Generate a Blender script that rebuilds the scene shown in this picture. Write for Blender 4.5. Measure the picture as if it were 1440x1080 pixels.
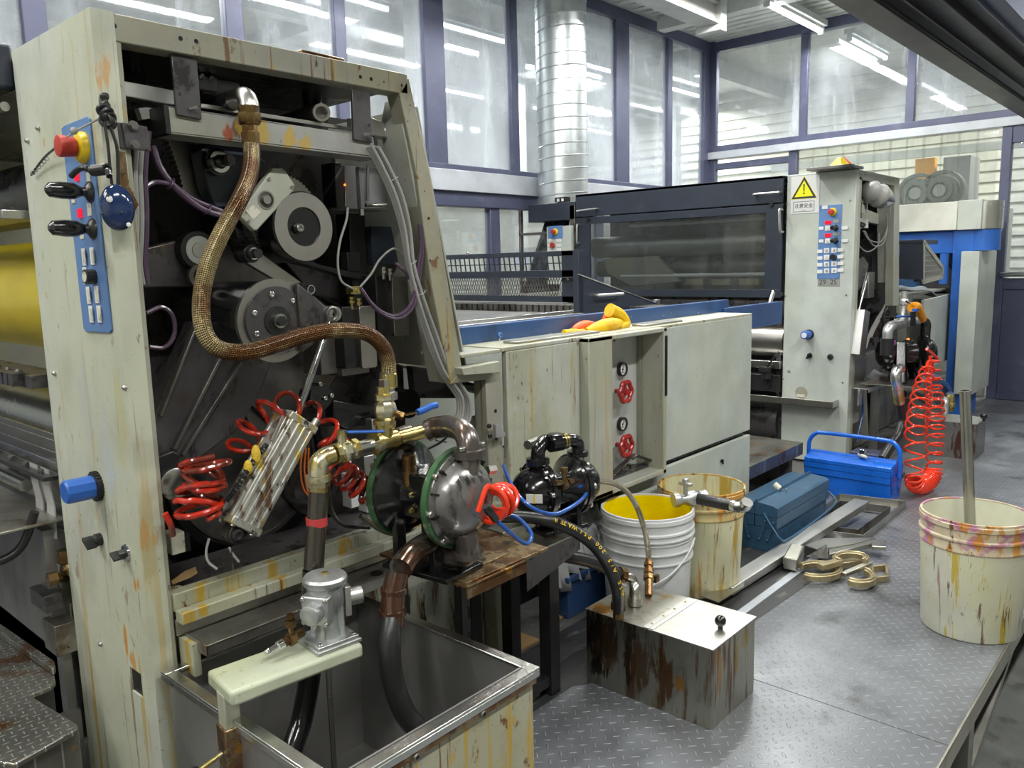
import bpy, bmesh, math, random
from mathutils import Vector, Matrix
random.seed(7)
scn = bpy.context.scene
COL = scn.collection
for o in list(bpy.data.objects): bpy.data.objects.remove(o)

# ------------------------------------------------------------------ camera
CR = Vector((0.66411927, -0.74723073, -0.02432776))      # right
CD = Vector((-0.1263603, -0.080115, -0.98874398))        # down
CF = Vector((0.73687086, 0.65971799, -0.14762622))       # forward
FPX = 1129.78
CAM = Vector((0, 0, 1.2))
cd = bpy.data.cameras.new('camera'); cam = bpy.data.objects.new('camera', cd); COL.objects.link(cam)
m = Matrix.Identity(4)
for i in range(3):
    m[i][0] = CR[i]; m[i][1] = -CD[i]; m[i][2] = -CF[i]; m[i][3] = CAM[i]
cam.matrix_world = m
cd.sensor_width = 36; cd.lens = FPX/1440*36; cd.clip_start = 0.02; cd.clip_end = 100
scn.camera = cam
scn.view_settings.view_transform = 'Standard'; scn.view_settings.look = 'None'
scn.view_settings.gamma = 1; scn.view_settings.use_curve_mapping = False
scn.view_settings.exposure = -0.12

# ------------------------------------------------------------------ world and large lights
w = bpy.data.worlds.new('world'); scn.world = w; w.use_nodes = True
w.node_tree.nodes['Background'].inputs[0].default_value = (0.92, 0.95, 1.0, 1)
w.node_tree.nodes['Background'].inputs[1].default_value = 0.55

def area(name, loc, sx, sy, power, rot=(0, 0, 0), col=(1.0, 1.0, 0.955)):
    l = bpy.data.lights.new(name, 'AREA'); l.shape = 'RECTANGLE'; l.size = sx; l.size_y = sy
    l.energy = power; l.color = col
    o = bpy.data.objects.new(name, l); COL.objects.link(o); o.location = loc; o.rotation_euler = rot
    return o
# rows of ceiling tubes over the aisle and over the press line (fixtures of the ones in view are built below)
for i, x in enumerate((-1.6, 0.6, 2.8, 5.0)):
    area('aisle_tube_light', (x, -0.4, 3.14), 1.25, 0.12, 62)
    area('aisle_tube_light', (x, 1.95, 3.14), 1.25, 0.12, 40)
    area('press_tube_light', (x+0.7, 2.86, 3.08), 1.25, 0.12, 40)
area('press_tube_light', (6.9, 2.86, 3.08), 1.0, 0.12, 30)
for x in (2.0, 5.0, 8.0, 11.0):
    area('hall_tube_light', (x, 6.2, 3.36), 1.4, 0.3, 190)
for y in (-1.0, 1.2, 3.4):
    area('back_room_light', (9.4, y, 3.3), 1.4, 0.3, 85)

# ------------------------------------------------------------------ pixel (1440x1080) -> point on a plane
def ray(px, py): return CR*((px-720)/FPX) + CD*((py-540)/FPX) + CF
def hit(px, py, ax, v):
    d = ray(px, py); return CAM + d*((v-CAM[ax])/d[ax])
def onX(px, py, v): return hit(px, py, 0, v)
def onY(px, py, v): return hit(px, py, 1, v)
def onZ(px, py, v=0.0): return hit(px, py, 2, v)
V = Vector
EX, EY, EZ = V((1, 0, 0)), V((0, 1, 0)), V((0, 0, 1))

# ------------------------------------------------------------------ mesh builder
def catmull(pts, n):
    P = [V(p) for p in pts]
    if len(P) < 3 or n < 2: return P
    P = [P[0]*2-P[1]] + P + [P[-1]*2-P[-2]]
    out = []
    for i in range(1, len(P)-2):
        a, b, c, d = P[i-1:i+3]
        for k in range(n):
            t = k/n
            out.append(0.5*((2*b)+(c-a)*t+(2*a-5*b+4*c-d)*t*t+(3*b-a-3*c+d)*t*t*t))
    out.append(P[-2])
    return out
def basis(d):
    d = V(d).normalized()
    u = EZ if abs(d.z) < 0.9 else EX
    a = d.cross(u).normalized(); b = d.cross(a).normalized()
    return a, b, d
class MB:
    def __init__(s): s.v = []; s.f = []; s.m = []; s.u = []; s.mi = 0
    def mat(s, i): s.mi = i; return s
    def add(s, vs, fs, uvs=None):
        o = len(s.v); s.v += [V(p) for p in vs]
        for k, f in enumerate(fs):
            s.f.append([i+o for i in f]); s.m.append(s.mi); s.u.append(uvs[k] if uvs else None)
        return s
    def boxf(s, c, ax, ay, az, sx, sy, sz):
        c = V(c); ax = V(ax)*sx/2; ay = V(ay)*sy/2; az = V(az)*sz/2
        vs = [c+ax*i+ay*j+az*k for i in (-1, 1) for j in (-1, 1) for k in (-1, 1)]
        return s.add(vs, [(0,1,3,2),(4,6,7,5),(0,4,5,1),(2,3,7,6),(0,2,6,4),(1,5,7,3)])
    def box(s, lo, hi):
        lo = V(lo); hi = V(hi)
        return s.boxf((lo+hi)/2, EX, EY, EZ, hi.x-lo.x, hi.y-lo.y, hi.z-lo.z)
    def prism(s, pts, off):
        n = len(pts); off = V(off); P = [V(p) for p in pts]
        return s.add(P+[p+off for p in P], [tuple(range(n)), tuple(range(2*n-1, n-1, -1))] +
                     [(i, (i+1) % n, (i+1) % n+n, i+n) for i in range(n)])
    def lathe(s, c, axis, prof, seg=32, caps=True):
        a, b, d = basis(axis); c = V(c); vs = []; fs = []
        n = len(prof)
        for (r, h) in prof:
            for k in range(seg):
                t = 2*math.pi*k/seg
                vs.append(c+d*h+(a*math.cos(t)+b*math.sin(t))*max(r, 1e-5))
        for i in range(n-1):
            for k in range(seg):
                k2 = (k+1) % seg
                fs.append((i*seg+k, i*seg+k2, (i+1)*seg+k2, (i+1)*seg+k))
        if caps:
            fs.append(tuple(range(seg))); fs.append(tuple(range((n-1)*seg+seg-1, (n-1)*seg-1, -1)))
        return s.add(vs, fs)
    def cyl(s, p0, p1, r, r1=None, seg=24):
        p0 = V(p0); p1 = V(p1); L = (p1-p0).length
        return s.lathe(p0, p1-p0, [(r, 0), (r if r1 is None else r1, L)], seg)
    def tube(s, pts, r, seg=12, n=8):
        P = catmull(pts, n); N = len(P)
        if N < 2: return s
        a, b, d = basis(P[1]-P[0]); vs = []; fs = []; uv = []; L = [0.0]
        for i in range(1, N): L.append(L[-1]+(P[i]-P[i-1]).length)
        for i in range(N):
            t = (P[min(i+1, N-1)]-P[max(i-1, 0)]).normalized()
            a = (a - t*a.dot(t)).normalized(); b = t.cross(a)
            rr = r(L[i]/L[-1]) if callable(r) else r
            for k in range(seg):
                q = 2*math.pi*k/seg
                vs.append(P[i]+(a*math.cos(q)+b*math.sin(q))*rr)
        r0 = r(0.5) if callable(r) else r
        for i in range(N-1):
            for k in range(seg):
                k2 = (k+1) % seg
                fs.append((i*seg+k, i*seg+k2, (i+1)*seg+k2, (i+1)*seg+k))
                y0 = k/seg*6.2832*r0; y1 = (k+1)/seg*6.2832*r0
                uv.append(((L[i], y0), (L[i], y1), (L[i+1], y1), (L[i+1], y0)))
        fs.append(tuple(range(seg))); uv.append(((0, 0),)*seg)
        fs.append(tuple(range(N*seg-1, (N-1)*seg-1, -1))); uv.append(((0, 0),)*seg)
        return s.add(vs, fs, uv)
    def helix(s, path, R, turns, r, seg=8, per=18, ph=0.0):
        P = catmull(path, 12); L = [0.0]
        for i in range(1, len(P)): L.append(L[-1]+(P[i]-P[i-1]).length)
        a, b, d = basis(P[1]-P[0]); out = []; N = int(turns*per); j = 0; 
        for i in range(N+1):
            t = i/N; l = t*L[-1]
            while j < len(L)-2 and L[j+1] < l: j += 1
            f = (l-L[j])/max(L[j+1]-L[j], 1e-9); p = P[j].lerp(P[j+1], f); T = (P[j+1]-P[j]).normalized()
            a = (a-T*a.dot(T)).normalized(); b = T.cross(a)
            q = ph+2*math.pi*i/per; RR = R(t) if callable(R) else R
            out.append(p+(a*math.cos(q)+b*math.sin(q))*RR)
        return s.tube(out, r, seg, 1)
    def ball(s, c, r, seg=20, sc=(1, 1, 1)):
        n = seg//2; vs = []; fs = []; c = V(c)
        for i in range(n+1):
            th = math.pi*i/n
            for k in range(seg):
                q = 2*math.pi*k/seg; rr = max(math.sin(th), 1e-4)
                vs.append(c+V((rr*math.cos(q)*sc[0], rr*math.sin(q)*sc[1], math.cos(th)*sc[2]))*r)
        for i in range(n):
            for k in range(seg):
                k2 = (k+1) % seg; fs.append((i*seg+k, (i+1)*seg+k, (i+1)*seg+k2, i*seg+k2))
        return s.add(vs, fs)
    def torus(s, c, axis, R, r, seg=32, ss=8):
        a, b, d = basis(axis); c = V(c)
        vs = [c+(a*math.cos(2*math.pi*i/seg)+b*math.sin(2*math.pi*i/seg))*(R+r*math.cos(2*math.pi*k/ss))+d*r*math.sin(2*math.pi*k/ss) for i in range(seg) for k in range(ss)]
        fs = [(i*ss+k, i*ss+(k+1) % ss, ((i+1) % seg)*ss+(k+1) % ss, ((i+1) % seg)*ss+k) for i in range(seg) for k in range(ss)]
        return s.add(vs, fs)
    def hexn(s, c, axis, r, h): return s.lathe(c, axis, [(r, 0), (r, h)], 6)
    def bolt(s, c, axis, r, h=None):
        h = h or r*0.9; return s.lathe(c, axis, [(r, 0), (r, h*.8), (r*.8, h), (r*.5, h), (r*.45, h*.5)], 12)
    def ring(s, c, axis, ro, ri, h, seg=40):
        return s.lathe(c, axis, [(ri, 0), (ro, 0), (ro, h), (ri, h), (ri, 0)], seg, caps=False)
    def build(s, name, mats, parent=None, bevel=0, root=None, angle=35):
        base = V((0, 0, 0))
        p = parent
        while p is not None: base = base + p.location; p = p.parent
        if root is not None: base = V(root)
        me = bpy.data.meshes.new(name)
        me.from_pydata([tuple(v-base) for v in s.v], [], s.f)
        if not isinstance(mats, (list, tuple)): mats = [mats]
        for mt in mats: me.materials.append(mt)
        ul = me.uv_layers.new(name='UVMap')
        for pi, pl in enumerate(me.polygons):
            pl.material_index = min(s.m[pi], len(mats)-1)
            if s.u[pi]:
                for k, li in enumerate(pl.loop_indices): ul.data[li].uv = s.u[pi][k % len(s.u[pi])]
        bm = bmesh.new(); bm.from_mesh(me); bmesh.ops.recalc_face_normals(bm, faces=bm.faces); bm.to_mesh(me); bm.free()
        me.polygons.foreach_set('use_smooth', [True]*len(me.polygons)); me.set_sharp_from_angle(angle=math.radians(angle))
        o = bpy.data.objects.new(name, me); COL.objects.link(o)
        if parent is not None: o.parent = parent
        elif root is not None: o.location = base
        if bevel:
            b = o.modifiers.new('bevel', 'BEVEL'); b.width = bevel; b.segments = 2; b.limit_method = 'ANGLE'; b.angle_limit = math.radians(50)
        return o
def tag(o, label, cat, group=None):
    o['label'] = label; o['category'] = cat
    if group: o['group'] = group
    return o
def thing(name, label, cat, loc, group=None):
    o = bpy.data.objects.new(name, None); COL.objects.link(o); o.location = loc; o.empty_display_size = .05
    return tag(o, label, cat, group)
def struct(o): o['kind'] = 'structure'; return o
def copy_thing(o, delta, label=None, group=None):
    def cp(q, par):
        c = q.copy(); COL.objects.link(c); c.parent = par
        for ch in [x for x in COL.objects if x.parent == q]: cp(ch, c)
        return c
    c = cp(o, None); c.location = V(o.location)+V(delta)
    if label: c['label'] = label
    if group: c['group'] = group
    return c
FONT = bpy.data.fonts.load('<builtin>')
def text(name, body, c, ax, ay, size, mt, parent, depth=0.0006, ext=1.0):
    cu = bpy.data.curves.new(name, 'FONT'); cu.body = body; cu.size = size; cu.font = FONT
    cu.align_x = 'CENTER'; cu.align_y = 'CENTER'; cu.extrude = depth; cu.resolution_u = 3
    t = bpy.data.objects.new(name, cu); COL.objects.link(t)
    bpy.context.view_layer.update()
    me = bpy.data.meshes.new_from_object(t.evaluated_get(bpy.context.evaluated_depsgraph_get()))
    bpy.data.objects.remove(t)
    ax = V(ax).normalized(); ay = V(ay).normalized(); az = ax.cross(ay)
    base = V((0, 0, 0)); p = parent
    while p is not None: base = base+p.location; p = p.parent
    for v in me.vertices:
        q = v.co; v.co = V(c)+ax*q.x*ext+ay*q.y+az*q.z-base
    me.materials.clear(); me.materials.append(mt)
    o = bpy.data.objects.new(name, me); COL.objects.link(o); o.parent = parent
    return o

# ------------------------------------------------------------------ materials
class NT:
    def __init__(s, name):
        s.m = bpy.data.materials.new(name); s.m.use_nodes = True; s.t = s.m.node_tree; s.t.nodes.clear()
        s.out = s.n('ShaderNodeOutputMaterial')
    def n(s, t, **k):
        x = s.t.nodes.new(t)
        for a, b in k.items(): setattr(x, a, b)
        return x
    def l(s, a, b): s.t.links.new(a, b)
    def put(s, sock, v):
        if isinstance(v, bpy.types.NodeSocket): s.l(v, sock)
        elif isinstance(v, (tuple, list)) and len(v) == 3 and sock.type == 'RGBA': sock.default_value = (*v, 1)
        else: sock.default_value = v
    def math(s, op, a, b=0.0, c=None):
        x = s.n('ShaderNodeMath', operation=op); s.put(x.inputs[0], a); s.put(x.inputs[1], b)
        if c is not None: s.put(x.inputs[2], c)
        return x.outputs[0]
    def coord(s, kind='Object'): return s.n('ShaderNodeTexCoord').outputs[kind]
    def noise(s, vec, scale=(1, 1, 1), sc=1.0, detail=4, rough=.55, dist=0.0, off=(0, 0, 0)):
        mp = s.n('ShaderNodeMapping'); s.l(vec, mp.inputs[0]); mp.inputs['Scale'].default_value = scale; mp.inputs['Location'].default_value = off
        x = s.n('ShaderNodeTexNoise'); s.l(mp.outputs[0], x.inputs['Vector']); x.inputs['Scale'].default_value = sc
        x.inputs['Detail'].default_value = detail; x.inputs['Roughness'].default_value = rough; x.inputs['Distortion'].default_value = dist
        return x.outputs[0]
    def ramp(s, v, lo, hi, a=0.0, b=1.0):
        x = s.n('ShaderNodeMapRange', interpolation_type='SMOOTHSTEP'); s.put(x.inputs[0], v)
        x.inputs[1].default_value = lo; x.inputs[2].default_value = hi; x.inputs[3].default_value = a; x.inputs[4].default_value = b
        return x.outputs[0]
    def mix(s, f, a, b):
        x = s.n('ShaderNodeMix', data_type='RGBA'); s.put(x.inputs['Factor'], f)
        s.put(x.inputs['A'], a); s.put(x.inputs['B'], b)
        return x.outputs['Result']
    def bump(s, h, dist=.001, st=1.0, nrm=None):
        x = s.n('ShaderNodeBump'); s.put(x.inputs['Height'], h); x.inputs['Distance'].default_value = dist; x.inputs['Strength'].default_value = st
        if nrm is not None: s.l(nrm, x.inputs['Normal'])
        return x.outputs[0]
    def bsdf(s, base, rough=.5, metal=0.0, normal=None, coat=0.0, spec=.5, emis=None, est=0.0):
        b = s.n('ShaderNodeBsdfPrincipled'); s.put(b.inputs['Base Color'], base); s.put(b.inputs['Roughness'], rough); s.put(b.inputs['Metallic'], metal)
        s.put(b.inputs['Specular IOR Level'], spec); b.inputs['Coat Weight'].default_value = coat; b.inputs['Coat Roughness'].default_value = .15
        if normal is not None: s.l(normal, b.inputs['Normal'])
        if emis: s.put(b.inputs['Emission Color'], emis); b.inputs['Emission Strength'].default_value = est
        s.l(b.outputs[0], s.out.inputs[0]); return b
_off = [0]
def surf(name, base, rough=.5, metal=0.0, layers=(), bump=None, coat=0.0, spots=(), spec=.5, var=.06, rvar=.08):
    """layers: (colour, scale vec, lo, hi, strength[, rough]); spots: (centre, radii, colour, strength)"""
    t = NT(name); co = t.coord(); _off[0] += 3.7
    g = t.noise(co, (1, 1, 1), 6, 5, off=(_off[0], 0, 0))
    c = t.mix(t.ramp(g, .3, .7), tuple(x*(1-var*2) for x in base), tuple(min(1, x*(1+var)) for x in base))
    r = t.math('ADD', t.math('MULTIPLY', g, rvar*2), rough-rvar)
    for i, L in enumerate(layers):
        colr, sc, lo, hi, st = L[:5]
        nz = t.noise(co, sc, 1.0, 6, .62, 0.25, off=(_off[0]+i*5.1, i*2.3, 0))
        f = t.ramp(nz, lo, hi, 0, st)
        c = t.mix(f, c, colr)
        if len(L) > 5: r = t.math('ADD', t.math('MULTIPLY', r, t.math('SUBTRACT', 1.0, f)), t.math('MULTIPLY', f, L[5]))
    if spots:
        nz = t.noise(co, (1, 1, .22), 42, 5, .65)
        for (cc, rd, colr, st) in spots:
            mp = t.n('ShaderNodeMapping'); t.l(co, mp.inputs[0]); mp.inputs['Scale'].default_value = tuple(1/x for x in rd)
            mp.inputs['Location'].default_value = tuple(-cc[k]/rd[k] for k in range(3))
            ln = t.n('ShaderNodeVectorMath', operation='LENGTH'); t.l(mp.outputs[0], ln.inputs[0])
            d = t.math('ADD', ln.outputs['Value'], t.math('MULTIPLY', t.math('SUBTRACT', nz, .5), 4.2))
            c = t.mix(t.ramp(d, 1.05, .55, 0, st), c, colr)
    nm = None
    if bump:
        sc, dist = bump[:2]; nm = t.bump(t.noise(co, sc if isinstance(sc, tuple) else (sc, sc, sc), 1.0, 4), dist)
    t.bsdf(c, r, metal, nm, coat, spec)
    return t.m
YS = (0.42, 0.27, 0.02); BR = (0.13, 0.05, 0.012); OC = (0.50, 0.22, 0.02); DK = (0.03, 0.028, 0.025)
def painted(name, base, dirt=1.0, drip=1.0, rust=1.0, rough=.42, spots=()):
    return surf(name, base, rough, 0, [
        ((base[0]*.95, base[1]*.93, base[2]*.72), (2.2, 2.2, 1.0), .42, .62, .7*min(1, dirt)),
        ((base[0]*.55, base[1]*.50, base[2]*.40), (5, 5, 3.6), .50, .74, .5*min(1.3, dirt)),
        (YS, (26, 26, 1.3), .60-.03*drip, .68-.03*drip, .75*min(1.2, drip)),
        (YS, (17, 17, 9), .66-.035*drip, .72-.035*drip, .75*min(1.2, drip)),
        (BR, (55, 55, 2.2), .62-.03*rust, .70-.03*rust, .9*min(1.1, rust)),
        (DK, (75, 75, 30), .65, .70, .75*min(1.2, dirt)),
        (BR, (18, 18, 12), .66-.03*rust, .71-.03*rust, .9*min(1.1, rust))], bump=(120, .0003), spots=spots)
def metal(name, base, rough, dirt=.5, rust=0.0, brush=None, coat=0.0, spots=()):
    L = [((base[0]*.35, base[1]*.33, base[2]*.3), (5, 5, 5), .5, .75, dirt, .5)]
    if rust: L += [(BR, (22, 22, 2.2), .52, .62, rust, .45), (OC, (30, 30, 3), .64, .72, rust*.8, .4), (DK, (40, 40, 5), .63, .7, rust*.7, .35)]
    return surf(name, base, rough, 1.0, L, bump=(brush or 90, .0002), coat=coat, spots=spots)
M = {}
PAINT = (0.43, 0.445, 0.39)
M['press_paint'] = painted('press_paint', PAINT, 1.0, .8, .8)
M['press_paint_clean'] = painted('press_paint_clean', (0.47, 0.505, 0.465), .35, .10, .08, .38)
M['press_paint_mid'] = painted('press_paint_mid', (0.38, 0.39, 0.345), .9, .5, .35)
M['frame_grime'] = painted('frame_grime', (0.30, 0.295, 0.25), 1.3, .7, .9)
M['sill_paint'] = painted('sill_paint', (0.38, 0.39, 0.32), 1.2, 1.2, 1.2)
M['tank_paint'] = painted('tank_paint', (0.36, 0.35, 0.28), 1.4, 2.2, 2.4)
M['blue_panel'] = surf('blue_panel', (0.10, 0.20, 0.42), .38, 0, [((.05, .09, .2), (20, 20, 20), .6, .72, .5)])
M['blue_beam'] = surf('blue_beam', (0.035, 0.085, 0.22), .32, 0, [((.35, .4, .5), (40, 40, 40), .72, .76, .8), ((.02, .03, .06), (8, 8, 3), .5, .75, .6)], bump=(60, .0003))
M['blue_body'] = surf('blue_body', (0.03, 0.13, 0.48), .35, 0, [((.02, .05, .2), (4, 4, 3), .55, .75, .4)])
M['tool_blue'] = surf('tool_blue', (0.006, 0.115, 0.56), .28, 0, [((.003, .05, .3), (20, 20, 20), .55, .7, .4)], coat=.2)
M['tool_navy'] = surf('tool_navy', (0.028, 0.085, 0.16), .38, 0, [((.10, .16, .22), (18, 18, 30), .55, .7, .5), (DK, (60, 60, 60), .68, .74, .7)], coat=.1)
M['navy_cover'] = surf('navy_cover', (0.027, 0.034, 0.050), .36, 0, [((.10, .11, .13), (6, 6, 9), .58, .75, .35), ((.2, .2, .2), (50, 9, 50), .70, .74, .4)], bump=(60, .0002))
M['iron'] = surf('iron', (0.085, 0.080, 0.084), .36, .45, [((.13, .125, .13), (6, 6, 4), .48, .74, .7, .42), ((.22, .21, .20), (40, 8, 14), .66, .74, .5), ((.09, .055, .03), (4, 4, 6), .58, .7, .6), (DK, (14, 14, 10), .5, .62, .7, .15)], bump=(35, .0008))
M['iron_dark'] = surf('iron_dark', (0.03, 0.03, 0.032), .28, .3, [((.06, .06, .065), (7, 7, 7), .52, .75, .6, .5)], bump=(50, .0006))
M['casting'] = surf('casting', (0.20, 0.19, 0.18), .38, .75, [(DK, (5, 5, 4), .45, .65, .8, .2), ((.24, .22, .20), (30, 30, 22), .62, .75, .5), ((.12, .07, .035), (6, 6, 5), .6, .72, .6)], bump=(45, .0006))
M['black'] = surf('black', (0.012, 0.012, 0.013), .35, 0, [((.05, .05, .05), (30, 30, 30), .6, .75, .4)])
M['black_gloss'] = surf('black_gloss', (0.008, 0.008, 0.009), .14, 0, [((.03, .03, .03), (12, 12, 12), .55, .7, .5, .35)], bump=(70, .0005), coat=.3)
M['rubber'] = surf('rubber', (0.016, 0.016, 0.017), .34, 0, [((.06, .055, .05), (20, 20, 8), .55, .72, .5), (BR, (40, 40, 8), .68, .74, .5, .2)], bump=(80, .0006))
M['steel'] = metal('steel', (0.50, 0.49, 0.46), .30, .45)
M['steel_bright'] = metal('steel_bright', (0.66, 0.66, 0.63), .25, .2)
M['chrome'] = metal('chrome', (0.72, 0.73, 0.72), .10, .1)
M['ring_steel'] = metal('ring_steel', (0.44, 0.42, 0.39), .34, .6, brush=(60))
M['tank_steel'] = surf('tank_steel', (0.33, 0.325, 0.315), .36, .7, [((.10, .10, .105), (3, 3, 2), .45, .7, .8), ((.30, .30, .29), (10, 10, 2), .6, .75, .4)], bump=(40, .0002))
M['box_steel'] = metal('box_steel', (0.46, 0.45, 0.38), .33, .5, .85)
M['box_top'] = metal('box_top', (0.50, 0.50, 0.46), .42, .5)
M['rust_plate'] = surf('rust_plate', (0.28, 0.20, 0.11), .30, .7, [(BR, (14, 14, 14), .42, .6, .95, .22), (OC, (22, 22, 22), .62, .7, .8, .3), (DK, (18, 18, 18), .56, .66, .9, .2)], bump=(60, .0008), coat=.2)
M['drip_steel'] = surf('drip_steel', (0.36, 0.35, 0.31), .30, .8, [(BR, (9, 9, 9), .56, .7, .9, .25), ((.14, .13, .11), (5, 5, 5), .45, .65, .8, .35), (DK, (25, 25, 25), .68, .74, .9, .2)], bump=(50, .0004))
M['brass'] = surf('brass', (0.52, 0.42, 0.15), .26, .9, [((.70, .68, .55), (20, 20, 20), .5, .62, .8), (BR, (26, 26, 20), .58, .68, .85, .3), ((.55, .45, .05), (30, 30, 12), .66, .72, .8, .4)], bump=(70, .0005))
M['brass_brown'] = surf('brass_brown', (0.25, 0.16, 0.06), .24, .9, [(BR, (20, 20, 20), .45, .6, .8, .3), (DK, (24, 24, 20), .6, .7, .8, .2)], bump=(70, .0006), coat=.3)
M['pipe_oily'] = surf('pipe_oily', (0.36, 0.35, 0.32), .20, .9, [(BR, (16, 16, 12), .46, .58, .85, .2), (OC, (22, 22, 12), .62, .72, .7, .3), (DK, (14, 14, 10), .58, .68, .9, .15)], coat=.4)
M['rusty_hose'] = surf('rusty_hose', (0.055, 0.02, 0.009), .18, .3, [(DK, (14, 14, 9), .42, .58, .95, .15), ((.28, .12, .04), (20, 20, 14), .62, .72, .5)], coat=.5)
M['galv'] = surf('galv', (0.62, 0.66, 0.67), .30, .75, [((.42, .46, .48), (7, 7, 3), .45, .65, .6, .4), ((.75, .78, .78), (60, 60, 60), .6, .7, .3)], bump=(30, .0005))
M['alu'] = metal('alu', (0.62, 0.62, 0.60), .38, .25)
M['alu_dirty'] = surf('alu_dirty', (0.52, 0.52, 0.48), .36, .6, [(BR, (30, 30, 8), .53, .62, .85, .3), ((.50, .38, .03), (24, 24, 5), .56, .64, .85, .35), (DK, (40, 40, 22), .60, .66, .9, .25)], bump=(60, .0003))
M['pneu'] = surf('pneu', (0.50, 0.52, 0.52), .40, .8, [((.3, .3, .27), (20, 20, 20), .5, .7, .5), (YS, (30, 30, 8), .68, .75, .5)], bump=(200, .0006))
M['pump_dome'] = surf('pump_dome', (0.23, 0.22, 0.215), .27, .7, [(DK, (16, 16, 3.5), .52, .62, .9, .15), (BR, (24, 24, 5), .62, .7, .8, .2)], bump=(50, .0005), coat=.25)
M['pump_manifold'] = surf('pump_manifold', (0.13, 0.11, 0.10), .26, .6, [((.28, .24, .21), (8, 8, 8), .5, .65, .8, .35), (BR, (16, 16, 10), .55, .68, .8, .2), (DK, (12, 12, 9), .56, .66, .8)], bump=(60, .0005), coat=.3)
M['green_band'] = surf('green_band', (0.05, 0.13, 0.055), .3, .2, [((.35, .38, .25), (30, 30, 30), .58, .68, .6), (DK, (20, 20, 20), .5, .65, .7)])
M['red_paint'] = surf('red_paint', (0.36, 0.012, 0.014), .3, 0, [((.12, .01, .01), (30, 30, 30), .58, .7, .6)], coat=.3)
M['red_plain'] = surf('red_plain', (0.42, 0.035, 0.02), .45, 0)
M['yellow_plain'] = surf('yellow_plain', (0.75, 0.52, 0.02), .4, 0)
M['yellow_ink'] = surf('yellow_ink', (0.80, 0.66, 0.0), .22, 0, [((.72, .52, .0), (5, 5, 9), .4, .6, .8)])
M['white_plastic'] = surf('white_plastic', (0.66, 0.67, 0.68), .38, 0, [((.45, .43, .36), (4, 4, 7), .56, .72, .5)], var=.02)
M['label_white'] = surf('label_white', (0.68, 0.68, 0.68), .45, 0, var=.01)
M['key_cream'] = surf('key_cream', (0.62, 0.60, 0.50), .45, 0, [((.25, .24, .18), (90, 90, 90), .55, .65, .7)])
M['grey_plastic'] = surf('grey_plastic', (0.28, 0.28, 0.29), .5, 0)
M['cable_grey'] = surf('cable_grey', (0.29, 0.29, 0.275), .42, 0, [(YS, (20, 20, 6), .62, .72, .6)])
M['cable_purple'] = surf('cable_purple', (0.075, 0.045, 0.078), .25, 0, [((.25, .17, .2), (20, 20, 20), .55, .7, .5)], coat=.2)
M['red_hose'] = surf('red_hose', (0.46, 0.022, 0.008), .16, 0, [((.09, .018, .01), (11, 11, 11), .44, .58, .9)], coat=.4)
M['orange_hose'] = surf('orange_hose', (0.80, 0.045, 0.012), .2, 0, coat=.3)
M['blue_hose'] = surf('blue_hose', (0.02, 0.09, 0.36), .22, 0, [((.35, .33, .3), (40, 40, 40), .64, .72, .6), (BR, (20, 20, 20), .62, .7, .7)])
M['frame_purple'] = surf('frame_purple', (0.092, 0.10, 0.165), .36, .3, [((.16, .17, .25), (5, 5, 5), .5, .7, .5)], var=.03)
M['rail_light'] = surf('rail_light', (0.52, 0.55, 0.60), .35, .2)
M['ceiling_panel'] = surf('ceiling_panel', (0.62, 0.63, 0.60), .5, 0, [((.5, .5, .46), (2, 2, 2), .5, .7, .4)])
M['beam_white'] = surf('beam_white', (0.60, 0.61, 0.59), .45, 0)
M['girder'] = surf('girder', (0.045, 0.040, 0.042), .45, .1, [((.15, .13, .12), (3, 20, 20), .58, .72, .5)])
M['concrete'] = surf('concrete', (0.105, 0.105, 0.098), .55, 0, [((.30, .29, .26), (5, 22, 8), .60, .72, .6), (DK, (5, 5, 5), .48, .68, .85, .3), ((.4, .39, .33), (90, 40, 90), .68, .74, .6)], bump=(30, .002))
M['floor_low'] = surf('floor_low', (0.10, 0.105, 0.10), .45, 0, [((.16, .16, .14), (6, 6, 6), .5, .7, .6), (DK, (10, 10, 10), .55, .7, .6)], bump=(25, .001))
M['hall_wall'] = surf('hall_wall', (0.58, 0.58, 0.51), .6, 0)
M['glove_yellow'] = surf('glove_yellow', (0.72, 0.46, 0.0), .45, 0, [((.6, .25, .0), (18, 18, 18), .5, .65, .7)], bump=(60, .001))
M['glove_orange'] = surf('glove_orange', (0.75, 0.10, 0.01), .45, 0)
M['rag_grey'] = surf('rag_grey', (0.25, 0.27, 0.29), .8, 0, [((.12, .12, .13), (20, 20, 20), .5, .7, .5)], bump=(150, .001))
M['cardboard'] = surf('cardboard', (0.38, 0.24, 0.11), .7, 0)
M['gold_cast'] = surf('gold_cast', (0.44, 0.37, 0.22), .36, .75, [((.2, .16, .09), (14, 14, 14), .5, .66, .7)], bump=(80, .0006))
M['scrap_steel'] = metal('scrap_steel', (0.46, 0.45, 0.40), .34, .6)
M['bucket_cream'] = surf('bucket_cream', (0.62, 0.60, 0.40), .42, 0, [(YS, (20, 20, 1.6), .52, .60, .9), (OC, (30, 30, 2.0), .58, .66, .85), (BR, (32, 32, 2.6), .62, .69, .9, .3), (BR, (30, 30, 22), .67, .73, .9)])
M['bucket_white'] = surf('bucket_white', (0.60, 0.60, 0.50), .42, 0, [((.58, .56, .34), (6, 6, 2.5), .50, .66, .6), ((.50, .36, .02), (24, 24, 1.9), .565, .61, .9), ((.25, .06, .16), (34, 34, 1.6), .62, .66, .7), (BR, (36, 36, 3.0), .605, .645, .9, .3), (DK, (80, 80, 30), .64, .69, .6)])
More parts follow.
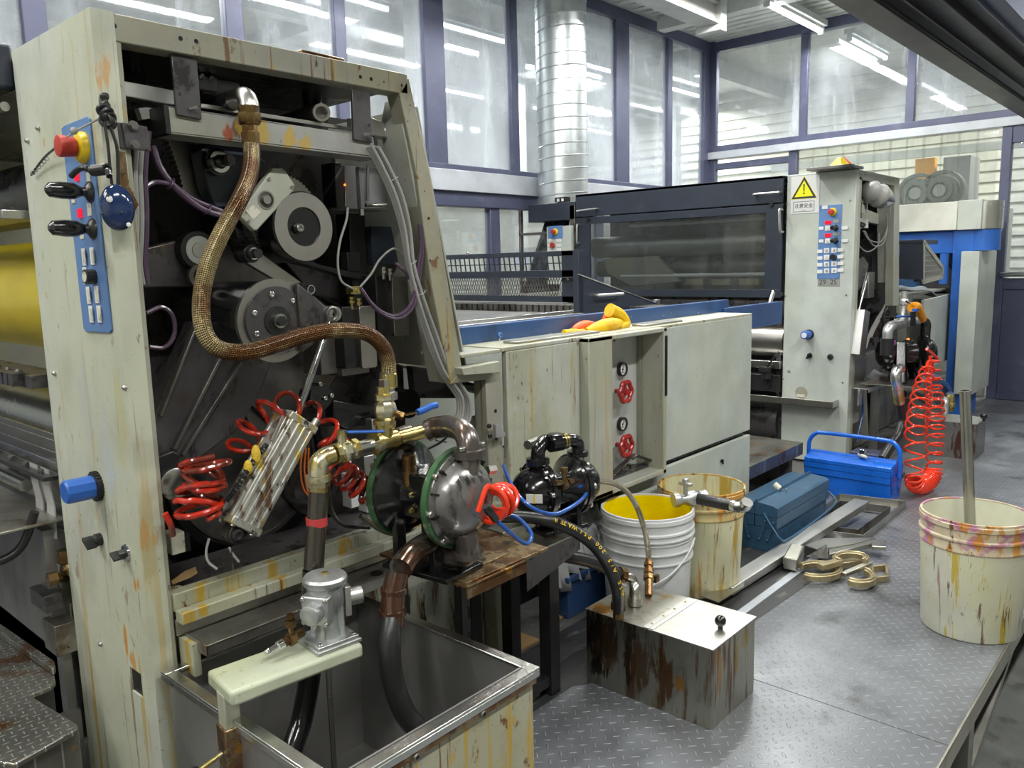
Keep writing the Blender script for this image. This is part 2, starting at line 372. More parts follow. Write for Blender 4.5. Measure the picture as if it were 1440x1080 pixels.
M['bucket_rim'] = surf('bucket_rim', (0.58, 0.50, 0.36), .35, 0, [((.38, .10, .26), (12, 12, 20), .50, .60, .8), (OC, (26, 26, 10), .52, .62, .9), (BR, (30, 30, 9), .60, .68, .95, .2)])
M['rusty_rim'] = surf('rusty_rim', (0.50, 0.42, 0.20), .35, 0, [(OC, (20, 20, 6), .45, .58, .9), (BR, (26, 26, 6), .54, .62, .95, .2)])
M['roller_yellow'] = surf('roller_yellow', (0.60, 0.47, 0.01), .30, 0, [((.45, .36, .02), (4, 4, 4), .45, .7, .6)], coat=.2, var=.03)
M['mesh_white'] = surf('strip_white', (0.45, 0.47, 0.46), .5, 0)
M['orange_cable'] = surf('orange_cable', (0.75, 0.18, 0.03), .35, 0)
M['tape_red'] = surf('tape_red', (0.50, 0.05, 0.05), .4, 0)
M['tape_purple'] = surf('tape_purple', (0.30, 0.05, 0.22), .4, 0)
M['silver_tape'] = surf('silver_tape', (0.50, 0.50, 0.49), .42, .3, bump=(60, .0006))
M['plastic_film'] = surf('plastic_film', (0.55, 0.55, 0.54), .35, 0, bump=(14, .012))
M['sign_yellow'] = surf('sign_yellow', (0.86, 0.82, 0.0), .45, 0, var=.01)
M['dark_grey_print'] = surf('dark_print', (0.03, 0.03, 0.04), .5, 0)
M['lever_blue'] = surf('lever_blue', (0.02, 0.11, 0.45), .35, 0, [((.5, .5, .5), (50, 50, 50), .70, .75, .7)])
M['lever_orange'] = surf('lever_orange', (0.72, 0.27, 0.0), .35, 0)

def emit(name, col, st):
    t = NT(name); e = t.n('ShaderNodeEmission'); t.put(e.inputs[0], col); e.inputs[1].default_value = st; t.l(e.outputs[0], t.out.inputs[0]); return t.m
M['tube'] = emit('tube_light', (0.93, 0.98, 1.0), 14)
M['led_red'] = emit('led_red', (1.0, 0.02, 0.05), 1.3)
M['led_orange'] = emit('led_orange', (1.0, 0.13, 0.02), 5)

def diamond(name, base, metalc, pitch, size, rough, dist, ang=45, layers=(), hm=.35):
    t = NT(name); co = t.coord()
    mp = t.n('ShaderNodeMapping'); t.l(co, mp.inputs[0]); mp.inputs['Rotation'].default_value = (0, 0, math.radians(ang)); mp.inputs['Scale'].default_value = (1/pitch,)*3
    sp = t.n('ShaderNodeSeparateXYZ'); t.l(mp.outputs[0], sp.inputs[0])
    x, y = sp.outputs[0], sp.outputs[1]
    fx, fy = t.math('FLOOR', x), t.math('FLOOR', y)
    par = t.math('FLOORED_MODULO', t.math('ADD', fx, fy), 2.0)
    lx = t.math('SUBTRACT', t.math('SUBTRACT', x, fx), .5); ly = t.math('SUBTRACT', t.math('SUBTRACT', y, fy), .5)
    def mixf(f, a, b): return t.math('ADD', a, t.math('MULTIPLY', f, t.math('SUBTRACT', b, a)))
    a = mixf(par, lx, ly); b = mixf(par, ly, lx)
    d = t.math('ADD', t.math('POWER', t.math('ABSOLUTE', t.math('DIVIDE', a, size[0])), 2.0), t.math('POWER', t.math('ABSOLUTE', t.math('DIVIDE', b, size[1])), 1.6))
    h = t.ramp(d, 1.0, .35)
    nm = t.bump(h, dist); nm = t.bump(t.noise(co, (1, 1, 1), 40, 4), .0006, 1, nm)
    g = t.noise(co, (1, 1, 1), 3, 6)
    c = t.mix(t.ramp(g, .35, .7), tuple(v*.62 for v in base), base)
    c = t.mix(t.math('MULTIPLY', h, hm), c, (0.55, 0.55, .54))
    r = t.math('ADD', t.math('MULTIPLY', t.noise(co, (1, 1, 1), 9, 5), .35), rough-.15)
    for i, L in enumerate(layers):
        f = t.ramp(t.noise(co, L[1], 1.0, 6, .62, .3, off=(i*4.4+1, 2, 0)), L[2], L[3], 0, L[4]); c = t.mix(f, c, L[0])
    t.bsdf(c, r, metalc, nm)
    return t.m
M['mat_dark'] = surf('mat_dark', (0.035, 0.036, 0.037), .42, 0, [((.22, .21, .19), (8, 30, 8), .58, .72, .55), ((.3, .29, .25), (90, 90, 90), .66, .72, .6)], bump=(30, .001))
M['diamond_floor'] = diamond('diamond_floor', (0.25, 0.265, 0.29), .55, .030, (.42, .12), .36, .0018, 45,
                             [(DK, (3.5, 3.5, 3.5), .55, .72, .7), ((.45, .46, .45), (60, 60, 60), .70, .75, .4)])
M['diamond_alu'] = diamond('diamond_alu', (0.26, 0.26, 0.225), .75, .0175, (.48, .14), .30, .0028, 5,
                           [(BR, (6, 6, 6), .54, .64, .85), (OC, (14, 14, 14), .60, .68, .7)], .75)
def braid(name, base, stain, k=620, lo=.48, hi=.62):
    t = NT(name); uv = t.coord('UV'); sp = t.n('ShaderNodeSeparateXYZ'); t.l(uv, sp.inputs[0])
    p = t.math('MULTIPLY', t.math('ADD', sp.outputs[0], sp.outputs[1]), k*2); q = t.math('MULTIPLY', t.math('SUBTRACT', sp.outputs[0], sp.outputs[1]), k*2)
    h = t.math('MULTIPLY', t.math('SINE', p), t.math('SINE', q))
    co = t.coord(); f = t.ramp(t.noise(co, (1, 1, 1), 9, 5), lo, hi)
    c = t.mix(f, base, stain); c = t.mix(t.ramp(h, -.8, .3, .9, 0), c, (.015, .010, .006))
    t.bsdf(c, .30, .9, t.bump(h, .0012), .15); return t.m
M['braid_brown'] = braid('braid_brown', (0.36, 0.28, 0.14), (0.12, 0.048, 0.011), 400, .38, .58)
M['braid_grey'] = braid('braid_grey', (0.52, 0.48, 0.38), (0.32, 0.24, 0.12))
def glass(name, haze, streak=.25, rough=.03, tint=(0.92, 0.95, 0.97), hz=(0.70, 0.74, 0.80)):
    t = NT(name); co = t.coord()
    tr = t.n('ShaderNodeBsdfTransparent'); t.put(tr.inputs[0], tint)
    gl = t.n('ShaderNodeBsdfGlossy'); gl.inputs['Roughness'].default_value = rough
    lw = t.n('ShaderNodeLayerWeight'); lw.inputs[0].default_value = .35
    f = t.math('ADD', t.math('MULTIPLY', lw.outputs['Fresnel'], .6), .03)
    m1 = t.n('ShaderNodeMixShader'); t.l(f, m1.inputs[0]); t.l(tr.outputs[0], m1.inputs[1]); t.l(gl.outputs[0], m1.inputs[2])
    df = t.n('ShaderNodeBsdfDiffuse'); t.put(df.inputs[0], hz); tl = t.n('ShaderNodeBsdfTranslucent'); t.put(tl.inputs[0], hz)
    m2 = t.n('ShaderNodeMixShader'); m2.inputs[0].default_value = .5; t.l(df.outputs[0], m2.inputs[1]); t.l(tl.outputs[0], m2.inputs[2])
    s1 = t.ramp(t.noise(co, (5, 5, 1.0), 1, 6, .6, .8), .50, .72, 0, streak)
    s2 = t.ramp(t.noise(co, (1.1, 1.1, .9), 1, 4), .38, .68, haze*.3, haze)
    hf = t.math('MINIMUM', t.math('ADD', s1, s2), .85)
    m3 = t.n('ShaderNodeMixShader'); t.l(hf, m3.inputs[0]); t.l(m1.outputs[0], m3.inputs[1]); t.l(m2.outputs[0], m3.inputs[2])
    t.l(m3.outputs[0], t.out.inputs[0]); return t.m
M['window_glass'] = glass('window_glass', .36, .22)
M['window_clear'] = glass('window_clear', .10, .08)
M['cover_glass'] = glass('cover_glass', .13, .10, .05, (.80, .82, .82), (.4, .42, .4))
M['strip_pvc'] = glass('strip_pvc', .10, .20, .08, (.93, .95, .93), (.62, .66, .62))
# ================================================================== THE ROOM
WX, WY, ZC = 7.563, 4.047, 3.30
# floor (upper level the machines stand on, lower level beside the platform)
b = MB(); b.box((-3.0, 0.62, -0.40), (WX, 9.4, -0.012)); b.build('floor', M['concrete']); struct(bpy.data.objects['floor'])
b = MB(); b.box((-3.0, -4.0, -0.45), (12.5, 0.62, -0.35)); struct(b.build('floor', M['floor_low']))
b = MB(); b.box((WX, 0.62, -0.40), (12.5, 9.4, -0.012)); struct(b.build('floor', M['floor_low']))
b = MB(); b.box((-3.0, -4.0, ZC), (WX+.06, WY+.06, ZC+.1))
struct(b.build('ceiling', M['ceiling_panel']))
# walls on the camera's side of the hall (behind the viewer)
b = MB(); b.box((-3.1, -4.0, -.4), (-3.0, 9.4, 3.7)); struct(b.build('wall_rear', M['hall_wall']))
b = MB(); b.box((-3.1, -4.1, -.4), (12.5, -4.0, 3.7)); struct(b.build('wall_aisle', M['hall_wall']))

def frame_y(b, x0, x1, z0, z1, y=WY, d=.06): b.box((x0, y-d/2, z0), (x1, y+d/2, z1))
# left glass wall: posts and rails
b = MB()
for (x0, x1) in ((1.36, 1.46), (2.33, 2.43), (3.02, 3.10), (3.72, 3.90), (4.56, 4.64), (5.90, 6.10), (6.74, 6.82), (7.42, WX)):
    frame_y(b, x0, x1, 1.84, ZC)
for (x0, x1) in ((1.36, 1.46), (2.9, 2.98), (4.30, 4.40), (5.6, 5.7), (7.42, WX)):
    frame_y(b, x0, x1, 0.0, 1.75)
frame_y(b, -3, WX, 3.20, ZC, d=.08); frame_y(b, -3, WX, 1.84, 1.88, d=.07); frame_y(b, -3, WX, 1.60, 1.70, d=.09); frame_y(b, -3, WX, 0.86, .93); 
struct(b.build('wall_left', M['frame_purple'], bevel=.004))
b = MB(); b.box((-3, WY-.07, 1.70), (WX, WY+.05, 1.84)); struct(b.build('trim_1', M['rail_light'], bevel=.004))
b = MB(); b.box((-3, WY-.02, 0), (WX, WY+.02, .86)); struct(b.build('wall_left', M['frame_purple']))
wn = [0]
def window_y(x0, x1, z0, z1, mt='window_glass'):
    wn[0] += 1
    b = MB(); b.box((x0, WY-.004, z0), (x1, WY+.004, z1)); o = b.build('window_%d' % wn[0], M[mt]); struct(o)
xs = [-3, 1.36, 1.46, 2.33, 2.43, 3.02, 3.10, 3.72, 3.90, 4.56, 4.64, 5.90, 6.10, 6.74, 6.82, 7.42]
for i in range(0, len(xs), 2): window_y(xs[i], xs[i+1], 1.88, 3.20)
for (a, c) in ((-3, 1.36), (1.46, 2.9), (2.98, 4.30), (4.40, 5.6), (5.7, 7.42)): window_y(a, c, .93, 1.60, 'window_clear')
# back glass wall (x = WX)
def fx(b, y0, y1, z0, z1, d=.06): b.box((WX-d/2, y0, z0), (WX+d/2, y1, z1))
b = MB()
for (y0, y1) in ((3.95, WY), (3.04, 3.11), (2.12, 2.19), (0.6, .7), (-.6, -.5)): fx(b, y0, y1, 2.26, ZC)
fx(b, -4, WY, 3.20, ZC, .10); fx(b, -4, WY, 2.25, 2.31, .07)
fx(b, 3.95, WY, 0, 2.18); fx(b, 3.12, 3.20, 0, 2.18); fx(b, 3.2, 3.95, 2.08, 2.14)
fx(b, 1.385, 1.455, -.012, 2.18, .08); fx(b, -4, 1.4, 2.05, 2.18, .06); fx(b, -4, 1.385, .90, .99, .07)
fx(b, -4, 1.385, -.35, .90, .045); fx(b, .2, .27, 0, 2.18, .07); fx(b, -4, 1.385, 0, .05, .07)
struct(b.build('wall_back', M['frame_purple'], bevel=.004))
b = MB(); fx(b, -4, WY-.03, 2.18, 2.25, .13); struct(b.build('trim_2', M['rail_light'], bevel=.004))
for (y0, y1, z0, z1, mt) in ((3.11, 3.95, 2.31, 3.20, 'window_glass'), (2.19, 3.04, 2.31, 3.20, 'window_glass'), (.7, 2.12, 2.31, 3.20, 'window_glass'), (-4, .6, 2.31, 3.2, 'window_glass'),
                             (3.2, 3.95, .9, 2.08, 'window_clear'), (.27, 1.385, .99, 2.05, 'window_clear'), (-4, .2, .99, 2.05, 'window_clear')):
    wn[0] += 1; b = MB(); b.box((WX-.004, y0, z0), (WX+.004, y1, z1)); struct(b.build('window_%d' % wn[0], M[mt]))
# the halls behind the glass
b = MB()
b.box((-3, 9.3, 0), (12.5, 9.4, 3.7))
struct(b.build('wall_hall', M['hall_wall']))
b = MB()
b.box((-3, WY+.06, 3.62), (12.5, 9.4, 3.7)); b.box((WX+.06, -4, 3.55), (12.5, WY+.06, 3.65)); struct(b.build('ceiling', M['ceiling_panel']))
b = MB(); b.box((11.4, -4, -.3), (11.5, 9.3, 3.7))
for k in range(27): b.box((11.36, -4, .1+k*.13), (11.4, 9.3, .16+k*.13))
struct(b.build('wall_far', M['hall_wall']))
b = MB()
for y in (4.9, 6.4, 7.9):
    b.box((-3, y, 3.40), (12.4, y+.12, 3.62))
for x in (2.2, 4.8, 8.0): b.box((x, WY+.1, 3.46), (x+.12, 9.3, 3.62))
struct(b.build('trim_3', M['beam_white']))
b = MB()
for (x, y) in ((4.72, 5.2), (7.6, 6.6), (9.6, 5.6)):
    b.box((x, y, 0), (x+.14, y+.14, 3.5))
struct(b.build('trim_4', M['beam_white']))

def lamp(name, x, y, z, L, label, grp, along='x'):
    t = thing(name, label, 'ceiling light', (x, y, z+.09), grp)
    ax = EX if along == 'x' else EY; ay = EY if along == 'x' else EX
    b = MB(); b.boxf((x, y, z+.055), ax, ay, EZ, L, .10, .05); b.boxf((x, y, z+.02), ax, ay, EZ, L, .04, .03)
    b.build('lamp_housing', M['beam_white'], t, bevel=.005)
    b = MB(); b.cyl(V((x, y, z-.01))-ax*(L/2-.03), V((x, y, z-.01))+ax*(L/2-.03), .019, seg=12); b.build('lamp_tube', M['tube'], t)
    for s in (-1, 1):
        b = MB(); b.boxf(V((x, y, z-.005))+ax*(L/2-.02)*s, ax, ay, EZ, .03, .045, .06); b.build('end_cap', M['white_plastic'], t)
    if z < 3.2 and y < WY:
        for s in (-1, 1):
            b = MB(); b.cyl(V((x, y, z+.07))+ax*L*.3*s, V((x, y, ZC+.005))+ax*L*.3*s, .004, seg=6); b.build('hanger', M['steel'], t)
    return t
lamp('ceiling_light', 6.83, 2.87, 3.16, 1.15, 'bright tube light under the ceiling before the back glass wall', None)
lamp('ceiling_light', 4.2, 2.87, 3.16, 1.15, 'tube light above the dark guard cover, its reflection in the glass', None)
for i, (x, y) in enumerate(((9.0, 3.0), (9.6, 2.1), (10.2, .9))):
    lamp('ceiling_light', x, y, 3.32-.1*i, 1.15, ['tube light seen through the middle pane of the back glass wall', 'shorter-looking tube light just behind the first one in the back room', 'tube light seen through the right pane of the back glass wall'][i], 'tube lights in the back room')
for i, (x, y) in enumerate(((3.9, 5.3), (5.4, 5.3), (7.4, 5.3), (9.4, 5.3), (5.0, 7.2), (7.0, 7.2), (9.2, 7.2))):
    lamp('ceiling_light', x, y, 3.28, 1.3, 'tube light hanging in the hall behind the left glass wall', 'tube lights in the hall behind the left glass')
# roof beams inside the room
b = MB(); b.box((3.6, 3.15, 3.02), (6.05, 3.27, 3.14)); b.box((3.6, 3.12, 3.0), (6.05, 3.30, 3.02)); b.box((3.6, 3.12, 3.14), (6.05, 3.30, 3.16))
b.box((5.98, 3.10, 2.95), (6.07, 3.32, ZC)); b.box((3.8, 3.17, 3.14), (3.9, 3.25, ZC))
tag(b.build('ceiling_beam', M['beam_white'], root=(4.8, 3.2, 3.0), bevel=.004), 'white steel beam with end plate hanging beside the round duct', 'beam')
b = MB(); b.box((6.35, 1.5, 3.17), (6.47, 3.9, ZC)); struct(b.build('trim_5', M['beam_white'], bevel=.003))
b = MB()
for k in range(22): b.box((WX-2.6+.01+k*.12, -3.9, ZC-.012), (WX-2.6+.05+k*.12, WY-.1, ZC))
struct(b.build('trim_6', M['ceiling_panel']))
# dark crane girder overhead at the right
GZ = 2.20
def gy(py, z=GZ): return onZ(1440, py, z).y
g = thing('crane_girder', 'dark brown steel girder crossing the top right corner overhead', 'girder', (4.5, 1.1, GZ))
def gbox(name, y0, y1, z0, z1, mt='girder', par=g):
    b = MB(); b.box((1.4, min(y0, y1), z0), (7.5, max(y0, y1), z1)); return b.build(name, M[mt], par, bevel=.003)
gbox('lower_flange', gy(167), gy(141), GZ, GZ+.02); gbox('web_plate', gy(156), gy(153), GZ+.02, GZ+.42); gbox('upper_flange', gy(172), gy(135), GZ+.42, GZ+.44)
gbox('flange_lip', gy(143), gy(141), GZ-.012, GZ)
gbox('cable_channel', gy(141), gy(94), GZ+.07, GZ+.09); gbox('channel_side', gy(96), gy(93), GZ-.01, GZ+.10)
gbox('cover_plate', gy(93), gy(66), GZ+.03, GZ+.05); gbox('side_panel', gy(66), gy(63), GZ-.0, GZ+.30, 'frame_purple'); gbox('outer_flange', gy(63), gy(36), GZ+.02, GZ+.035, 'frame_purple')

# spiral ventilation duct
t = thing('ventilation_duct', 'round galvanised spiral duct rising behind the dark press cover', 'duct', (4.87, 3.76, 1.6))
R = .108*2/1.0
dc = onY(792, 283, 3.76); dc.z = 0
R = (onY(819, 200, 3.76)-onY(765, 200, 3.76)).length/2*.80
b = MB(); b.lathe((dc.x, 3.76, 1.62), EZ, [(R, 0), (R, ZC-1.62)], 48, caps=False); b.build('duct_wall', M['galv'], t)
b = MB(); n = 0; pts = []
for k in range(int(20*1.0*26)):
    q = 2*math.pi*k/26; z = 1.64+.0885*k/26
    if z > ZC-.01: break
    pts.append(V((dc.x+(R+.001)*math.cos(q), 3.76+(R+.001)*math.sin(q), z)))
b.tube(pts, .0042, 6, 1); b.build('spiral_seam', M['galv'], t)
b = MB(); b.ring((dc.x, 3.76, 1.60), EZ, R+.02, R-.004, .03); b.build('duct_collar', M['galv'], t)

# strip curtain in the doorway of the back wall (each strip hangs on its own)
k = 0
y = 3.06
while y > 1.50:
    b = MB(); b.boxf((WX+.035+(k % 2)*.010, y, 1.22+.94/2+.03), EX, EY, EZ, .004, .155, .94+(k % 3)*.02)
    o = b.build('curtain_strip', M['strip_pvc'], root=(WX+.035, y, 1.2)); tag(o, 'clear plastic strip of the curtain hanging in the back doorway', 'curtain strip', 'clear plastic curtain strips in the back doorway')
    y -= .135; k += 1

# ------------------------------------------------------------------ platform with diamond plate
t = thing('platform', 'raised walkway of grey diamond-patterned steel plate beside the presses', 'platform', (3, 1, -.35))
b = MB()
sx = [-.5, .62, 1.45, 2.9, 4.35, 5.8, 7.52]
b.box((-.5, .432, -.008), (1.2, .965, 0)); b.box((1.2, .432, -.008), (2.06, 1.44, 0)); b.box((2.063, .432, -.008), (3.55, 1.44, 0)); b.box((3.553, .432, -.008), (5.3, 1.44, 0)); b.box((5.303, .432, -.008), (7.52, 1.44, 0))
b.box((3.2, 1.443, -.008), (7.52, 1.57, 0))
b.build('deck_plate', M['diamond_floor'], t)
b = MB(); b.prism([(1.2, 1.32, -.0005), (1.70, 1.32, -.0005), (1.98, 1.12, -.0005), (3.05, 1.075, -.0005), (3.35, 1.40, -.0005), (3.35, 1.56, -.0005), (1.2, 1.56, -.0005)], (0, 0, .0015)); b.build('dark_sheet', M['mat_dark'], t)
b = MB(); b.box((-.5, .424, -.055), (7.52, .431, .004)); b.box((-.5, .432, -.055), (7.52, .47, -.009)); b.build('edge_angle', M['scrap_steel'], t, bevel=.002)
for x in (.5, 1.55, 2.35, 3.6, 5.0, 6.4):
    b = MB(); b.box((x, .44, -.35), (x+.05, .49, -.055)); b.build('leg', M['scrap_steel'], t, bevel=.002)
    b = MB(); b.prism([(x+.02, .45, -.33), (x+.02, .45, -.30), (x+.75, .45, -.075), (x+.75, .45, -.10)], (0, .03, 0)); b.build('brace', M['scrap_steel'], t)
b = MB(); b.box((-.5, .30, -.35), (7.5, .33, -.32)); b.build('lower_rail', M['scrap_steel'], t)
# ================================================================== NEAR PRESS UNIT
Y0 = 1.582
def polyY(b, pts, y, th): return b.prism([onY(px, py, y) for px, py in pts], (0, th, 0))
def polyX(b, pts, x, th): return b.prism([onX(px, py, x) for px, py in pts], (th, 0, 0))
def polyZ(b, pts, z, th): return b.prism([onZ(px, py, z) for px, py in pts], (0, 0, th))
def capsule(b, p0, p1, w0, w1, th, n=10):
    p0 = V(p0); p1 = V(p1); d = (p1-p0).normalized(); nrm = V((-d.z, 0, d.x)); pts = []
    for i in range(n+1):
        a = math.pi/2+math.pi*i/n; pts.append(p0+(d*math.cos(a)+nrm*math.sin(a))*w0)
    for i in range(n+1):
        a = -math.pi/2+math.pi*i/n; pts.append(p1+(d*math.cos(a)+nrm*math.sin(a))*w1)
    return b.prism(pts, (0, th, 0))
def rrectY(b, px0, py0, px1, py1, y, th, r=.008):
    a = onY(px0, py0, y); c = onY(px1, py1, y); x0, x1, z1, z0 = a.x, c.x, a.z, c.z; pts = []
    for (cx_, cz_, s) in ((x1-r, z1-r, 0), (x0+r, z1-r, 1), (x0+r, z0+r, 2), (x1-r, z0+r, 3)):
        for i in range(5):
            q = math.pi/2*(s+i/4); pts.append(V((cx_+r*math.cos(q), y, cz_+r*math.sin(q))))
    return b.prism(pts, (0, th, 0))
NY = -EY; NX = -EX

P1 = thing('printing_press', 'large near printing press unit with grimy cream frame around open dark machinery', 'printing press', (0.65, Y0, 0))
# --- side frame
b = MB()
b.box((.652, Y0, 0), (.70, Y0+.05, 1.6255)); b.box((.652, Y0, 1.626), (1.404, Y0+.05, 1.676))
polyY(b, [(575, 109), (604, 240), (650, 518), (634, 540), (607, 400), (585, 240), (562, 131)], Y0, .05)
polyY(b, [(634, 540), (650, 518), (704, 509), (704, 524), (683, 534)], Y0-.002, .05)
polyY(b, [(683, 533), (704, 522), (711, 760), (717, 925), (701, 925), (692, 760), (687, 640)], Y0-.001, .05)
b.build('side_frame', M['frame_grime'], P1, bevel=.0025)
b = MB()   # lighter folded edge of the raking post, ledge above the lower post
polyY(b, [(573, 135), (640, 505), (634, 540), (566, 175)], Y0+.012, .09)
polyY(b, [(650, 518), (702, 508), (704, 524), (652, 528)], Y0-.03, .035)
b.box((1.56, Y0, .945), (1.72, Y0+.17, .955))
b.build('folded_edge', M['press_paint_mid'], P1, bevel=.002)
for (px, py, r) in ((161, 36, .0045), (254, 54, .0045), (276, 58, .0045), (507, 108, .0045), (522, 111, .0045), (540, 115, .002), (565, 120, .003), (577, 148, .0018), (597, 269, .0018), (603, 307, .004), (605, 366, .0028)):
    c = onY(px, py, Y0-.0006); b = MB(); b.cyl(c, c+EY*.002, r, seg=16); b.build('bolt_hole', M['black'], P1)
# --- control column with a slot in its face
s0, s1, s2, s3 = onX(184, 935, .65), onX(206, 950, .65), onX(206, 982, .65), onX(188, 966, .65)
ys0, ys1, zs0, zs1 = s1.y-.0, s0.y, .365, .415
ys0 = 1.645; ys1 = 1.70; zs1 = onX(186, 938, .65).z; zs0 = zs1-.055
b = MB(); x0, x1 = .648, .690
b.box((x0, Y0-.001, 0), (x1, 2.0, zs0)); b.box((x0, Y0-.001, zs1), (x1, 2.0, 1.678)); b.box((x0, Y0-.001, zs0), (x1, ys0, zs1)); b.box((x0, ys1, zs0), (x1, 2.0, zs1))
b.box((x1, 1.97, 0), (x1+.02, 2.0, 1.67))
sp = []
for (px, py, ry, rz, cl, st) in ((193, 822, .014, .024, OC, .95), (196, 850, .003, .05, BR, .8), (178, 905, .010, .05, OC, .9), (186, 930, .016, .03, OC, .8), (188, 1000, .006, .11, BR, .6), (176, 1000, .003, .10, BR, .6), (215, 835, .006, .16, BR, .5),
                             (138, 100, .012, .035, OC, .6), (150, 60, .01, .06, OC, .7), (62, 200, .006, .012, OC, .7), (170, 580, .022, .12, (.46, .43, .2), .5), (200, 760, .012, .03, OC, .5), (150, 640, .03, .10, (.42, .46, .50), .5), (120, 560, .03, .1, (.42, .46, .50), .4),
                             (205, 1040, .012, .2, YS, .6), (135, 1000, .008, .2, YS, .75)):
    c = onX(px, py, .648)-P1.location; sp.append((tuple(c), (.05, ry, rz), cl, st))
M['column_paint'] = painted('column_paint', (0.50, 0.52, 0.465), .8, .55, .5, .42, spots=sp)
b.build('control_column', M['column_paint'], P1)
b = MB(); b.box((.652, ys0-.01, zs0-.01), (.668, ys1+.01, zs1+.01)); b.build('slot_lining', M['black'], P1)
cp = [o for o in COL.objects if o.name.startswith('control_column')][0]
def keyX(px, py, wy, wz, x, th, mt, par, name='key', tilt=0):
    c = onX(px, py, x); b = MB(); b.boxf((x-th/2, c.y, c.z), EY, EZ, EX, wy, wz, th); return b.build(name, mt, par, bevel=.001)
pan = MB(); polyX(pan, [(89, 181), (93, 177), (125, 164), (128, 167), (159, 464), (156, 468), (123, 466), (120, 462)], .6475, -.004)
pan = pan.build('control_panel', M['blue_panel'], P1, bevel=.001)
xp = .6435
for (px, py) in ((119.3, 361.5), (131, 360.3), (121, 388), (125.8, 415.4), (137.3, 414.2), (129.3, 441.8), (140.6, 441.8)):
    keyX(px, py, .017, .034, xp, .003, M['label_white'], pan, 'key_frame'); keyX(px, py, .010, .024, xp-.003, .002, M['key_cream'], pan, 'key')
keyX(109, 248, .016, .018, xp, .004, M['led_red'], pan, 'signal_lamp'); keyX(113.6, 300, .016, .017, xp, .004, M['led_red'], pan, 'signal_lamp')
keyX(126.5, 295, .018, .024, xp, .002, M['key_cream'], pan, 'label_plate'); keyX(125, 250, .016, .02, xp, .002, M['key_cream'], pan, 'label_plate')
keyX(104, 281, .018, .014, xp, .002, M['key_cream'], pan, 'label_plate'); keyX(116, 332, .018, .012, xp, .002, M['key_cream'], pan, 'label_plate')
def estop(c, par, s=1.0, nm='emergency_button'):
    b = MB(); b.mat(0).lathe(c, NX, [(.024*s, 0), (.024*s, .004*s), (.020*s, .010*s), (.013*s, .012*s)], 28)
    b.mat(1).lathe(V(c)+NX*.011*s, NX, [(.010*s, 0), (.0145*s, .004*s), (.0165*s, .022*s), (.0155*s, .026*s), (.010*s, .0275*s)], 28)
    return b.build(nm, [M['yellow_plain'], M['red_plain']], par)
c = onX(118, 208, xp); estop(c, pan, 1.25)
def joystick(c, par, s=1.0, L=.055):
    b = MB(); b.lathe(c, NX, [(.021*s, 0), (.019*s, .004*s), (.010*s, .010*s), (.008*s, .018*s)], 20); b.build('joystick_boot', M['rubber'], par)
    b = MB(); b.lathe(V(c)+NX*.012*s, V((-1, .05, .02)), [(.006*s, 0), (.010*s, .006*s), (.0155*s, .018*s), (.016*s, L*.6), (.0135*s, L*.9), (.006*s, L)], 24); b.build('joystick_grip', M['black_gloss'], par)
joystick(onX(127, 270, xp), pan, 1.0, .066); joystick(onX(131, 322, xp), pan, 1.0, .066)
c = onX(133, 389, xp); b = MB(); b.mat(0).cyl(c, c+NX*.018, .0145).mat(1).cyl(c+NX*.0185, c+NX*.0195, .010); b.build('push_knob', [M['black'], M['key_cream']], pan)
c = onX(138, 683, .648)
b = MB(); b.mat(0).lathe(c, NX, [(.030, 0), (.031, .004), (.031, .010), (.026, .012)], 30)
for k in range(24):
    q = k*math.pi/12; b.boxf(c+NX*.005+V((0, math.cos(q), math.sin(q)))*.031, EX, V((0, math.cos(q), math.sin(q))), V((0, -math.sin(q), math.cos(q))), .010, .003, .003)
b.mat(1).lathe(c+NX*.012, NX, [(.025, 0), (.025, .052), (.022, .056)], 10).mat(2).cyl(c+NX*.0562, c+NX*.058, .018)
b.build('regulator_cap', [M['black'], M['lever_blue'], M['key_cream']], P1)
c = onX(142, 758, .648); b = MB(); b.lathe(c, NX, [(.014, 0), (.014, .012), (.010, .016)], 20); b.boxf(c+NX*.024+EZ*-.002, EX, V((0, .8, .5)), V((0, -.5, .8)), .020, .034, .008); b.build('rotary_switch', M['black'], P1, bevel=.001)
c = onX(178, 778, .648); b = MB(); b.mat(0).lathe(c, NX, [(.020, 0), (.018, .004), (.013, .006)], 24).mat(1).lathe(c+NX*.006, NX, [(.011, 0), (.009, .012)], 20); b.boxf(c+NX*.022, EX, V((0, .8, .5)), V((0, -.5, .8)), .016, .024, .006); b.build('key_switch', [M['chrome'], M['black']], P1, bevel=.0008)
for (px, py) in ((40, 198), (78, 525), (177, 545), (143, 905), (55, 180)):
    c = onX(px, py, .648); b = MB(); b.lathe(c, NX, [(.006, 0), (.006, .003), (.003, .007)], 14); b.build('screw', M['steel'], P1)
# bracket with two bolts on the column corner
b = MB(); polyY(b, [(172, 172), (207, 178), (213, 213), (178, 208)], Y0-.012, .006); polyY(b, [(166, 172), (178, 173), (182, 210), (170, 208)], Y0-.006, .01)
br = b.build('hinge_bracket', M['iron'], P1, bevel=.001)
for (px, py) in ((187, 177), (189, 204)):
    c = onY(px, py, Y0-.013); b = MB(); b.cyl(c, c+NY*.002, .0095); b.hexn(c+NY*.002, NY, .008, .006); b.build('bolt', M['casting'], br)
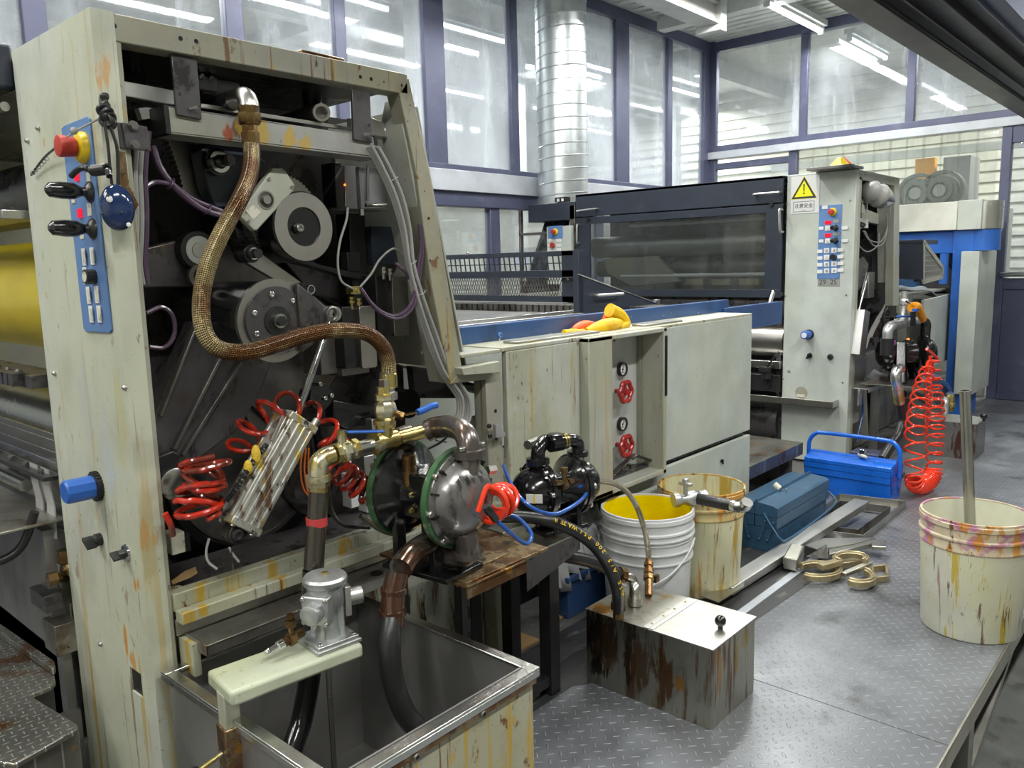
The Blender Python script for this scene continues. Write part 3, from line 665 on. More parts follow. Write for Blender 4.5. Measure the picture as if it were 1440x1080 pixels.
# --- enclosure behind the frame
b = MB(); b.box((.69, 2.02, .05), (1.72, 2.05, 1.64)); b.build('inner_wall', M['iron'], P1)
b = MB(); b.box((.66, Y0+.05, 1.640), (1.39, 3.62, 1.668)); b.build('roof_plate', M['iron_dark'], P1)
b = MB(); q = [onY(585, 150, Y0+.05), onY(655, 520, Y0+.05)]
b.prism([q[0]+V((.0, 0, 0)), q[1], q[1]+V((0, .43, 0)), q[0]+V((0, .43, 0))], (.006, 0, 0)); b.build('rear_cover', M['press_paint_mid'], P1)
b = MB(); b.box((.66, 3.58, 0), (1.72, 3.66, 1.66)); b.build('far_side_frame', M['press_paint_mid'], P1)
b = MB(); b.box((.70, 1.64, .02), (1.66, 2.02, .04)); b.build('inner_floor', M['iron_dark'], P1)
# --- top zone
for pl_, y_ in (([(172, 113), (246, 127), (246, 148), (174, 135)], 1.655), ([(518, 163), (541, 173), (541, 193), (520, 189)], 1.655), ([(541, 180), (553, 183), (554, 195), (541, 193)], 1.66)):
    b = MB(); polyY(b, pl_, y_, .04); b.build('cross_bar', M['alu'], P1, bevel=.002)
sp = [(tuple(onY(px, py, 1.60)-P1.location), (rx, .06, rz), cl, st) for (px, py, rx, rz, cl, st) in ((332, 181, .018, .035, BR, .95), (322, 188, .012, .02, (.3, .05, .01), .9), (343, 178, .03, .03, YS, .8), (366, 186, .02, .03, YS, .8), (405, 196, .016, .025, YS, .8), (428, 203, .02, .015, YS, .7))]
M['channel_paint'] = painted('channel_paint', (.30, .305, .30), 1.0, .2, .3, .36, spots=sp)
b = MB(); polyY(b, [(237, 149), (527, 193), (531, 222), (239, 187)], 1.60, .02); polyY(b, [(237, 149), (527, 193), (527, 196), (237, 152)], 1.60, .07); polyY(b, [(239, 184), (531, 219), (531, 223), (239, 188)], 1.60, .07)
b.build('channel_beam', M['channel_paint'], P1, bevel=.0015)
for pl_ in ([(230, 147), (237, 148), (241, 189), (234, 187)], [(526, 191), (530, 192), (534, 223), (530, 222)]):
    b = MB(); polyY(b, pl_, 1.597, .08); b.build('channel_end', M['black'], P1)
b = MB(); polyY(b, [(283, 146), (497, 180), (497, 184), (283, 151)], 1.63, .01); b.cyl(onY(283, 148, 1.635), onY(492, 181, 1.635), .004, seg=8); b.cyl(onY(492, 183, 1.635), onY(491, 167, 1.635), .006, seg=8); b.build('edge_rail', M['steel'], P1)
for pts, (hx, hy), (bx, by) in (([(241, 76), (277, 83), (284, 168), (249, 161)], (253, 132), (266, 153)), ([(495, 126), (520, 130), (524, 201), (498, 196)], (519, 176), (511, 190))):
    b = MB(); polyY(b, pts, 1.592, .008); o = b.build('hanging_bracket', M['iron'], P1, bevel=.001)
    c = onY(hx, hy, 1.5915); b = MB(); b.cyl(c, c+EY*.002, .0035, seg=12); b.build('bolt_hole', M['black'], o)
    c = onY(bx, by, 1.592); b = MB(); b.cyl(c, c+V((.014, -.014, .004)), .003, seg=8); b.build('pin', M['chrome'], o)
for (px, py) in ((186, 96), (439, 140)):
    c = onY(px, py, 1.78); b = MB(); b.mat(0).cyl(c-EZ*.05, c+EZ*.035, .024).mat(1).ring(c+EZ*.035, EZ, .024, .020, .003); b.build('spindle', [M['black_gloss'], M['chrome']], P1)
b = MB(); b.mat(0).tube([onY(380, 178, 1.95), onY(440, 160, 1.68), onY(451, 158, 1.63)], .019, 16).mat(1).ring(onY(452, 158, 1.625), onY(452, 158, 1.6)-onY(451, 158, 1.63), .020, .014, .012); b.build('pipe_end', [M['casting'], M['steel']], P1)
b = MB(); b.tube([onY(283, 120, 1.80), onY(333, 126, 1.80)], .018, 14); b.boxf(onY(289, 118, 1.78), EX, EY, EZ, .05, .02, .03); b.build('small_cylinder', M['grey_plastic'], P1, bevel=.002)
for (px, py) in ((283, 108), (297, 111)):
    c = onY(px, py, 1.765); b = MB(); b.bolt(c, NY, .007); b.build('bolt', M['steel'], P1)
b = MB(); polyY(b, [(195, 152), (207, 151), (240, 157), (240, 163), (200, 168)], 1.66, .02); b.build('cable_tab', M['cable_grey'], P1)
b = MB(); b.box((.72, 1.70, 1.50), (1.37, 1.76, 1.53)); b.build('upper_cross_member', M['iron_dark'], P1, bevel=.004)
# --- castings and wheels
def boltY(px, py, y, r, mt='steel', par=P1, nm='bolt'):
    c = onY(px, py, y); b = MB(); b.bolt(c, NY, r); return b.build(nm, M[mt], par)
pts = [(288, 203)]
b = MB(); g = []
for k in range(22):
    px = 243 + 18*math.sin(k/21*1.2)+ (2.2 if k % 2 else -0.5)*1.0 + k*.25; g.append((px-8, 196+k*3.4))
polyY(b, [(290, 205)]+g[:1]+g[1:]+[(300, 292)], 1.80, .03); b.build('toothed_sector', M['ring_steel'], P1, bevel=.0008)
b = MB(); polyY(b, [(282, 212), (296, 198), (330, 196), (374, 228), (360, 262), (338, 290), (304, 292), (292, 262)], 1.74, .05); blk = b.build('bearing_block', M['navy_cover'], P1, bevel=.003)
c = onY(301, 229, 1.74); b = MB(); b.mat(0).cyl(c, c+NY*.02, .030).mat(1).ring(c+NY*.02, NY, .024, .016, .008).mat(2).cyl(c+NY*.02, c+NY*.07, .013).cyl(c+NY*.07, c+NY*.075, .010); b.build('shaft', [M['black_gloss'], M['chrome'], M['casting']], blk)
c = onY(400, 305, 1.74); b = MB()
pr = []
for k in range(120):
    q = 2*math.pi*k/120; r = .098+(.004 if k % 2 else 0); pr.append(c+V((math.cos(q)*r, 0, math.sin(q)*r)))
b.prism(pr, (0, .03, 0)); b.build('gear', M['ring_steel'], P1)
b = MB(); polyY(b, [(336, 302), (357, 324), (362, 324), (413, 268), (415, 260), (402, 240), (397, 236), (384, 236)], 1.66, .02); pl = b.build('cover_plate', M['press_paint_mid'], P1, bevel=.003)
c = onY(374, 281, 1.66); b = MB(); b.mat(0).ring(c, NY, .021, .018, .002).mat(1).cyl(c, c+NY*.001, .018).mat(0).cyl(c+NY*.001, c+NY*.006, .010); b.build('plate_window', [M['steel'], M['casting']], pl)
b = MB(); polyY(b, [(346, 296), (356, 288), (367, 298), (356, 310)], 1.6585, .001); b.build('rating_plate', M['key_cream'], pl)
for (px, py) in ((378, 252), (410, 263), (349, 311)): boltY(px, py, 1.66, .004, 'steel', pl, 'screw')
c = onY(427, 319, 1.66); b = MB(); b.mat(0).cyl(c+EY*.002, c+EY*.34, .083, seg=48).mat(1).ring(c+EY*.004, NY, .080, .046, .007, 56).mat(2).cyl(c+EY*.0015, c+EY*.001, .046, seg=40); b.build('roller_end', [M['black_gloss'], M['ring_steel'], M['black_gloss']], P1)
c2 = onY(418, 321, 1.66); b = MB(); b.cyl(c2, c2+NY*.006, .013); b.mat(1).bolt(c2+NY*.006, NY, .010, .010); b.build('centre_bolt', [M['black'], M['steel']], P1)
b = MB(); polyY(b, [(395, 360), (445, 375), (500, 385), (560, 400), (560, 470), (500, 440), (440, 415)], 1.90, .04); b.build('carrier_arm', M['iron'], P1, bevel=.004)
b = MB(); polyY(b, [(330, 318), (395, 352), (450, 372), (500, 384), (560, 392), (560, 398), (495, 392), (400, 364), (335, 336)], 1.78, .04); b.build('guide_rail', M['iron_dark'], P1, bevel=.003)
b = MB(); polyY(b, [(196, 350), (250, 338), (282, 330), (300, 345), (285, 400), (262, 404), (196, 405)], 1.82, .05); ha = b.build('rocker_arm', M['iron'], P1, bevel=.004)
c = onY(276, 352, 1.80); b = MB(); b.mat(0).cyl(c+EY*.04, c+NY*.012, .043, seg=36).mat(1).ring(c+NY*.012, NY, .032, .018, .003).mat(2).cyl(c+NY*.012, c+NY*.017, .0175); b.build('pivot_cap', [M['black'], M['alu'], M['steel']], ha)
c = onY(277, 388, 1.80); b = MB(); b.mat(0).ring(c, NY, .026, .016, .014).mat(1).bolt(c+EY*.01, NY, .014, .012); b.build('pivot_ring', [M['casting'], M['iron_dark']], ha)
b = MB(); polyY(b, [(288, 350), (318, 340), (345, 350), (430, 402), (474, 440), (478, 520), (440, 590), (385, 600), (300, 520), (275, 430)], 1.88, .05); b.build('side_casting', M['casting'], P1, bevel=.004)
p0, p1 = onY(349, 357, 1.72), onY(424, 407, 1.72)
b = MB(); capsule(b, p0, p1, .021, .015, .014); lk = b.build('link_arm', M['ring_steel'], P1, bevel=.002)
b = MB(); b.mat(0).cyl(p0+EY*.03, p0+NY*.016, .021).mat(1).cyl(p0+NY*.016, p0+NY*.045, .011).mat(2).ring(p0+NY*.022, NY, .014, .011, .004); b.build('link_pin', [M['black'], M['iron_dark'], M['chrome']], lk)
b = MB(); b.mat(0).cyl(p1+EY*.03, p1+NY*.012, .018).mat(1).cyl(p1+NY*.012, p1+NY*.04, .011).mat(2).ring(p1+NY*.040, NY, .011, .009, .002); b.build('link_pin', [M['black'], M['iron_dark'], M['chrome']], lk)
# main hub
c = onY(388, 451, 1.60); hub = MB(); hub.cyl(c+EY*.012, c+EY*.30, .089, seg=48); hub = hub.build('drive_hub', M['black_gloss'], P1)
b = MB(); b.ring(c+EY*.012, NY, .094, .070, .011, 56); b.build('hub_flange', M['ring_steel'], hub)
b = MB(); b.cyl(c+EY*.002, c+NY*.006, .077, seg=48); b.build('hub_face', M['iron'], hub)
for a in (100, 45, -25, 160, 205, 250, 300):
    q = math.radians(a); d = c+V((math.cos(q), 0, math.sin(q)))*.060+NY*.006; b = MB(); b.bolt(d, NY, .0065, .004); b.build('bolt', M['chrome'], hub)
b = MB(); b.mat(0).ring(c+NY*.006, NY, .033, .024, .003).cyl(c+NY*.006, c+NY*.010, .024).mat(1).ring(c+NY*.010, NY, .016, .011, .010).mat(0).hexn(c+NY*.010, NY, .012, .018); b.build('hub_nut', [M['iron_dark'], M['steel']], hub)
e = onY(467, 441, 1.585)
b = MB(); polyY(b, [(418, 398), (432, 408), (458, 430), (474, 431), (476, 452), (462, 459), (440, 486), (425, 496)], 1.585, .014); b.build('lever_arm', M['iron'], hub, bevel=.003)
b = MB(); b.mat(0).ring(e+NY*.0, NY, .017, .009, .014).mat(1).bolt(e+NY*.001, NY, .009, .018); b.build('lever_pin', [M['steel'], M['iron_dark']], hub)
for k in range(9):
    q = math.radians(235+k*10); d = c+V((math.cos(q), 0, math.sin(q)))*.09; 
# diagonal arm
b = MB(); polyY(b, [(277, 452), (384, 505), (372, 540), (340, 600), (318, 618), (250, 668), (215, 690), (196, 655), (214, 592)], 1.74, .06); da = b.build('diagonal_arm', M['iron'], P1, bevel=.005)
for (p, q, wd) in (((310, 500), (243, 632), .006), ((338, 508), (255, 640), .006), ((276, 455), (224, 585), .005)):
    a, d = onY(*p, 1.735), onY(*q, 1.735); b = MB(); b.boxf((a+d)/2, (a-d).normalized(), EY, (a-d).normalized().cross(EY), (a-d).length, .02, wd*1.5); b.build('rib', M['casting'], da, bevel=.002)
b = MB(); polyY(b, [(243, 634), (256, 641), (236, 672), (205, 690), (205, 650)], 1.72, .03); b.build('foot_lug', M['iron_dark'], da, bevel=.003)
# large lower wheel
c = onY(350, 655, 1.93); b = MB(); b.mat(0).cyl(c, c+EY*.05, .225, seg=72).mat(1).ring(c, NY, .232, .212, .014, 72).mat(0).ring(c, NY, .205, .198, .006, 72); b.build('large_wheel', [M['casting'], M['black_gloss']], P1)
c = onY(372, 577, 1.90); b = MB(); b.cyl(c, c+EY*.03, .055, seg=40).ring(c, NY, .055, .046, .004); b.build('wheel_boss', M['casting'], P1)
b = MB(); polyY(b, [(392, 528), (432, 545), (432, 560), (400, 600), (360, 560)], 1.905, .02); b.build('wheel_web', M['ring_steel'], P1)
c = onY(246, 680, 1.72); b = MB(); b.lathe(c, NY, [(.036, 0), (.036, .006), (.030, .009), (.006, .012)], 36); b.build('polished_disc', M['steel_bright'], P1)
c = onY(452, 558, 1.72); b = MB(); b.cyl(c, c+EY*.05, .034, seg=30); fl = b.build('round_flange', M['black_gloss'], P1)
for (px, py) in ((450, 540), (457, 560), (466, 556), (436, 566)): boltY(px, py, 1.718, .006, 'steel', fl)
b = MB(); polyY(b, [(468, 562), (500, 568), (548, 572), (548, 594), (510, 590), (492, 606), (470, 595)], 1.74, .04); b.build('black_strut', M['black_gloss'], P1, bevel=.004)
c = onY(576, 568, 1.86); b = MB(); b.cyl(c, c+EY*.1, .045, seg=32); b.build('rear_roller', M['black_gloss'], P1)
# modules on the right
def boxY(px0, py0, px1, py1, y, th, name, mt, par=P1, bv=.002):
    b = MB(); a = onY(px0, py0, y); d = onY(px1, py1, y); b.box((a.x, y, min(a.z, d.z)), (d.x, y+th, max(a.z, d.z))); return b.build(name, mt, par, bevel=bv)
m1 = boxY(484, 232, 503, 294, 1.74, .07, 'sensor_module', M['grey_plastic']); boxY(505, 234, 545, 296, 1.76, .08, 'sensor_module', M['grey_plastic'])
boxY(470, 228, 483, 292, 1.78, .06, 'module_side', M['iron_dark'])
c = onY(485, 260, 1.735); b = MB(); b.ball(c, .003, 10); b.build('signal_lamp', M['led_orange'], m1)
b = MB(); b.cyl(onY(486, 268, 1.735), onY(486, 290, 1.735), .0035); b.cyl(onY(517, 232, 1.745), onY(517, 282, 1.745), .004, seg=8); b.cyl(onY(514, 289, 1.745), onY(543, 288, 1.745), .005, seg=10); b.hexn(onY(509, 303, 1.745), EZ, .008, .016); b.build('connector', M['steel'], m1)
boxY(490, 300, 520, 440, 1.84, .06, 'black_panel', M['black_gloss']); boxY(522, 318, 562, 372, 1.83, .05, 'black_panel', M['navy_cover']); boxY(488, 355, 507, 382, 1.80, .03, 'black_panel', M['iron_dark'])
boxY(447, 440, 481, 524, 1.74, .08, 'bracket_block', M['casting']); boxY(481, 518, 520, 524, 1.72, .06, 'bracket_foot', M['casting'])
boxY(481, 432, 506, 516, 1.70, .06, 'clamp_block', M['black'])
b = MB(); rrectY(b, 505, 431, 531, 516, 1.685, .02); sp_ = b.build('clamp_plate', M['ring_steel'], P1, bevel=.001)
boxY(528, 388, 553, 470, 1.72, .06, 'clamp_block', M['black'])
b = MB(); rrectY(b, 551, 389, 577, 471, 1.705, .02); b.build('clamp_plate', M['ring_steel'], P1, bevel=.001)
for (px, py) in ((494, 424), (504, 426), (539, 382), (548, 384)):
    c = onY(px, py, 1.70); b = MB(); b.cyl(c-EZ*.02, c+EZ*.012, .0045, seg=10); b.hexn(c-EZ*.004, EZ, .009, .006); b.hexn(c+EZ*.006, EZ, .008, .006); b.build('adjusting_screw', M['brass'] if px < 520 else M['steel'], P1)
b = MB(); c = onY(497, 408, 1.68); b.boxf(c, EX, EY, EZ, .03, .02, .02)
for k in range(3): b.cyl(c+V((k*.012-.012, 0, 0)), c+V((k*.012-.012, -.02, .0)), .005, seg=10)
b.build('hose_manifold', M['brass'], P1)
b = MB(); polyY(b, [(560, 472), (596, 400), (632, 520), (634, 540), (690, 545), (690, 560), (560, 512)], 1.95, .03); b.build('inner_panel', M['press_paint_mid'], P1)
b = MB(); polyY(b, [(580, 515), (650, 525), (650, 560), (585, 560)], 1.90, .03); b.build('inner_bracket', M['iron'], P1)
b = MB(); rrectY(b, 660, 588, 688, 642, 1.80, .02, .02); b.build('round_cornered_plate', M['press_paint_mid'], P1)
b = MB(); polyY(b, [(440, 600), (545, 600), (560, 720), (480, 735), (430, 700)], 1.985, .02); b.build('light_back_plate', M['casting'], P1)
bx_ = boxY(523, 590, 540, 620, 1.70, .03, 'valve_box', M['alu']); boxY(539, 598, 553, 622, 1.69, .03, 'valve_box', M['black'], P1); boxY(528, 584, 540, 591, 1.70, .02, 'valve_cap', M['black'], P1)
boxY(512, 642, 531, 668, 1.68, .04, 'valve_box', M['alu']); boxY(515, 690, 535, 716, 1.70, .04, 'valve_box', M['label_white']); boxY(492, 668, 506, 712, 1.72, .04, 'valve_box', M['label_white'])
# black belt wheel with orange wires
c = onY(432, 680, 1.74); b = MB(); b.ring(c, NY, .075, .058, .03, 48); b.build('belt_wheel', M['black_gloss'], P1)
b = MB(); b.cyl(c+EY*.03, c+EY*.05, .058, seg=40); b.build('wheel_back', M['iron'], P1)
# lower rail, sill and drip tray
b = MB(); polyY(b, [(239, 806), (437, 747), (540, 716), (600, 700), (600, 720), (437, 776), (239, 830)], 1.72, .05); b.build('lower_rail', M['steel'], P1, bevel=.003)
b = MB(); b.box((.70, 1.60, .535), (1.67, 1.76, .54)); b.build('sill_floor', M['iron'], P1)
b = MB(); b.box((.70, 1.575, .505), (1.67, 1.605, .545)); b.box((.70, 1.545, .485), (1.67, 1.575, .512)); b.build('sill', M['sill_paint'], P1, bevel=.003)
b = MB(); b.box((.715, 1.482, .450), (1.30, 1.60, .453)); b.box((.715, 1.482, .432), (1.30, 1.485, .456)); b.box((.715, 1.482, .432), (.718, 1.60, .456)); b.box((.70, 1.575, .453), (1.42, 1.58, .49))
b.build('drip_tray', M['drip_steel'], P1, bevel=.001)
for lo_, hi_ in (((.705, 1.52, .38), (.72, 1.58, .45)), ((1.28, 1.56, .36), (1.30, 1.6, .45))):
    b = MB(); b.box(lo_, hi_); b.build('tray_support', M['sill_paint'], P1)
c = V((1.18, 1.52, .4535)); b = MB(); b.cyl(c, c+EZ*.001, .016); b.build('drain_hole', M['black'], P1)
# lower skirt panel behind the tank
b = MB(); b.box((.70, 1.64, 0), (1.72, 1.66, .44)); b.build('lower_skirt', surf('skirt_paint', (.40, .41, .34), .4, 0, [((.36, .33, .16), (5, 5, 3), .5, .66, .7), (DK, (26, 26, 3.4), .555, .60, .95, .2), (BR, (34, 34, 3), .58, .64, .85), (DK, (70, 70, 50), .62, .67, .9)]), P1)
c = onY(643, 800, 1.60); c.z = .40; b = MB(); b.cyl((1.52, 1.638, .40), (1.52, 1.628, .40), .055, seg=36); b.build('round_opening', M['black'], P1)
boxY(236, 842-10, 262, 870, 1.60, .03, 'end_block', M['sill_paint'])
# terminal block at left
tb = boxY(240, 752, 262, 776, 1.60, .04, 'terminal_block', M['key_cream']); b = MB(); b.box(onY(262, 776, 1.60), onY(264, 750, 1.60)+V((.004, .05, 0))); b.build('block_side', M['iron_dark'], tb)
# latch on the lower post
b = MB(); polyY(b, [(697, 597), (703, 597), (711, 610), (710, 614), (698, 616)], Y0-.03, .012); la = b.build('door_latch', M['grey_plastic'], P1, bevel=.001)
for (px, py) in ((687, 599), (688, 613), (706, 611)): boltY(px, py, Y0-.014, .007, 'iron_dark', la)
for (px, py) in ((697, 578), (698, 617)):
    c = onY(px, py, Y0-.0015); b = MB(); b.cyl(c, c+EY*.001, .006, seg=14); b.build('bolt_hole', M['black'], P1)
# rollers and bars running across to the far side frame (seen left of the control column)
def rollY(px, py, x, r, name, mt, y0=1.99, y1=3.58, seg=40):
    c = onX(px, py, x); b = MB(); b.cyl((c.x, y0, c.z), (c.x, y1, c.z), r, seg=seg); return b.build(name, mt, P1)
ca = (onX(30, 366, .66)+onX(30, 512, .66))/2
b = MB(); b.cyl((.84, 2.06, 1.145), (.84, 3.56, 1.145), .150, seg=64); b.build('ink_roller', M['roller_yellow'], P1)
b = MB(); b.cyl((.83, 2.06, 1.42), (.83, 3.56, 1.42), .085, seg=48); b.build('dark_roller', M['iron'], P1)
b = MB(); b.box((.60, 2.02, 1.325), (.68, 3.56, 1.345)); b.build('wiper_bar', M['steel'], P1, bevel=.002)
b = MB(); b.box((.58, 2.02, 1.60), (.66, 3.56, 1.70)); b.box((.58, 2.02, 1.50), (.60, 3.56, 1.62)); b.build('hood_panel', M['navy_cover'], P1, bevel=.01)
b = MB(); b.cyl((.63, 2.02, 1.565), (.56, 3.0, 1.575), .010); b.build('hood_bar', M['steel'], P1)
b = MB(); b.cyl((.80, 2.06, .80), (.80, 3.56, .80), .11, seg=48); b.build('steel_roller', M['steel_bright'], P1)
b = MB(); b.box((.62, 2.02, .945), (.70, 3.56, .975))
for k in range(40): b.boxf((.61, 2.08+k*.036, .965), EX, EY, EZ, .03, .026, .03)
for k in range(20): b.lathe((.62, 2.10+k*.072, .975), EZ, [(.009, 0), (.009, .006), (.004, .011)], 10)
b.build('clip_bar', M['iron'], P1, bevel=.001)
def stripY(name, pts, th, mt, y0=2.02, L=1.5):
    P = [onY(px, py, y0) for px, py in pts]; n = len(P); b = MB()
    for i_ in range(n-1):
        nn = (P[i_+1]-P[i_]).cross(EY).normalized()*th; b.prism([P[i_], P[i_+1], P[i_+1]+nn, P[i_]+nn], (0, L, 0))
    return b.build(name, mt, P1, bevel=.001)
stripY('doctor_blade_sheet', [(80, 612), (83, 622), (88, 640), (90, 655), (89, 668)], .006, M['steel_bright'])
stripY('ink_chamber', [(82, 672), (90, 690), (97, 715), (100, 733)], .006, M['alu'])
stripY('chamber_back', [(86, 668), (60, 672)], .01, M['iron_dark'])
stripY('blade_lip', [(98, 733), (96, 742), (90, 746)], .005, M['steel'])
for k in range(12):
    b = MB(); c = onY(84, 668, 2.02)+V((-.012, .07+k*.11, .0)); b.cyl(c-EY*.012, c+EY*.012, .009, seg=10); b.boxf(c+V((0, 0, -.01)), EX, EY, EZ, .012, .02, .02); b.build('wing_clamp', M['casting'], P1)
b = MB(); fp = onY(90, 700, 2.02); b.mat(0).cyl(fp+V((-.018, .20, 0)), fp+V((-.018, .42, 0)), .016); b.build('filler_pipe', M['steel_bright'], P1)
b = MB(); b.box((.42, 2.02, .625), (.46, 3.5, .66)); b.box((.42, 2.02, .625), (.66, 3.5, .632)); b.build('catch_tray', M['drip_steel'], P1, bevel=.002)
for dx in (0, .05):
    b = MB(); b.tube([(.60+dx*.6, 2.04+dx*1.6, .79), (.56+dx*.4, 2.05+dx*1.6, .74), (.53+dx*.3, 2.05+dx*1.6, .70), (.52+dx*.3, 2.06+dx*1.6, .665)], .004, 8)
    P_ = [tuple(onY(px, py, 2.02)+V((-.014, .03+dx*1.5, 0))) for px, py in ((85, 662), (88, 690), (94, 715), (96, 760))]
    b = MB()
    for i in range(3):
        a, c = V(P_[i]), V(P_[i+1]); b.prism([a, c, c+EY*.05, a+EY*.05], (-.003, 0, .0015))
    b.build('tape_strip', M['silver_tape'], P1)
b = MB(); b.tube([(.60, 2.03, .66), (.57, 2.05, .58), (.52, 2.06, .555), (.47, 2.08, .57), (.455, 2.09, .62)], .010, 12); b.build('drain_hose', M['rubber'], P1)
vs_ = boxY(82, 795, 104, 850, 2.04, .05, 'valve_stack', M['drip_steel'])
b = MB(); b.hexn(onY(92, 790, 2.03), EZ, .016, .03).cyl(onY(92, 812, 2.03), onY(78, 812, 2.0), .012).hexn(onY(80, 812, 2.0), NX, .016, .02).ball(onY(98, 800, 2.02), .018, 10); b.build('brass_valve', M['brass_brown'], vs_)
boxY(62, 840, 90, 856, 2.02, .10, 'bracket_ledge', M['iron']); boxY(98, 850, 114, 890, 2.03, .04, 'lower_stem', M['drip_steel']); boxY(76, 882, 118, 912, 2.0, .08, 'drip_box', M['drip_steel'])
b = MB(); b.box((.62, 2.06, .05), (.70, 3.6, .60)); b.build('lower_trough', M['tank_steel'], P1)
# --- step plate and trough at lower left
t = thing('step_plate', 'worn aluminium chequer step with oily corner at the lower left', 'step', (.40, 1.9, -.012))
pts = [(-40, 868), (0, 893), (76, 946), (78, 958), (70, 966), (42, 977), (108, 1018), (110, 1024), (20, 1075), (-60, 1060)]
b = MB(); polyZ(b, pts, .30, -.012); b.build('tread', M['diamond_alu'], t, bevel=.003)
b = MB(); polyZ(b, [(0, 884), (77, 938), (79, 946), (76, 950), (0, 897)], .303, .016); b.build('raised_lip', M['diamond_alu'], t, bevel=.002)
a = onZ(110, 1022, .289); d = onZ(14, 1078, .289); b = MB(); b.prism([a, d, d-EZ*.13, a-EZ*.13], (.0, .006, 0)); b.build('front_fold', M['diamond_alu'], t, bevel=.002)
for (px, py) in ((60, 955), (15, 1000)):
    c = onZ(px, py, .289); b = MB(); b.box((c.x-.02, c.y, -.012), (c.x+.02, c.y+.04, .288)); b.build('leg', M['iron'], t)
b = MB(); b.box((.20, 2.02, .02), (.64, 3.4, .04)); b.box((.20, 2.0, .02), (.64, 2.02, .16)); b.box((.62, 2.02, .04), (.64, 3.4, .30))
tag(b.build('floor_trough', M['tank_steel'], root=(.4, 2.6, -.012)), 'dark steel trough on the floor between the step and the press column', 'trough')

# =============== string tied emergency button, cord, blue pendant
b = MB(); b.mat(0).tube([onX(44, 246, .64), onX(62, 222, .63), onX(84, 203, .615), onX(92, 195, .61)], .0024, 6).mat(1).tube([onX(94, 193, .60), onX(106, 184, .615), onX(118, 178, .63), onX(137, 168, .645), onX(147, 163, .645)], .0022, 6)
for k in range(6): b.torus(onX(46+k*4, 243-k*4, .638), onX(62, 222, .63)-onX(44, 246, .64), .0038, .0012, 12, 6)
b.ball(onX(104, 184, .61), .007, 10)
tag(b.build('tied_string', [M['black'], M['cable_grey']], root=onX(92, 195, .61)), 'black and white string tied across the red emergency button on the near column', 'string')
P_ = onY(150, 165, 1.568)
cord = MB(); cord.tube([onY(146, 132, 1.57), onY(149, 150, 1.565), onY(147, 163, 1.56), onY(153, 176, 1.56)], lambda t: .007+.002*math.sin(t*20), 8)
for (px, py, r) in ((146, 155, .009), (150, 160, .010), (154, 166, .009), (149, 169, .009), (155, 173, .008)): cord.torus(onY(px, py, 1.56), V((random.uniform(-1, 1), -1, random.uniform(-1, 1))), r, .0045, 16, 7)
cord.tube([onY(147, 172, 1.558), onY(152, 205, 1.555), onY(155, 240, 1.555), onY(158, 262, 1.555)], .0028, 7)
cord.tube([onY(154, 175, 1.558), onY(164, 205, 1.555), onY(166, 235, 1.555), onY(166, 262, 1.555)], .0032, 7)
for k in range(9): cord.torus(onX(132+k*2.2, 240-k*.3, .62), onX(150, 238, .62)-onX(132, 241, .62), .0075, .003, 12, 6)
cord.tube([onX(100, 248, .60), onX(108, 240, .605), onX(118, 236, .61), onX(130, 240, .62), onX(148, 238, .62), onX(154, 248, .62)], .0055, 8)
tag(cord.build('knotted_string', M['rubber'], root=P_), 'black knotted cord tied to the corner of the near column above the blue pendant', 'cord')
c = onY(165, 292, 1.545)
b = MB(); b.mat(0).ball(c, .038, 28, (.80, .62, 1.12)); b.mat(1)
for (px, py, r) in ((154, 280, .006), (181, 316, .0045)): b.ball(onY(px, py, 1.523), r, 12, (1, .3, 1))
b.mat(2)
for (px, py, r) in ((152, 275, .0024), (144, 300, .0024), (171, 299, .0026)): b.ball(onY(px, py, 1.522), r, 8)
tag(b.build('hanging_bulb', [surf('navy_gloss', (.012, .03, .10), .12, 0, coat=.4), M['label_white'], M['black']], root=c), 'glossy dark blue egg-shaped pendant hanging on a black cord beside the column', 'pendant')
b = MB(); polyY(b, [(168, 212), (176, 214), (182, 262), (195, 288), (188, 300), (184, 320), (178, 300), (170, 260)], 1.572, .004)
tag(b.build('torn_tape', M['rust_plate'], root=onY(182, 280, 1.572)), 'torn strip of yellowed brown tape hanging behind the blue pendant', 'tape')
# rusty plate lying on top of the near press
b = MB(); a = onZ(440, 82, 1.669); b.boxf((a.x+.03, a.y+.05, 1.677), EX, EY, EZ, .12, .10, .014)
b.build('rusty_plate', M['rust_plate'], root=(a.x, a.y+.05, 1.668), bevel=.003); tag(COL.objects['rusty_plate'], 'small rusty plate lying on top of the near press frame', 'plate')
# ================================================================== INK TANK, PUMPS, HOSES AT THE NEAR PRESS
T = thing('ink_tank', 'open rectangular stainless tank with dripping ink-stained front below the near press', 'tank', (.90, 1.275, -.012))
X0, X1, Ya, Yb, ZR = .655, 1.153, .976, 1.566, .40
b = MB(); i = .014
b.box((X0+i, Ya+i, .0), (X1-i, Yb-i, .012)); th = .004
for lo, hi in (((X0+i, Ya+i, .0), (X0+i+th, Yb-i, ZR)), ((X1-i-th, Ya+i, .0), (X1-i, Yb-i, ZR)), ((X0+i, Ya+i+.012, .0), (X1-i, Ya+i+.016, ZR)), ((X0+i, Yb-i-th, .0), (X1-i, Yb-i, ZR))): b.box(lo, hi)
b.build('liner', M['tank_steel'], T)
b = MB(); b.box((X0+i-.003, Ya+i-.003, -.012), (X1-i+.003, Ya+i+.003, ZR-.006)); b.build('front_panel', M['tank_paint'], T, bevel=.001)
for xa_ in (X0+i-.003, X1-i):
    b = MB(); b.box((xa_, Ya+i+.003, -.012), (xa_+.003, Yb-i, ZR-.006)); b.build('side_panel', M['tank_steel'], T)
b = MB(); rw = .024
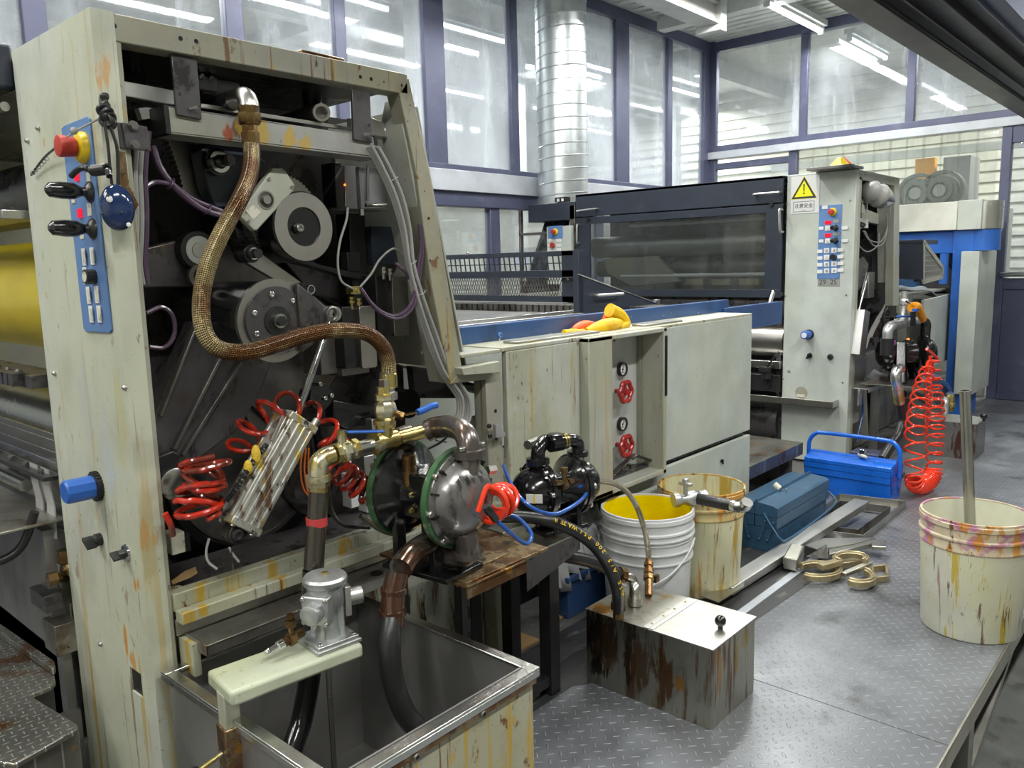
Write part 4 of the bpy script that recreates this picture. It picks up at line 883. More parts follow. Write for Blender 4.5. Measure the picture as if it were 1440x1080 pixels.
for lo, hi in (((X0, Ya, ZR-.006), (X1, Ya+rw, ZR)), ((X0, Yb-rw, ZR-.006), (X1, Yb, ZR)), ((X0, Ya+rw, ZR-.006), (X0+rw, Yb-rw, ZR)), ((X1-rw, Ya+rw, ZR-.006), (X1, Yb-rw, ZR))): b.box(lo, hi)
b.box((X0, Ya, ZR-.02), (X1, Ya+.003, ZR-.006)); b.box((X1-.003, Ya, ZR-.02), (X1, Yb, ZR-.006)); b.box((X0, Ya, ZR-.02), (X0+.003, Yb, ZR-.006))
b.build('rim', M['steel_bright'], T, bevel=.002)
b = MB(); b.box((X0+.01, Ya+.003, ZR-.032), (X1-.008, Ya+.0112, ZR-.019)); b.build('rust_seam', M['rust_plate'], T)
for (px, py) in ((581, 1062), (675, 1002)):
    c = onY(px, py, Ya+i-.003); b = MB(); b.bolt(c, NY, .008, .012); b.build('bolt', M['casting'], T)
# clamp arm + pneumatic stirrer
S = thing('ink_stirrer', 'cast aluminium air-driven ink stirrer on a cream arm over the tank', 'stirrer', (.66, 1.30, .28))
A0, A1 = V((.647, 1.307, .455)), V((.912, 1.275, .455)); ad = (A1-A0).normalized(); an = V((-ad.y, ad.x, 0))
b = MB(); b.boxf((A0+A1)/2, ad, an, EZ, (A1-A0).length, .112, .030)
b.build('arm', painted('arm_paint', (.43, .46, .35), .9, .1, .35, .4), S, bevel=.007)
pc = onY(321, 1000, 1.30)
b = MB(); b.boxf((pc.x+.002, 1.30, .40), ad, an, EZ, .030, .034, .10); b.build('post', M['press_paint_mid'], S, bevel=.003)
b = MB(); b.boxf((pc.x+.002, 1.30, .315), ad, an, EZ, .038, .042, .14); b.build('clamp_sleeve', M['rust_plate'], S, bevel=.003)
b = MB(); c = V((pc.x-.018, 1.30, .335)); b.mat(0).cyl(c, c+V((-.045, .0, -.01)), .0045, seg=10).mat(1).lathe(c+V((-.045, 0, -.01)), V((-1, 0, -.2)), [(.010, 0), (.013, .004), (.013, .010), (.008, .013)], 8); b.build('clamp_screw', [M['brass'], M['black']], S)
bc = onZ(470, 893, .472); bc = V((A0+ad*.222)) + an*0; bc.z = .470
b = MB(); b.boxf(bc+EZ*.008, ad, an, EZ, .088, .086, .014); b.boxf(bc+EZ*.004, ad, an, EZ, .096, .094, .008); b.build('base_flange', M['pneu'], S, bevel=.002)
b = MB(); b.lathe(bc+EZ*.012, EZ, [(.026, 0), (.026, .012), (.022, .02), (.022, .060), (.034, .066), (.036, .070), (.036, .105), (.042, .110), (.043, .113), (.043, .121), (.039, .126), (.010, .128)], 40)
for k in range(4):
    q = math.pi/4+k*math.pi/2; d = ad*math.cos(q)+an*math.sin(q); b.boxf(bc+EZ*.045+d*.027, d, d.cross(EZ), EZ, .014, .006, .065)
body = b.build('motor_body', M['pneu'], S)
for k in range(4):
    q = math.pi/4+k*math.pi/2; d = ad*math.cos(q)+an*math.sin(q); b = MB(); b.bolt(bc+EZ*.014+d*.050, EZ, .005); b.build('bolt', M['steel'], body)
b = MB(); b.hexn(bc+EZ*.140, EZ, .007, .004); b.build('top_nut', M['brass'], body)
dl = (V((-1, -.45, -.05))).normalized(); pp = bc+EZ*.083
b = MB(); b.boxf(pp+dl*.034, dl, dl.cross(EZ).normalized(), EZ, .022, .058, .056); b.build('port_flange', M['pneu'], body, bevel=.003)
b = MB(); b.lathe(pp+dl*.040, dl, [(.020, 0), (.020, .024), (.017, .026)], 28); b.build('exhaust_port', M['pneu'], body)
for (s_, z_) in ((-1, 1), (1, 1), (1, -1), (-1, -1)):
    b = MB(); b.bolt(pp+dl*.045+dl.cross(EZ).normalized()*s_*.024+EZ*z_*.023, dl, .0045); b.build('bolt', M['steel'], body)
dr = V((.93, -.35, 0)).normalized(); pp = bc+EZ*.083
b = MB(); b.boxf(pp+dr*.038, dr, dr.cross(EZ), EZ, .012, .046, .060).lathe(pp+dr*.044, dr, [(.018, 0), (.018, .026), (.015, .028)], 24); b.build('inlet_port', M['alu'], body, bevel=.001)
fa = bc+EZ*.030+V((-.045, .02, 0)); b = MB(); dx = V((-1, -.04, -.12)).normalized()
b.mat(0).hexn(fa, dx, .009, .02).boxf(fa+dx*.026, dx, dx.cross(EZ).normalized(), EZ, .016, .018, .02).hexn(fa+dx*.034, dx, .009, .012).cyl(fa+dx*.026, fa+dx*.026+EZ*.024, .006).hexn(fa+dx*.026+EZ*.024, EZ, .011, .014).hexn(fa+dx*.026+EZ*.040, EZ, .007, .01).mat(1).lathe(fa+dx*.046, dx, [(.010, 0), (.010, .012), (.007, .014), (.0065, .030), (.008, .032), (.006, .038)], 16)
b.build('air_fitting', [M['brass_brown'], M['chrome']], S)
rc = bc+V((-.008, -.004, 0))
b = MB(); b.lathe(rc-EZ*.018, -EZ, [(.013, 0), (.013, .014), (.009, .018)], 20); b.build('shaft_collar', M['brass_brown'], S)
b = MB(); b.cyl(rc-EZ*.03, (rc.x, rc.y, .05), .0058, seg=16); b.build('stirring_shaft', M['steel_bright'], S)
b = MB()
for k in range(3):
    q = k*2.1; d = V((math.cos(q), math.sin(q), 0)); b.boxf(V((rc.x, rc.y, .06))+d*.022, d, d.cross(EZ), EZ, .044, .014, .003)
b.build('impeller', M['steel'], S)

def pump(name, label, cat, near, a, gap, R, dome_mat, band_mat, grp=None, body_mat='black_gloss', label_plate=False, zbase=None, bulge=1.0):
    near = V(near); a = V(a).normalized(); far = near+a*gap; mid = (near+far)/2; sd = a.cross(EZ).normalized()
    t = thing(name, label, cat, (mid.x, mid.y, zbase if zbase is not None else mid.z-R*1.3), grp)
    for (c, d, dm) in ((near, -a, dome_mat), (far, a, body_mat)):
        b = MB(); b.lathe(c, d, [(R*.98, 0), (R*.96, .010), (R*.86, .014), (R*.84, R*.12*bulge), (R*.78, R*.28*bulge), (R*.66, R*.43*bulge), (R*.46, R*.55*bulge), (R*.22, R*.61*bulge), (0.001, R*.625*bulge)], 48)
        ch = b.build('chamber', M[dm], t)
        b = MB()
        for k in range(12):
            q = k*math.pi/6+.2; e = sd*math.cos(q)+EZ*math.sin(q); b.boxf(c+e*R*.87+d*.012, e, e.cross(d), d, R*.18, .005, R*.16)
        b.build('ribs', M[body_mat], ch)
        b = MB(); b.ring(c-d*.008, d, R*1.05, R*.93, .014, 56); bd = b.build('clamp_band', M[band_mat], t)
        for k in range(8):
            q = k*math.pi/4+.1; e = sd*math.cos(q)+EZ*math.sin(q); b = MB(); b.bolt(c+e*R*.97+d*.006, d, .0075, .010); b.build('bolt', M['steel'], bd)
        b = MB(); b.lathe(c-d*.006, -d, [(R*1.0, 0), (R*.98, .012), (R*.55, .04), (R*.45, gap*.5)], 40); b.build('inner_flange', M[body_mat], t)
    b = MB(); b.boxf(mid, a, sd, EZ, gap*.5, R*.9, R*1.0); b.build('air_section', M[body_mat], t, bevel=.006)
    if zbase is not None:
        b = MB()
        for s_ in (-1, 1):
            for k in (-1, 1):
                p = mid+sd*s_*R*.45+a*k*gap*.33; b.boxf((p.x, p.y, (zbase+mid.z)/2), a, sd, EZ, .016, .03, mid.z-zbase)
        b.boxf((mid.x, mid.y, zbase+.006), a, sd, EZ, gap*1.2, R*1.2, .012)
        b.build('foot_stand', M[body_mat], t, bevel=.002)
    return t, near, far, mid, sd, a
# ---- near pump
zb = .512
pt, near, far, mid, sd, a = pump('diaphragm_pump', 'large ink-wet diaphragm pump with green clamp bands in front of the near press', 'pump', (1.200, 1.245, .692), (-.10, 1, 0), .165, .107, 'pump_dome', 'green_band', zbase=zb)
top = near+V((.01, .02, .085))
b = MB(); b.tube([onY(600, 606, 1.37), onY(614, 601, 1.35), onY(634, 600, 1.30), onY(650, 606, 1.25), onY(658, 622, 1.225), onY(660, 650, 1.215), onY(656, 682, 1.21)], lambda s: .0255-.006*max(0, s-.75)*4, 20); b.lathe(onY(659, 636, 1.22)+EZ*.008, -EZ, [(.037, 0), (.037, .018), (.026, .022)], 20)
mf = b.build('upper_manifold', M['pump_manifold'], pt)
for dx in (-.03, .03):
    c = onY(659, 632, 1.22)+V((dx, -.010, .004)); b = MB(); b.bolt(c, EZ, .008, .008); b.build('bolt', M['steel'], mf)
b = MB(); b.tube([near+V((-.01, -.035, -.07)), near+V((-.005, -.03, -.11)), V((near.x, near.y-.005, zb+.045)), V((near.x-.02, near.y+.08, zb+.04))], .026, 18); b.lathe((near.x-.002, near.y-.03, near.z-.115), -EZ, [(.036, 0), (.036, .014), (.026, .02)], 20); b.build('lower_manifold', M['pump_manifold'], pt)
b = MB(); b.cyl(far+V((.02, 0, .08)), far+V((.02, -.0, .125)), .020); b.cyl(far+V((.02, 0, .125)), far+V((-.03, -.02, .125)), .020); b.build('far_manifold', M['pump_manifold'], pt)
b = MB(); b.cyl(far+V((-.03, -.06, .01)), far+V((-.03, -.06, .09)), .016, seg=18); b.build('brass_column', M['brass_brown'], pt)
for k, (px, py) in enumerate(((578, 696), (584, 709), (578, 718))):
    c = onY(px, py, 1.33); b = MB(); b.bolt(c, NY, .0075, .006); b.build('bolt', M['brass'], pt)
b = MB(); c = near+V((.10, .01, -.02)); 
for (z_) in (.06, .01, -.05): b.hexn(c+EZ*z_+V((0, -.01, 0)), V((1, -.3, 0)), .011, .02)
b.build('clamp_nuts', M['steel'], pt)
# table the pump stands on
t = thing('pump_table', 'rust-soaked steel bracket table carrying the near pump', 'table', (1.30, 1.35, zb-.06))
b = MB(); b.box((1.175, 1.20, zb-.008), (1.46, 1.50, zb)); b.build('table_top', M['rust_plate'], t, bevel=.001)
b = MB(); b.box((1.20, 1.262, zb-.010), (1.32, 1.268, zb+.02)); 
a0 = onZ(606, 797, .515); a1 = onZ(690, 765, .515)
b = MB(); b.box((a0.x, a0.y-.085, .487), (a1.x-.02, a0.y-.08, .516)); b.build('front_lip', M['rust_plate'], t, bevel=.001)
b = MB(); q0, q1 = onY(606, 797, 1.30), onY(690, 765, 1.30); b.box((q0.x, 1.185, zb-.03), (q1.x, 1.19, zb)); b.box((q0.x, 1.185, zb-.008), (q1.x, 1.26, zb-.004)); b.build('drip_channel', M['rust_plate'], t, bevel=.001)
b = MB(); b.box((1.47, 1.36, zb-.018), (1.60, 1.42, zb+.0)); b.build('side_board', M['drip_steel'], t, bevel=.001)
b = MB(); b.box((1.42, 1.47, -.012), (1.45, 1.50, zb-.008)); b.build('leg', M['iron'], t)
# ---- valve pipework
vp = thing('valve_pipework', 'brass elbow, tee and ball valves joining the braided hose to the near pump', 'pipework', tuple(onY(540, 615, 1.38)))
YV = 1.37
def pY(px, py, y=YV): return onY(px, py, y)
pa, pb = pY(470, 638), pY(606, 604); dv = (pb-pa).normalized()
b = MB(); b.cyl(pY(548, 619), pb, .0165, seg=20); b.ring(pb-dv*.008, dv, .023, .012, .012, 24); b.build('straight_pipe', M['brass'], vp)
b = MB(); b.cyl(pY(500, 631), pY(532, 623), .0155, seg=20); b.build('steel_nipple', M['steel_bright'], vp)
tc = pY(541, 620); b = MB(); b.cyl(tc-dv*.026, tc+dv*.03, .021, seg=24); b.ring(tc-dv*.030, dv, .026, .014, .010, 24); b.cyl(tc, tc+EZ*.045, .019, seg=24); b.ring(tc+EZ*.038, EZ, .023, .014, .010, 24); b.build('tee', M['brass'], vp)
vb = pY(545, 577); b = MB(); b.lathe(pY(543, 603), EZ, [(.018, 0), (.022, .004), (.022, .018), (.018, .02), (.023, .028), (.026, .042), (.023, .056), (.018, .062), (.022, .066), (.022, .078), (.016, .080), (.016, .094)], 8)
vv = b.build('ball_valve', M['brass'], vp)
hs = vb+V((.02, -.018, -.012)); b = MB(); b.cyl(vb, hs, .008, seg=12).hexn(hs, (hs-vb), .010, .008); b.boxf(hs+V((.025, -.01, .001)), EX, EY, EZ, .045, .012, .003); b.build('valve_stem', M['brass_brown'], vv)
b = MB(); b.tube([hs+V((.040, -.012, .001)), hs+V((.062, -.014, .005)), hs+V((.082, -.016, .010)), hs+V((.095, -.017, .010))], .0075, 10); b.build('lever', M['lever_blue'], vv)
b = MB(); c = pY(547, 556); b.lathe(pY(546, 562), EZ, [(.021, 0), (.021, .016), (.015, .018), (.015, .028), (.019, .030), (.019, .046), (.0165, .048), (.0165, .06)], 6); b.build('hose_nut', M['steel'], vp)
e1 = pY(478, 636); b = MB(); b.lathe(pY(503, 630), -dv, [(.018, 0), (.022, .003), (.022, .015), (.018, .018), (.024, .024), (.026, .032), (.024, .042), (.018, .046), (.022, .05), (.022, .062)], 8); v2 = b.build('ball_valve', M['brass'], vp)
c = pY(482, 634); b = MB(); b.cyl(c, c+EZ*.036, .010, seg=12).hexn(c+EZ*.036, EZ, .010, .008); b.build('valve_stem', M['brass'], v2)
b = MB(); b.boxf(c+EZ*.036+V((.045, -.022, 0)), V((1, -.25, -.12)).normalized(), V((.25, 1, 0)).normalized(), EZ, .085, .016, .005); b.build('lever', M['lever_blue'], v2, bevel=.002)
b = MB(); b.tube([pY(466, 640), pY(458, 643), pY(450, 650), pY(448, 662), pY(448, 668)], .021, 20); b.ring(pY(448, 672)-EZ*.006, EZ, .026, .015, .012, 24); b.build('elbow', M['brass'], vp)
b = MB(); b.hexn(pY(448, 684), EZ, .024, .012); b.lathe(pY(448, 692), EZ, [(.019, 0), (.019, .02)], 20); b.build('hose_nut', M['brass'], vp)
b = MB(); b.cyl(pY(448, 692), pY(441, 800, 1.36), .0205, seg=24)
h = tag(b.build('drain_pipe', surf('brown_clear', (.032, .026, .018), .10, .2, [(YS, (30, 30, 1.5), .60, .66, .8), (DK, (12, 12, 5), .45, .58, .8), ((.4, .38, .32), (22, 22, 1.8), .66, .70, .6)], coat=.6), root=pY(441, 800)), 'amber ink-filled pipe with red tape dropping from the brass elbow', 'pipe')
b = MB(); q = pY(448, 692).lerp(pY(441, 800, 1.36), .38); b.cyl(q-EZ*.009, q+EZ*.009, .0218, seg=24); b.build('tape_band', M['tape_red'], h)
b = MB(); b.tube([pY(441, 802, 1.36), pY(438, 870, 1.36), pY(436, 945, 1.36), pY(425, 1010, 1.35), pY(408, 1085, 1.32), V((.83, 1.31, .05))], .0225, 18)
tag(b.build('wet_hose', M['black_gloss'], root=pY(430, 950, 1.36)), 'wet black hose hanging into the tank beside the stirrer shaft', 'hose')
# braided main hose with its top elbow
b = MB(); P_ = [onY(353, 203, 1.53), onY(354, 225, 1.51), onY(350, 250, 1.49), onY(336, 283, 1.47), onY(313, 325, 1.46), onY(295, 366, 1.46), onY(285, 405, 1.46), onY(283, 440, 1.45), onY(288, 468, 1.44), onY(302, 487, 1.43), onY(325, 495, 1.42), onY(355, 494, 1.41), onY(390, 484, 1.40), onY(425, 473, 1.39), onY(460, 466, 1.38), onY(495, 465, 1.37), onY(520, 471, 1.365), onY(537, 486, 1.365), onY(545, 505, YV), onY(547, 530, YV)]
h = b.tube(P_, .0165, 20, 8).build('braided_hose', M['braid_brown'], root=P_[10]); tag(h, 'thick brown braided steel hose looping across the open near press', 'hose')
b = MB(); b.lathe(onY(353, 205, 1.53), EZ, [(.018, 0), (.019, .026), (.016, .028), (.016, .040), (.021, .042), (.024, .046), (.024, .064), (.019, .066), (.022, .078)], 8); b.build('hose_fitting', M['brass_brown'], h)
b = MB(); b.tube([onY(350, 160, 1.54), onY(349, 145, 1.545), onY(343, 137, 1.56), onY(330, 140, 1.60)], .021, 18); b.build('hose_elbow', M['steel'], h)
b = MB(); b.tube([onY(334, 139, 1.595), onY(310, 147, 1.68), onY(285, 156, 1.80)], .021, 16); b.build('rubber_sleeve', M['rubber'], h)
b = MB(); b.lathe(onY(547, 545, YV), EZ, [(.017, 0), (.019, .002), (.019, .030), (.017, .032)], 20); b.build('hose_ferrule', M['brass'], h)
# rusty outlet of the pump and its hose into the tank
b = MB(); b.tube([onY(625, 757, 1.30), onY(603, 763, 1.285), onY(580, 778, 1.26), onY(563, 800, 1.24)], .0255, 18); el = b.build('outlet_elbow', M['pipe_oily'], root=onY(580, 778, 1.26)); tag(el, 'brown dripping metal elbow at the foot of the near pump', 'pipe elbow')
b = MB(); P_ = [onY(559, 806, 1.235), onY(554, 830, 1.23), onY(552, 860, 1.22), onY(548, 900, 1.20), onY(551, 950, 1.19), onY(568, 1000, 1.17), onY(600, 1045, 1.14), V((1.05, 1.10, .06))]
h = b.tube(P_[1:], .0225, 18).build('rubber_hose', M['rubber'], root=P_[3]); tag(h, 'smooth black rubber hose curving from the rusty elbow into the tank', 'hose')
b = MB(); b.tube(P_[:3]+[onY(551, 882, 1.21)], .0245, 18); 
for q in (P_[1], P_[2]): b.ring(q-EZ*.006, EZ, .028, .02, .012, 24)
b.build('hose_sleeve', M['rusty_hose'], h)
# pneumatic cylinder
c0, c1 = onY(416, 590, 1.52), onY(334, 738, 1.52); dz = (c1-c0).normalized(); dw = dz.cross(EY).normalized()
Cy = thing('air_cylinder', 'ink-smeared aluminium pneumatic cylinder leaning across the near press', 'air cylinder', tuple(c1))
L = (c1-c0).length; mc = (c0+c1)/2
b = MB(); b.boxf(mc, dz, dw, EY, L*.94, .074, .066)
for o_ in (-.027, -.009, .009, .027): b.boxf(mc+dw*o_-EY*.034, dz, dw, EY, L*.93, .009, .005)
for o_ in (-.02, .02): b.boxf(mc+EY*o_-dw*.038, dz, EY, dw, L*.93, .009, .005)
b.build('barrel', M['alu_dirty'], Cy, bevel=.0025)
for s_ in (-1, 1):
    b = MB(); b.boxf(mc+dz*s_*L*.485, dz, dw, EY, L*.07, .080, .072); b.build('end_block', M['alu_dirty'], Cy, bevel=.003)
for o_ in (-.026, .026):
    for p_ in (-.024, .024):
        b = MB(); b.bolt(mc+dz*L*.515+dw*o_+EY*p_, dz, .006); b.build('bolt', M['steel'], Cy)
er = onY(467, 441, 1.55)
b = MB(); b.cyl(c0-dz*.0, onY(463, 455, 1.55), .0075, seg=16); b.build('piston_rod', M['chrome'], Cy)
b = MB(); b.lathe(onY(464, 452, 1.55), V((0, 0, 1)), [(.009, 0), (.010, .01)], 12); b.torus(er, EY, .014, .005, 24, 8); b.build('rod_eye', M['casting'], Cy)
cl = onY(329, 751, 1.50); b = MB(); capsule(b, c1+EY*.01-EY*.03, cl+V((0, -.01, 0))*0+V((0, 1.49-cl.y, 0)), .024, .021, .034); b.mat(1).bolt(V((cl.x, 1.489, cl.z)), NY, .013, .008); b.build('clevis', [M['casting'], M['iron_dark']], Cy, bevel=.001)
b = MB(); b.tube([onY(375, 625, 1.49), onY(352, 655, 1.485), onY(330, 690, 1.485), onY(318, 705, 1.49)], lambda s: .006+.0012*math.sin(s*260), 8, 24); b.build('bellows_hose', M['rubber'], Cy)
b = MB(); b.ball(onY(360, 640, 1.485), .014, 12, (.7, .7, 1.6)); b.ball(onY(349, 657, 1.485), .012, 12, (.8, .7, 1.3)); b.build('yellow_residue', surf('dried_ink', (.62, .42, .03), .6, 0, bump=(120, .004)), Cy)
b = MB(); b.cyl(onY(398, 585, 1.50), onY(382, 620, 1.49), .004, seg=8); b.build('sensor_rod', M['steel'], Cy); b = MB(); b.cyl(onY(440, 600, 1.5), onY(446, 590, 1.5), .01, seg=12); b.build('port_fitting', M['steel'], Cy)
# drips under the clevis and loose cut tubes
b = MB(); b.tube([onY(326, 768, 1.50), onY(326, 785, 1.50), onY(328, 800, 1.53)], .0012, 6); tag(b.build('ink_drip', M['rusty_hose'], root=onY(326, 790, 1.50)), 'thin brown string of ink dripping below the cylinder clevis', 'ink drip')
for k, P_ in enumerate(([(294, 757), (290, 775), (293, 790), (305, 800)], [(322, 770), (328, 780), (336, 790)])):
    b = MB(); b.tube([onY(px, py, 1.60) for px, py in P_], .0028, 8); tag(b.build('plastic_tube', M['white_plastic'], root=onY(*P_[-1], 1.60)), ['longer cut end of white tubing hanging left of the cylinder foot', 'short cut end of white tubing right behind the dripping clevis'][k], 'tube')
b = MB(); polyY(b, [(241, 817), (262, 803), (275, 797), (278, 806), (268, 812), (243, 822)], 1.61, .003); tag(b.build('cardboard_scrap', M['cardboard'], root=onY(260, 815, 1.61)), 'brown scrap of card lying on the sill of the near press', 'card scrap')
b = MB(); b.tube([onY(507, 725, 1.56), onY(520, 735, 1.55), onY(540, 747, 1.54), onY(565, 753, 1.50)], .007, 10); tag(b.build('braided_hose', M['braid_grey'], root=onY(540, 747, 1.54)), 'thin braided hose end lying on the sill left of the pump', 'hose')
b = MB(); b.tube([onY(463, 640, 1.60), onY(462, 680, 1.60), onY(466, 715, 1.60), onY(482, 738, 1.58), onY(520, 742, 1.57)], .0048, 8); b.tube([onY(420, 625, 1.66), onY(402, 660, 1.66), onY(405, 700, 1.66), onY(432, 708, 1.66)], .008, 10)
tag(b.build('black_cable', M['rubber'], root=onY(466, 715, 1.60)), 'black cable looping down behind the amber pipe', 'cable')
b = MB()
for dx in (-4, 0, 4): b.tube([onY(430+dx, 630, 1.64), onY(428+dx*1.4, 660, 1.63), onY(432+dx*1.2, 688, 1.63), onY(441, 704, 1.63)], .0022, 6)
tag(b.build('orange_wire', M['orange_cable'], root=onY(430, 670, 1.63)), 'bunch of thin orange wires inside the black wheel', 'wires')
# coiled hoses
def coil(name, path, R, turns, r, mt, label, grp=None, ends=(), ph=0):
    b = MB(); b.helix(path, R, turns, r, 9, 22, ph)
    for e_ in ends: b.tube(e_, r, 8)
    return tag(b.build(name, M[mt], root=path[len(path)//2]), label, 'coiled hose', grp)
coil('coiled_hose', [onY(287, 645, 1.53), onY(289, 662, 1.525), onY(283, 676, 1.535), onY(285, 690, 1.53), onY(279, 704, 1.53), onY(282, 724, 1.53)], lambda t: .042+.005*math.sin(t*17), 7, .0065, 'red_hose', 'bright red coiled air hose beside the control column, left of the aluminium cylinder', ends=([onY(232, 722, 1.55), onY(240, 738, 1.55), onY(243, 752, 1.57)],))
coil('coiled_hose', [onY(336, 642, 1.62), onY(348, 610, 1.58), onY(375, 582, 1.54), onY(410, 572, 1.54), onY(440, 588, 1.53), onY(462, 612, 1.52), onY(478, 640, 1.52)], .031, 7, .0055, 'red_hose', 'oily red coiled hose arching over the head of the aluminium cylinder', ph=2)
coil('coiled_hose', [onY(470, 655, 1.44), onY(490, 672, 1.44), onY(515, 690, 1.43), onY(545, 697, 1.42)], .027, 6.5, .0060, 'red_hose', 'dark-stained red coiled hose behind the brass valves')
coil('coiled_hose', [onY(688, 712, 1.18), onY(697, 707, 1.19), onY(701, 700, 1.20), onY(706, 707, 1.21)], lambda t: .033+.007*math.sin(t*17), 7, .0055, 'orange_hose', 'clean orange coiled hose bunched at the right side of the near pump', ends=([onY(672, 720, 1.16), onY(682, 690, 1.16), onY(688, 682, 1.16)],))
b = MB(); b.mat(0).lathe(onY(683, 712, 1.12), (onY(699, 733, 1.12)-onY(683, 712, 1.12)), [(.007, 0), (.010, .008), (.010, .020), (.008, .024), (.009, .045), (.006, .05)], 12).mat(1).tube([onY(699, 733, 1.12), onY(716, 748, 1.12), onY(735, 763, 1.13), onY(745, 762, 1.15), onY(746, 748, 1.17), onY(730, 730, 1.20), onY(712, 723, 1.22)], .0048, 10)
tag(b.build('air_hose', [M['black'], M['blue_hose']], root=onY(716, 748, 1.12)), 'short blue hose loop with black coupling under the orange coil', 'hose')
# cable bundles in the press
b = MB()
for k in range(6):
    o_ = (k-2.5)*3.2
    b.tube([onY(px+o_*s_, py+abs(o_)*.2, 1.60-.006*(k % 3)) for px, py, s_ in ((524, 205, 1), (540, 235, 1), (558, 275, 1.0), (570, 320, .8), (577, 370, .6), (588, 415, .8), (606, 470, 1.0), (625, 520, .9), (640, 540, 1.1), (652, 562, 1.0), (650, 590, 1.2), (634, 596, 1.3))], .0048, 8)
for (px, py) in ((551, 252), (577, 370), (590, 412), (624, 500)): b.torus(onY(px, py, 1.60), V((.5, 0, -1)), .016, .0018, 16, 5)
tag(b.build('cable_bundle', M['cable_grey'], root=onY(588, 415, 1.60)), 'bundle of grey cables running down inside the raking frame post', 'cables')
b = MB()
for k in range(2): b.tube([onY(px+k*3, py+k*4, 1.59) for px, py in ((507, 405), (520, 424), (536, 438), (555, 444), (573, 434), (583, 412), (588, 375), (592, 345), (590, 315))], .0048, 9)
b.tube([onY(px, py, 1.60) for px, py in ((556, 370), (572, 385), (582, 410), (580, 430), (570, 440))], .0045, 8)
tag(b.build('purple_hose', M['cable_purple'], root=onY(555, 444, 1.59)), 'pair of wine-coloured hoses hanging in a loop beside the silver clamp plates', 'hoses')
b = MB(); b.tube([onY(px, py, 1.66) for px, py in ((489, 292), (487, 310), (478, 340), (475, 370), (480, 395), (496, 406))], .003, 8); b.tube([onY(px, py, 1.65) for px, py in ((506, 404), (522, 385), (534, 365), (552, 350), (564, 356), (572, 370))], .003, 8)
tag(b.build('grey_wire', M['cable_grey'], root=onY(478, 350, 1.66)), 'two thin grey wires curving from the small brass hose manifold', 'wires')
b = MB()
for k, mt in ((0, 0), (1, 0), (2, 1)):
    b.mat(mt).tube([onY(px+k*7, py, 1.615+.006*k) for px, py in ((196, 185), (192, 215), (190, 250), (192, 290), (192, 330), (190, 370), (194, 400))], .0055, 8)
b.mat(1).tube([onY(px, py, 1.64) for px, py in ((215, 205), (225, 235), (245, 262), (275, 288), (300, 300), (330, 306))], .0065, 8); b.tube([onY(px, py, 1.64) for px, py in ((206, 262), (220, 256), (245, 262), (275, 282), (320, 300))], .005, 8)
b.tube([onY(px, py, 1.70) for px, py in ((206, 440), (228, 432), (243, 445), (245, 470), (232, 488), (210, 488))], .005, 8)
for (px, py) in ((240, 258), (292, 294)): b.torus(onY(px, py, 1.64), V((1, 0, -.6)), .012, .0016, 14, 5)
tag(b.build('purple_cable', [M['cable_grey'], M['cable_purple']], root=onY(192, 290, 1.615)), 'grey and purple cables tied inside the left edge of the near press opening', 'cables')
b = MB(); b.tube([onY(641, 600, 1.75), onY(622, 620, 1.75), onY(600, 632, 1.75)], .004, 8); b.tube([onY(636, 596, 1.70), onY(620, 604, 1.70), onY(612, 618, 1.70), onY(628, 622, 1.70)], .002, 6)
tag(b.build('black_wire', M['rubber'], root=onY(622, 620, 1.75)), 'thin black wires trailing behind the top of the near pump', 'wires')
# ================================================================== DELIVERY TABLE BETWEEN THE TWO PRESSES
D = thing('delivery_table', 'long cream-panelled delivery section with blue rail and gauge recess between the two presses', 'delivery table', (2.5, Y0, 0))
def pan(name, x0, x1, z0, z1, mt, y0=Y0, th=.02, par=D, bv=.003):
    b = MB(); b.box((x0, y0, z0), (x1, y0+th, z1)); return b.build(name, mt, par, bevel=bv)
M['white_plate'] = surf('white_plate', (.46, .48, .47), .4, 0); M['recess_grey'] = painted('recess_grey', (.25, .25, .22), 1.2, .3, .2)
xg0, xg1 = onY(824, 600, Y0-.02).x, onY(933, 500, Y0-.02).x
pan('left_panel', 1.745, xg0-.004, .40, .945, M['press_paint'])
c = [onY(712, 515, Y0), onY(826, 480, Y0)]
b = MB(); b.box((1.725, Y0+.001, .946), (3.38, Y0+.17, .958)); b.build('top_ledge', M['press_paint'], D, bevel=.002)
for xa_, xb_ in ((1.83, 2.26), (2.55, 2.82)):
    b = MB(); b.box((xa_, Y0+.03, .958), (xb_, Y0+.09, .966)); b.build('loose_strip', M['scrap_steel'], D, bevel=.002)
# gauge cabinet: a shallow open box standing proud of the panels
gz0, gz1 = .402, .955; gx0, gx1 = xg0, xg1
b = MB(); yf = Y0-.035
b.box((gx0, yf, gz0), (gx0+.135, Y0+.10, gz1)) ; b.box((gx1-.022, yf, gz0), (gx1, Y0+.10, gz1)); b.box((gx0, yf, gz1-.016), (gx1, Y0+.12, gz1)); b.box((gx0, yf, gz0), (gx1, Y0+.10, gz0+.018))
gc = b.build('gauge_cabinet', M['press_paint_mid'], D, bevel=.003)
pxr = onY(895, 560, Y0+.075).x; b = MB(); b.box((gx0+.13, Y0+.075, gz0+.01), (pxr, Y0+.08, gz1-.01)); b.build('gauge_plate', M['white_plate'], gc)
b = MB(); b.box((pxr+.004, Y0+.09, gz0+.01), (gx1-.01, Y0+.095, gz1-.01)); b.box((pxr, Y0+.06, gz0+.01), (pxr+.008, Y0+.095, gz1-.01)); b.box((pxr+.05, Y0+.06, gz0+.01), (pxr+.056, Y0+.095, gz1-.01)); b.build('recess_lining', M['recess_grey'], gc)
ypl = Y0+.074
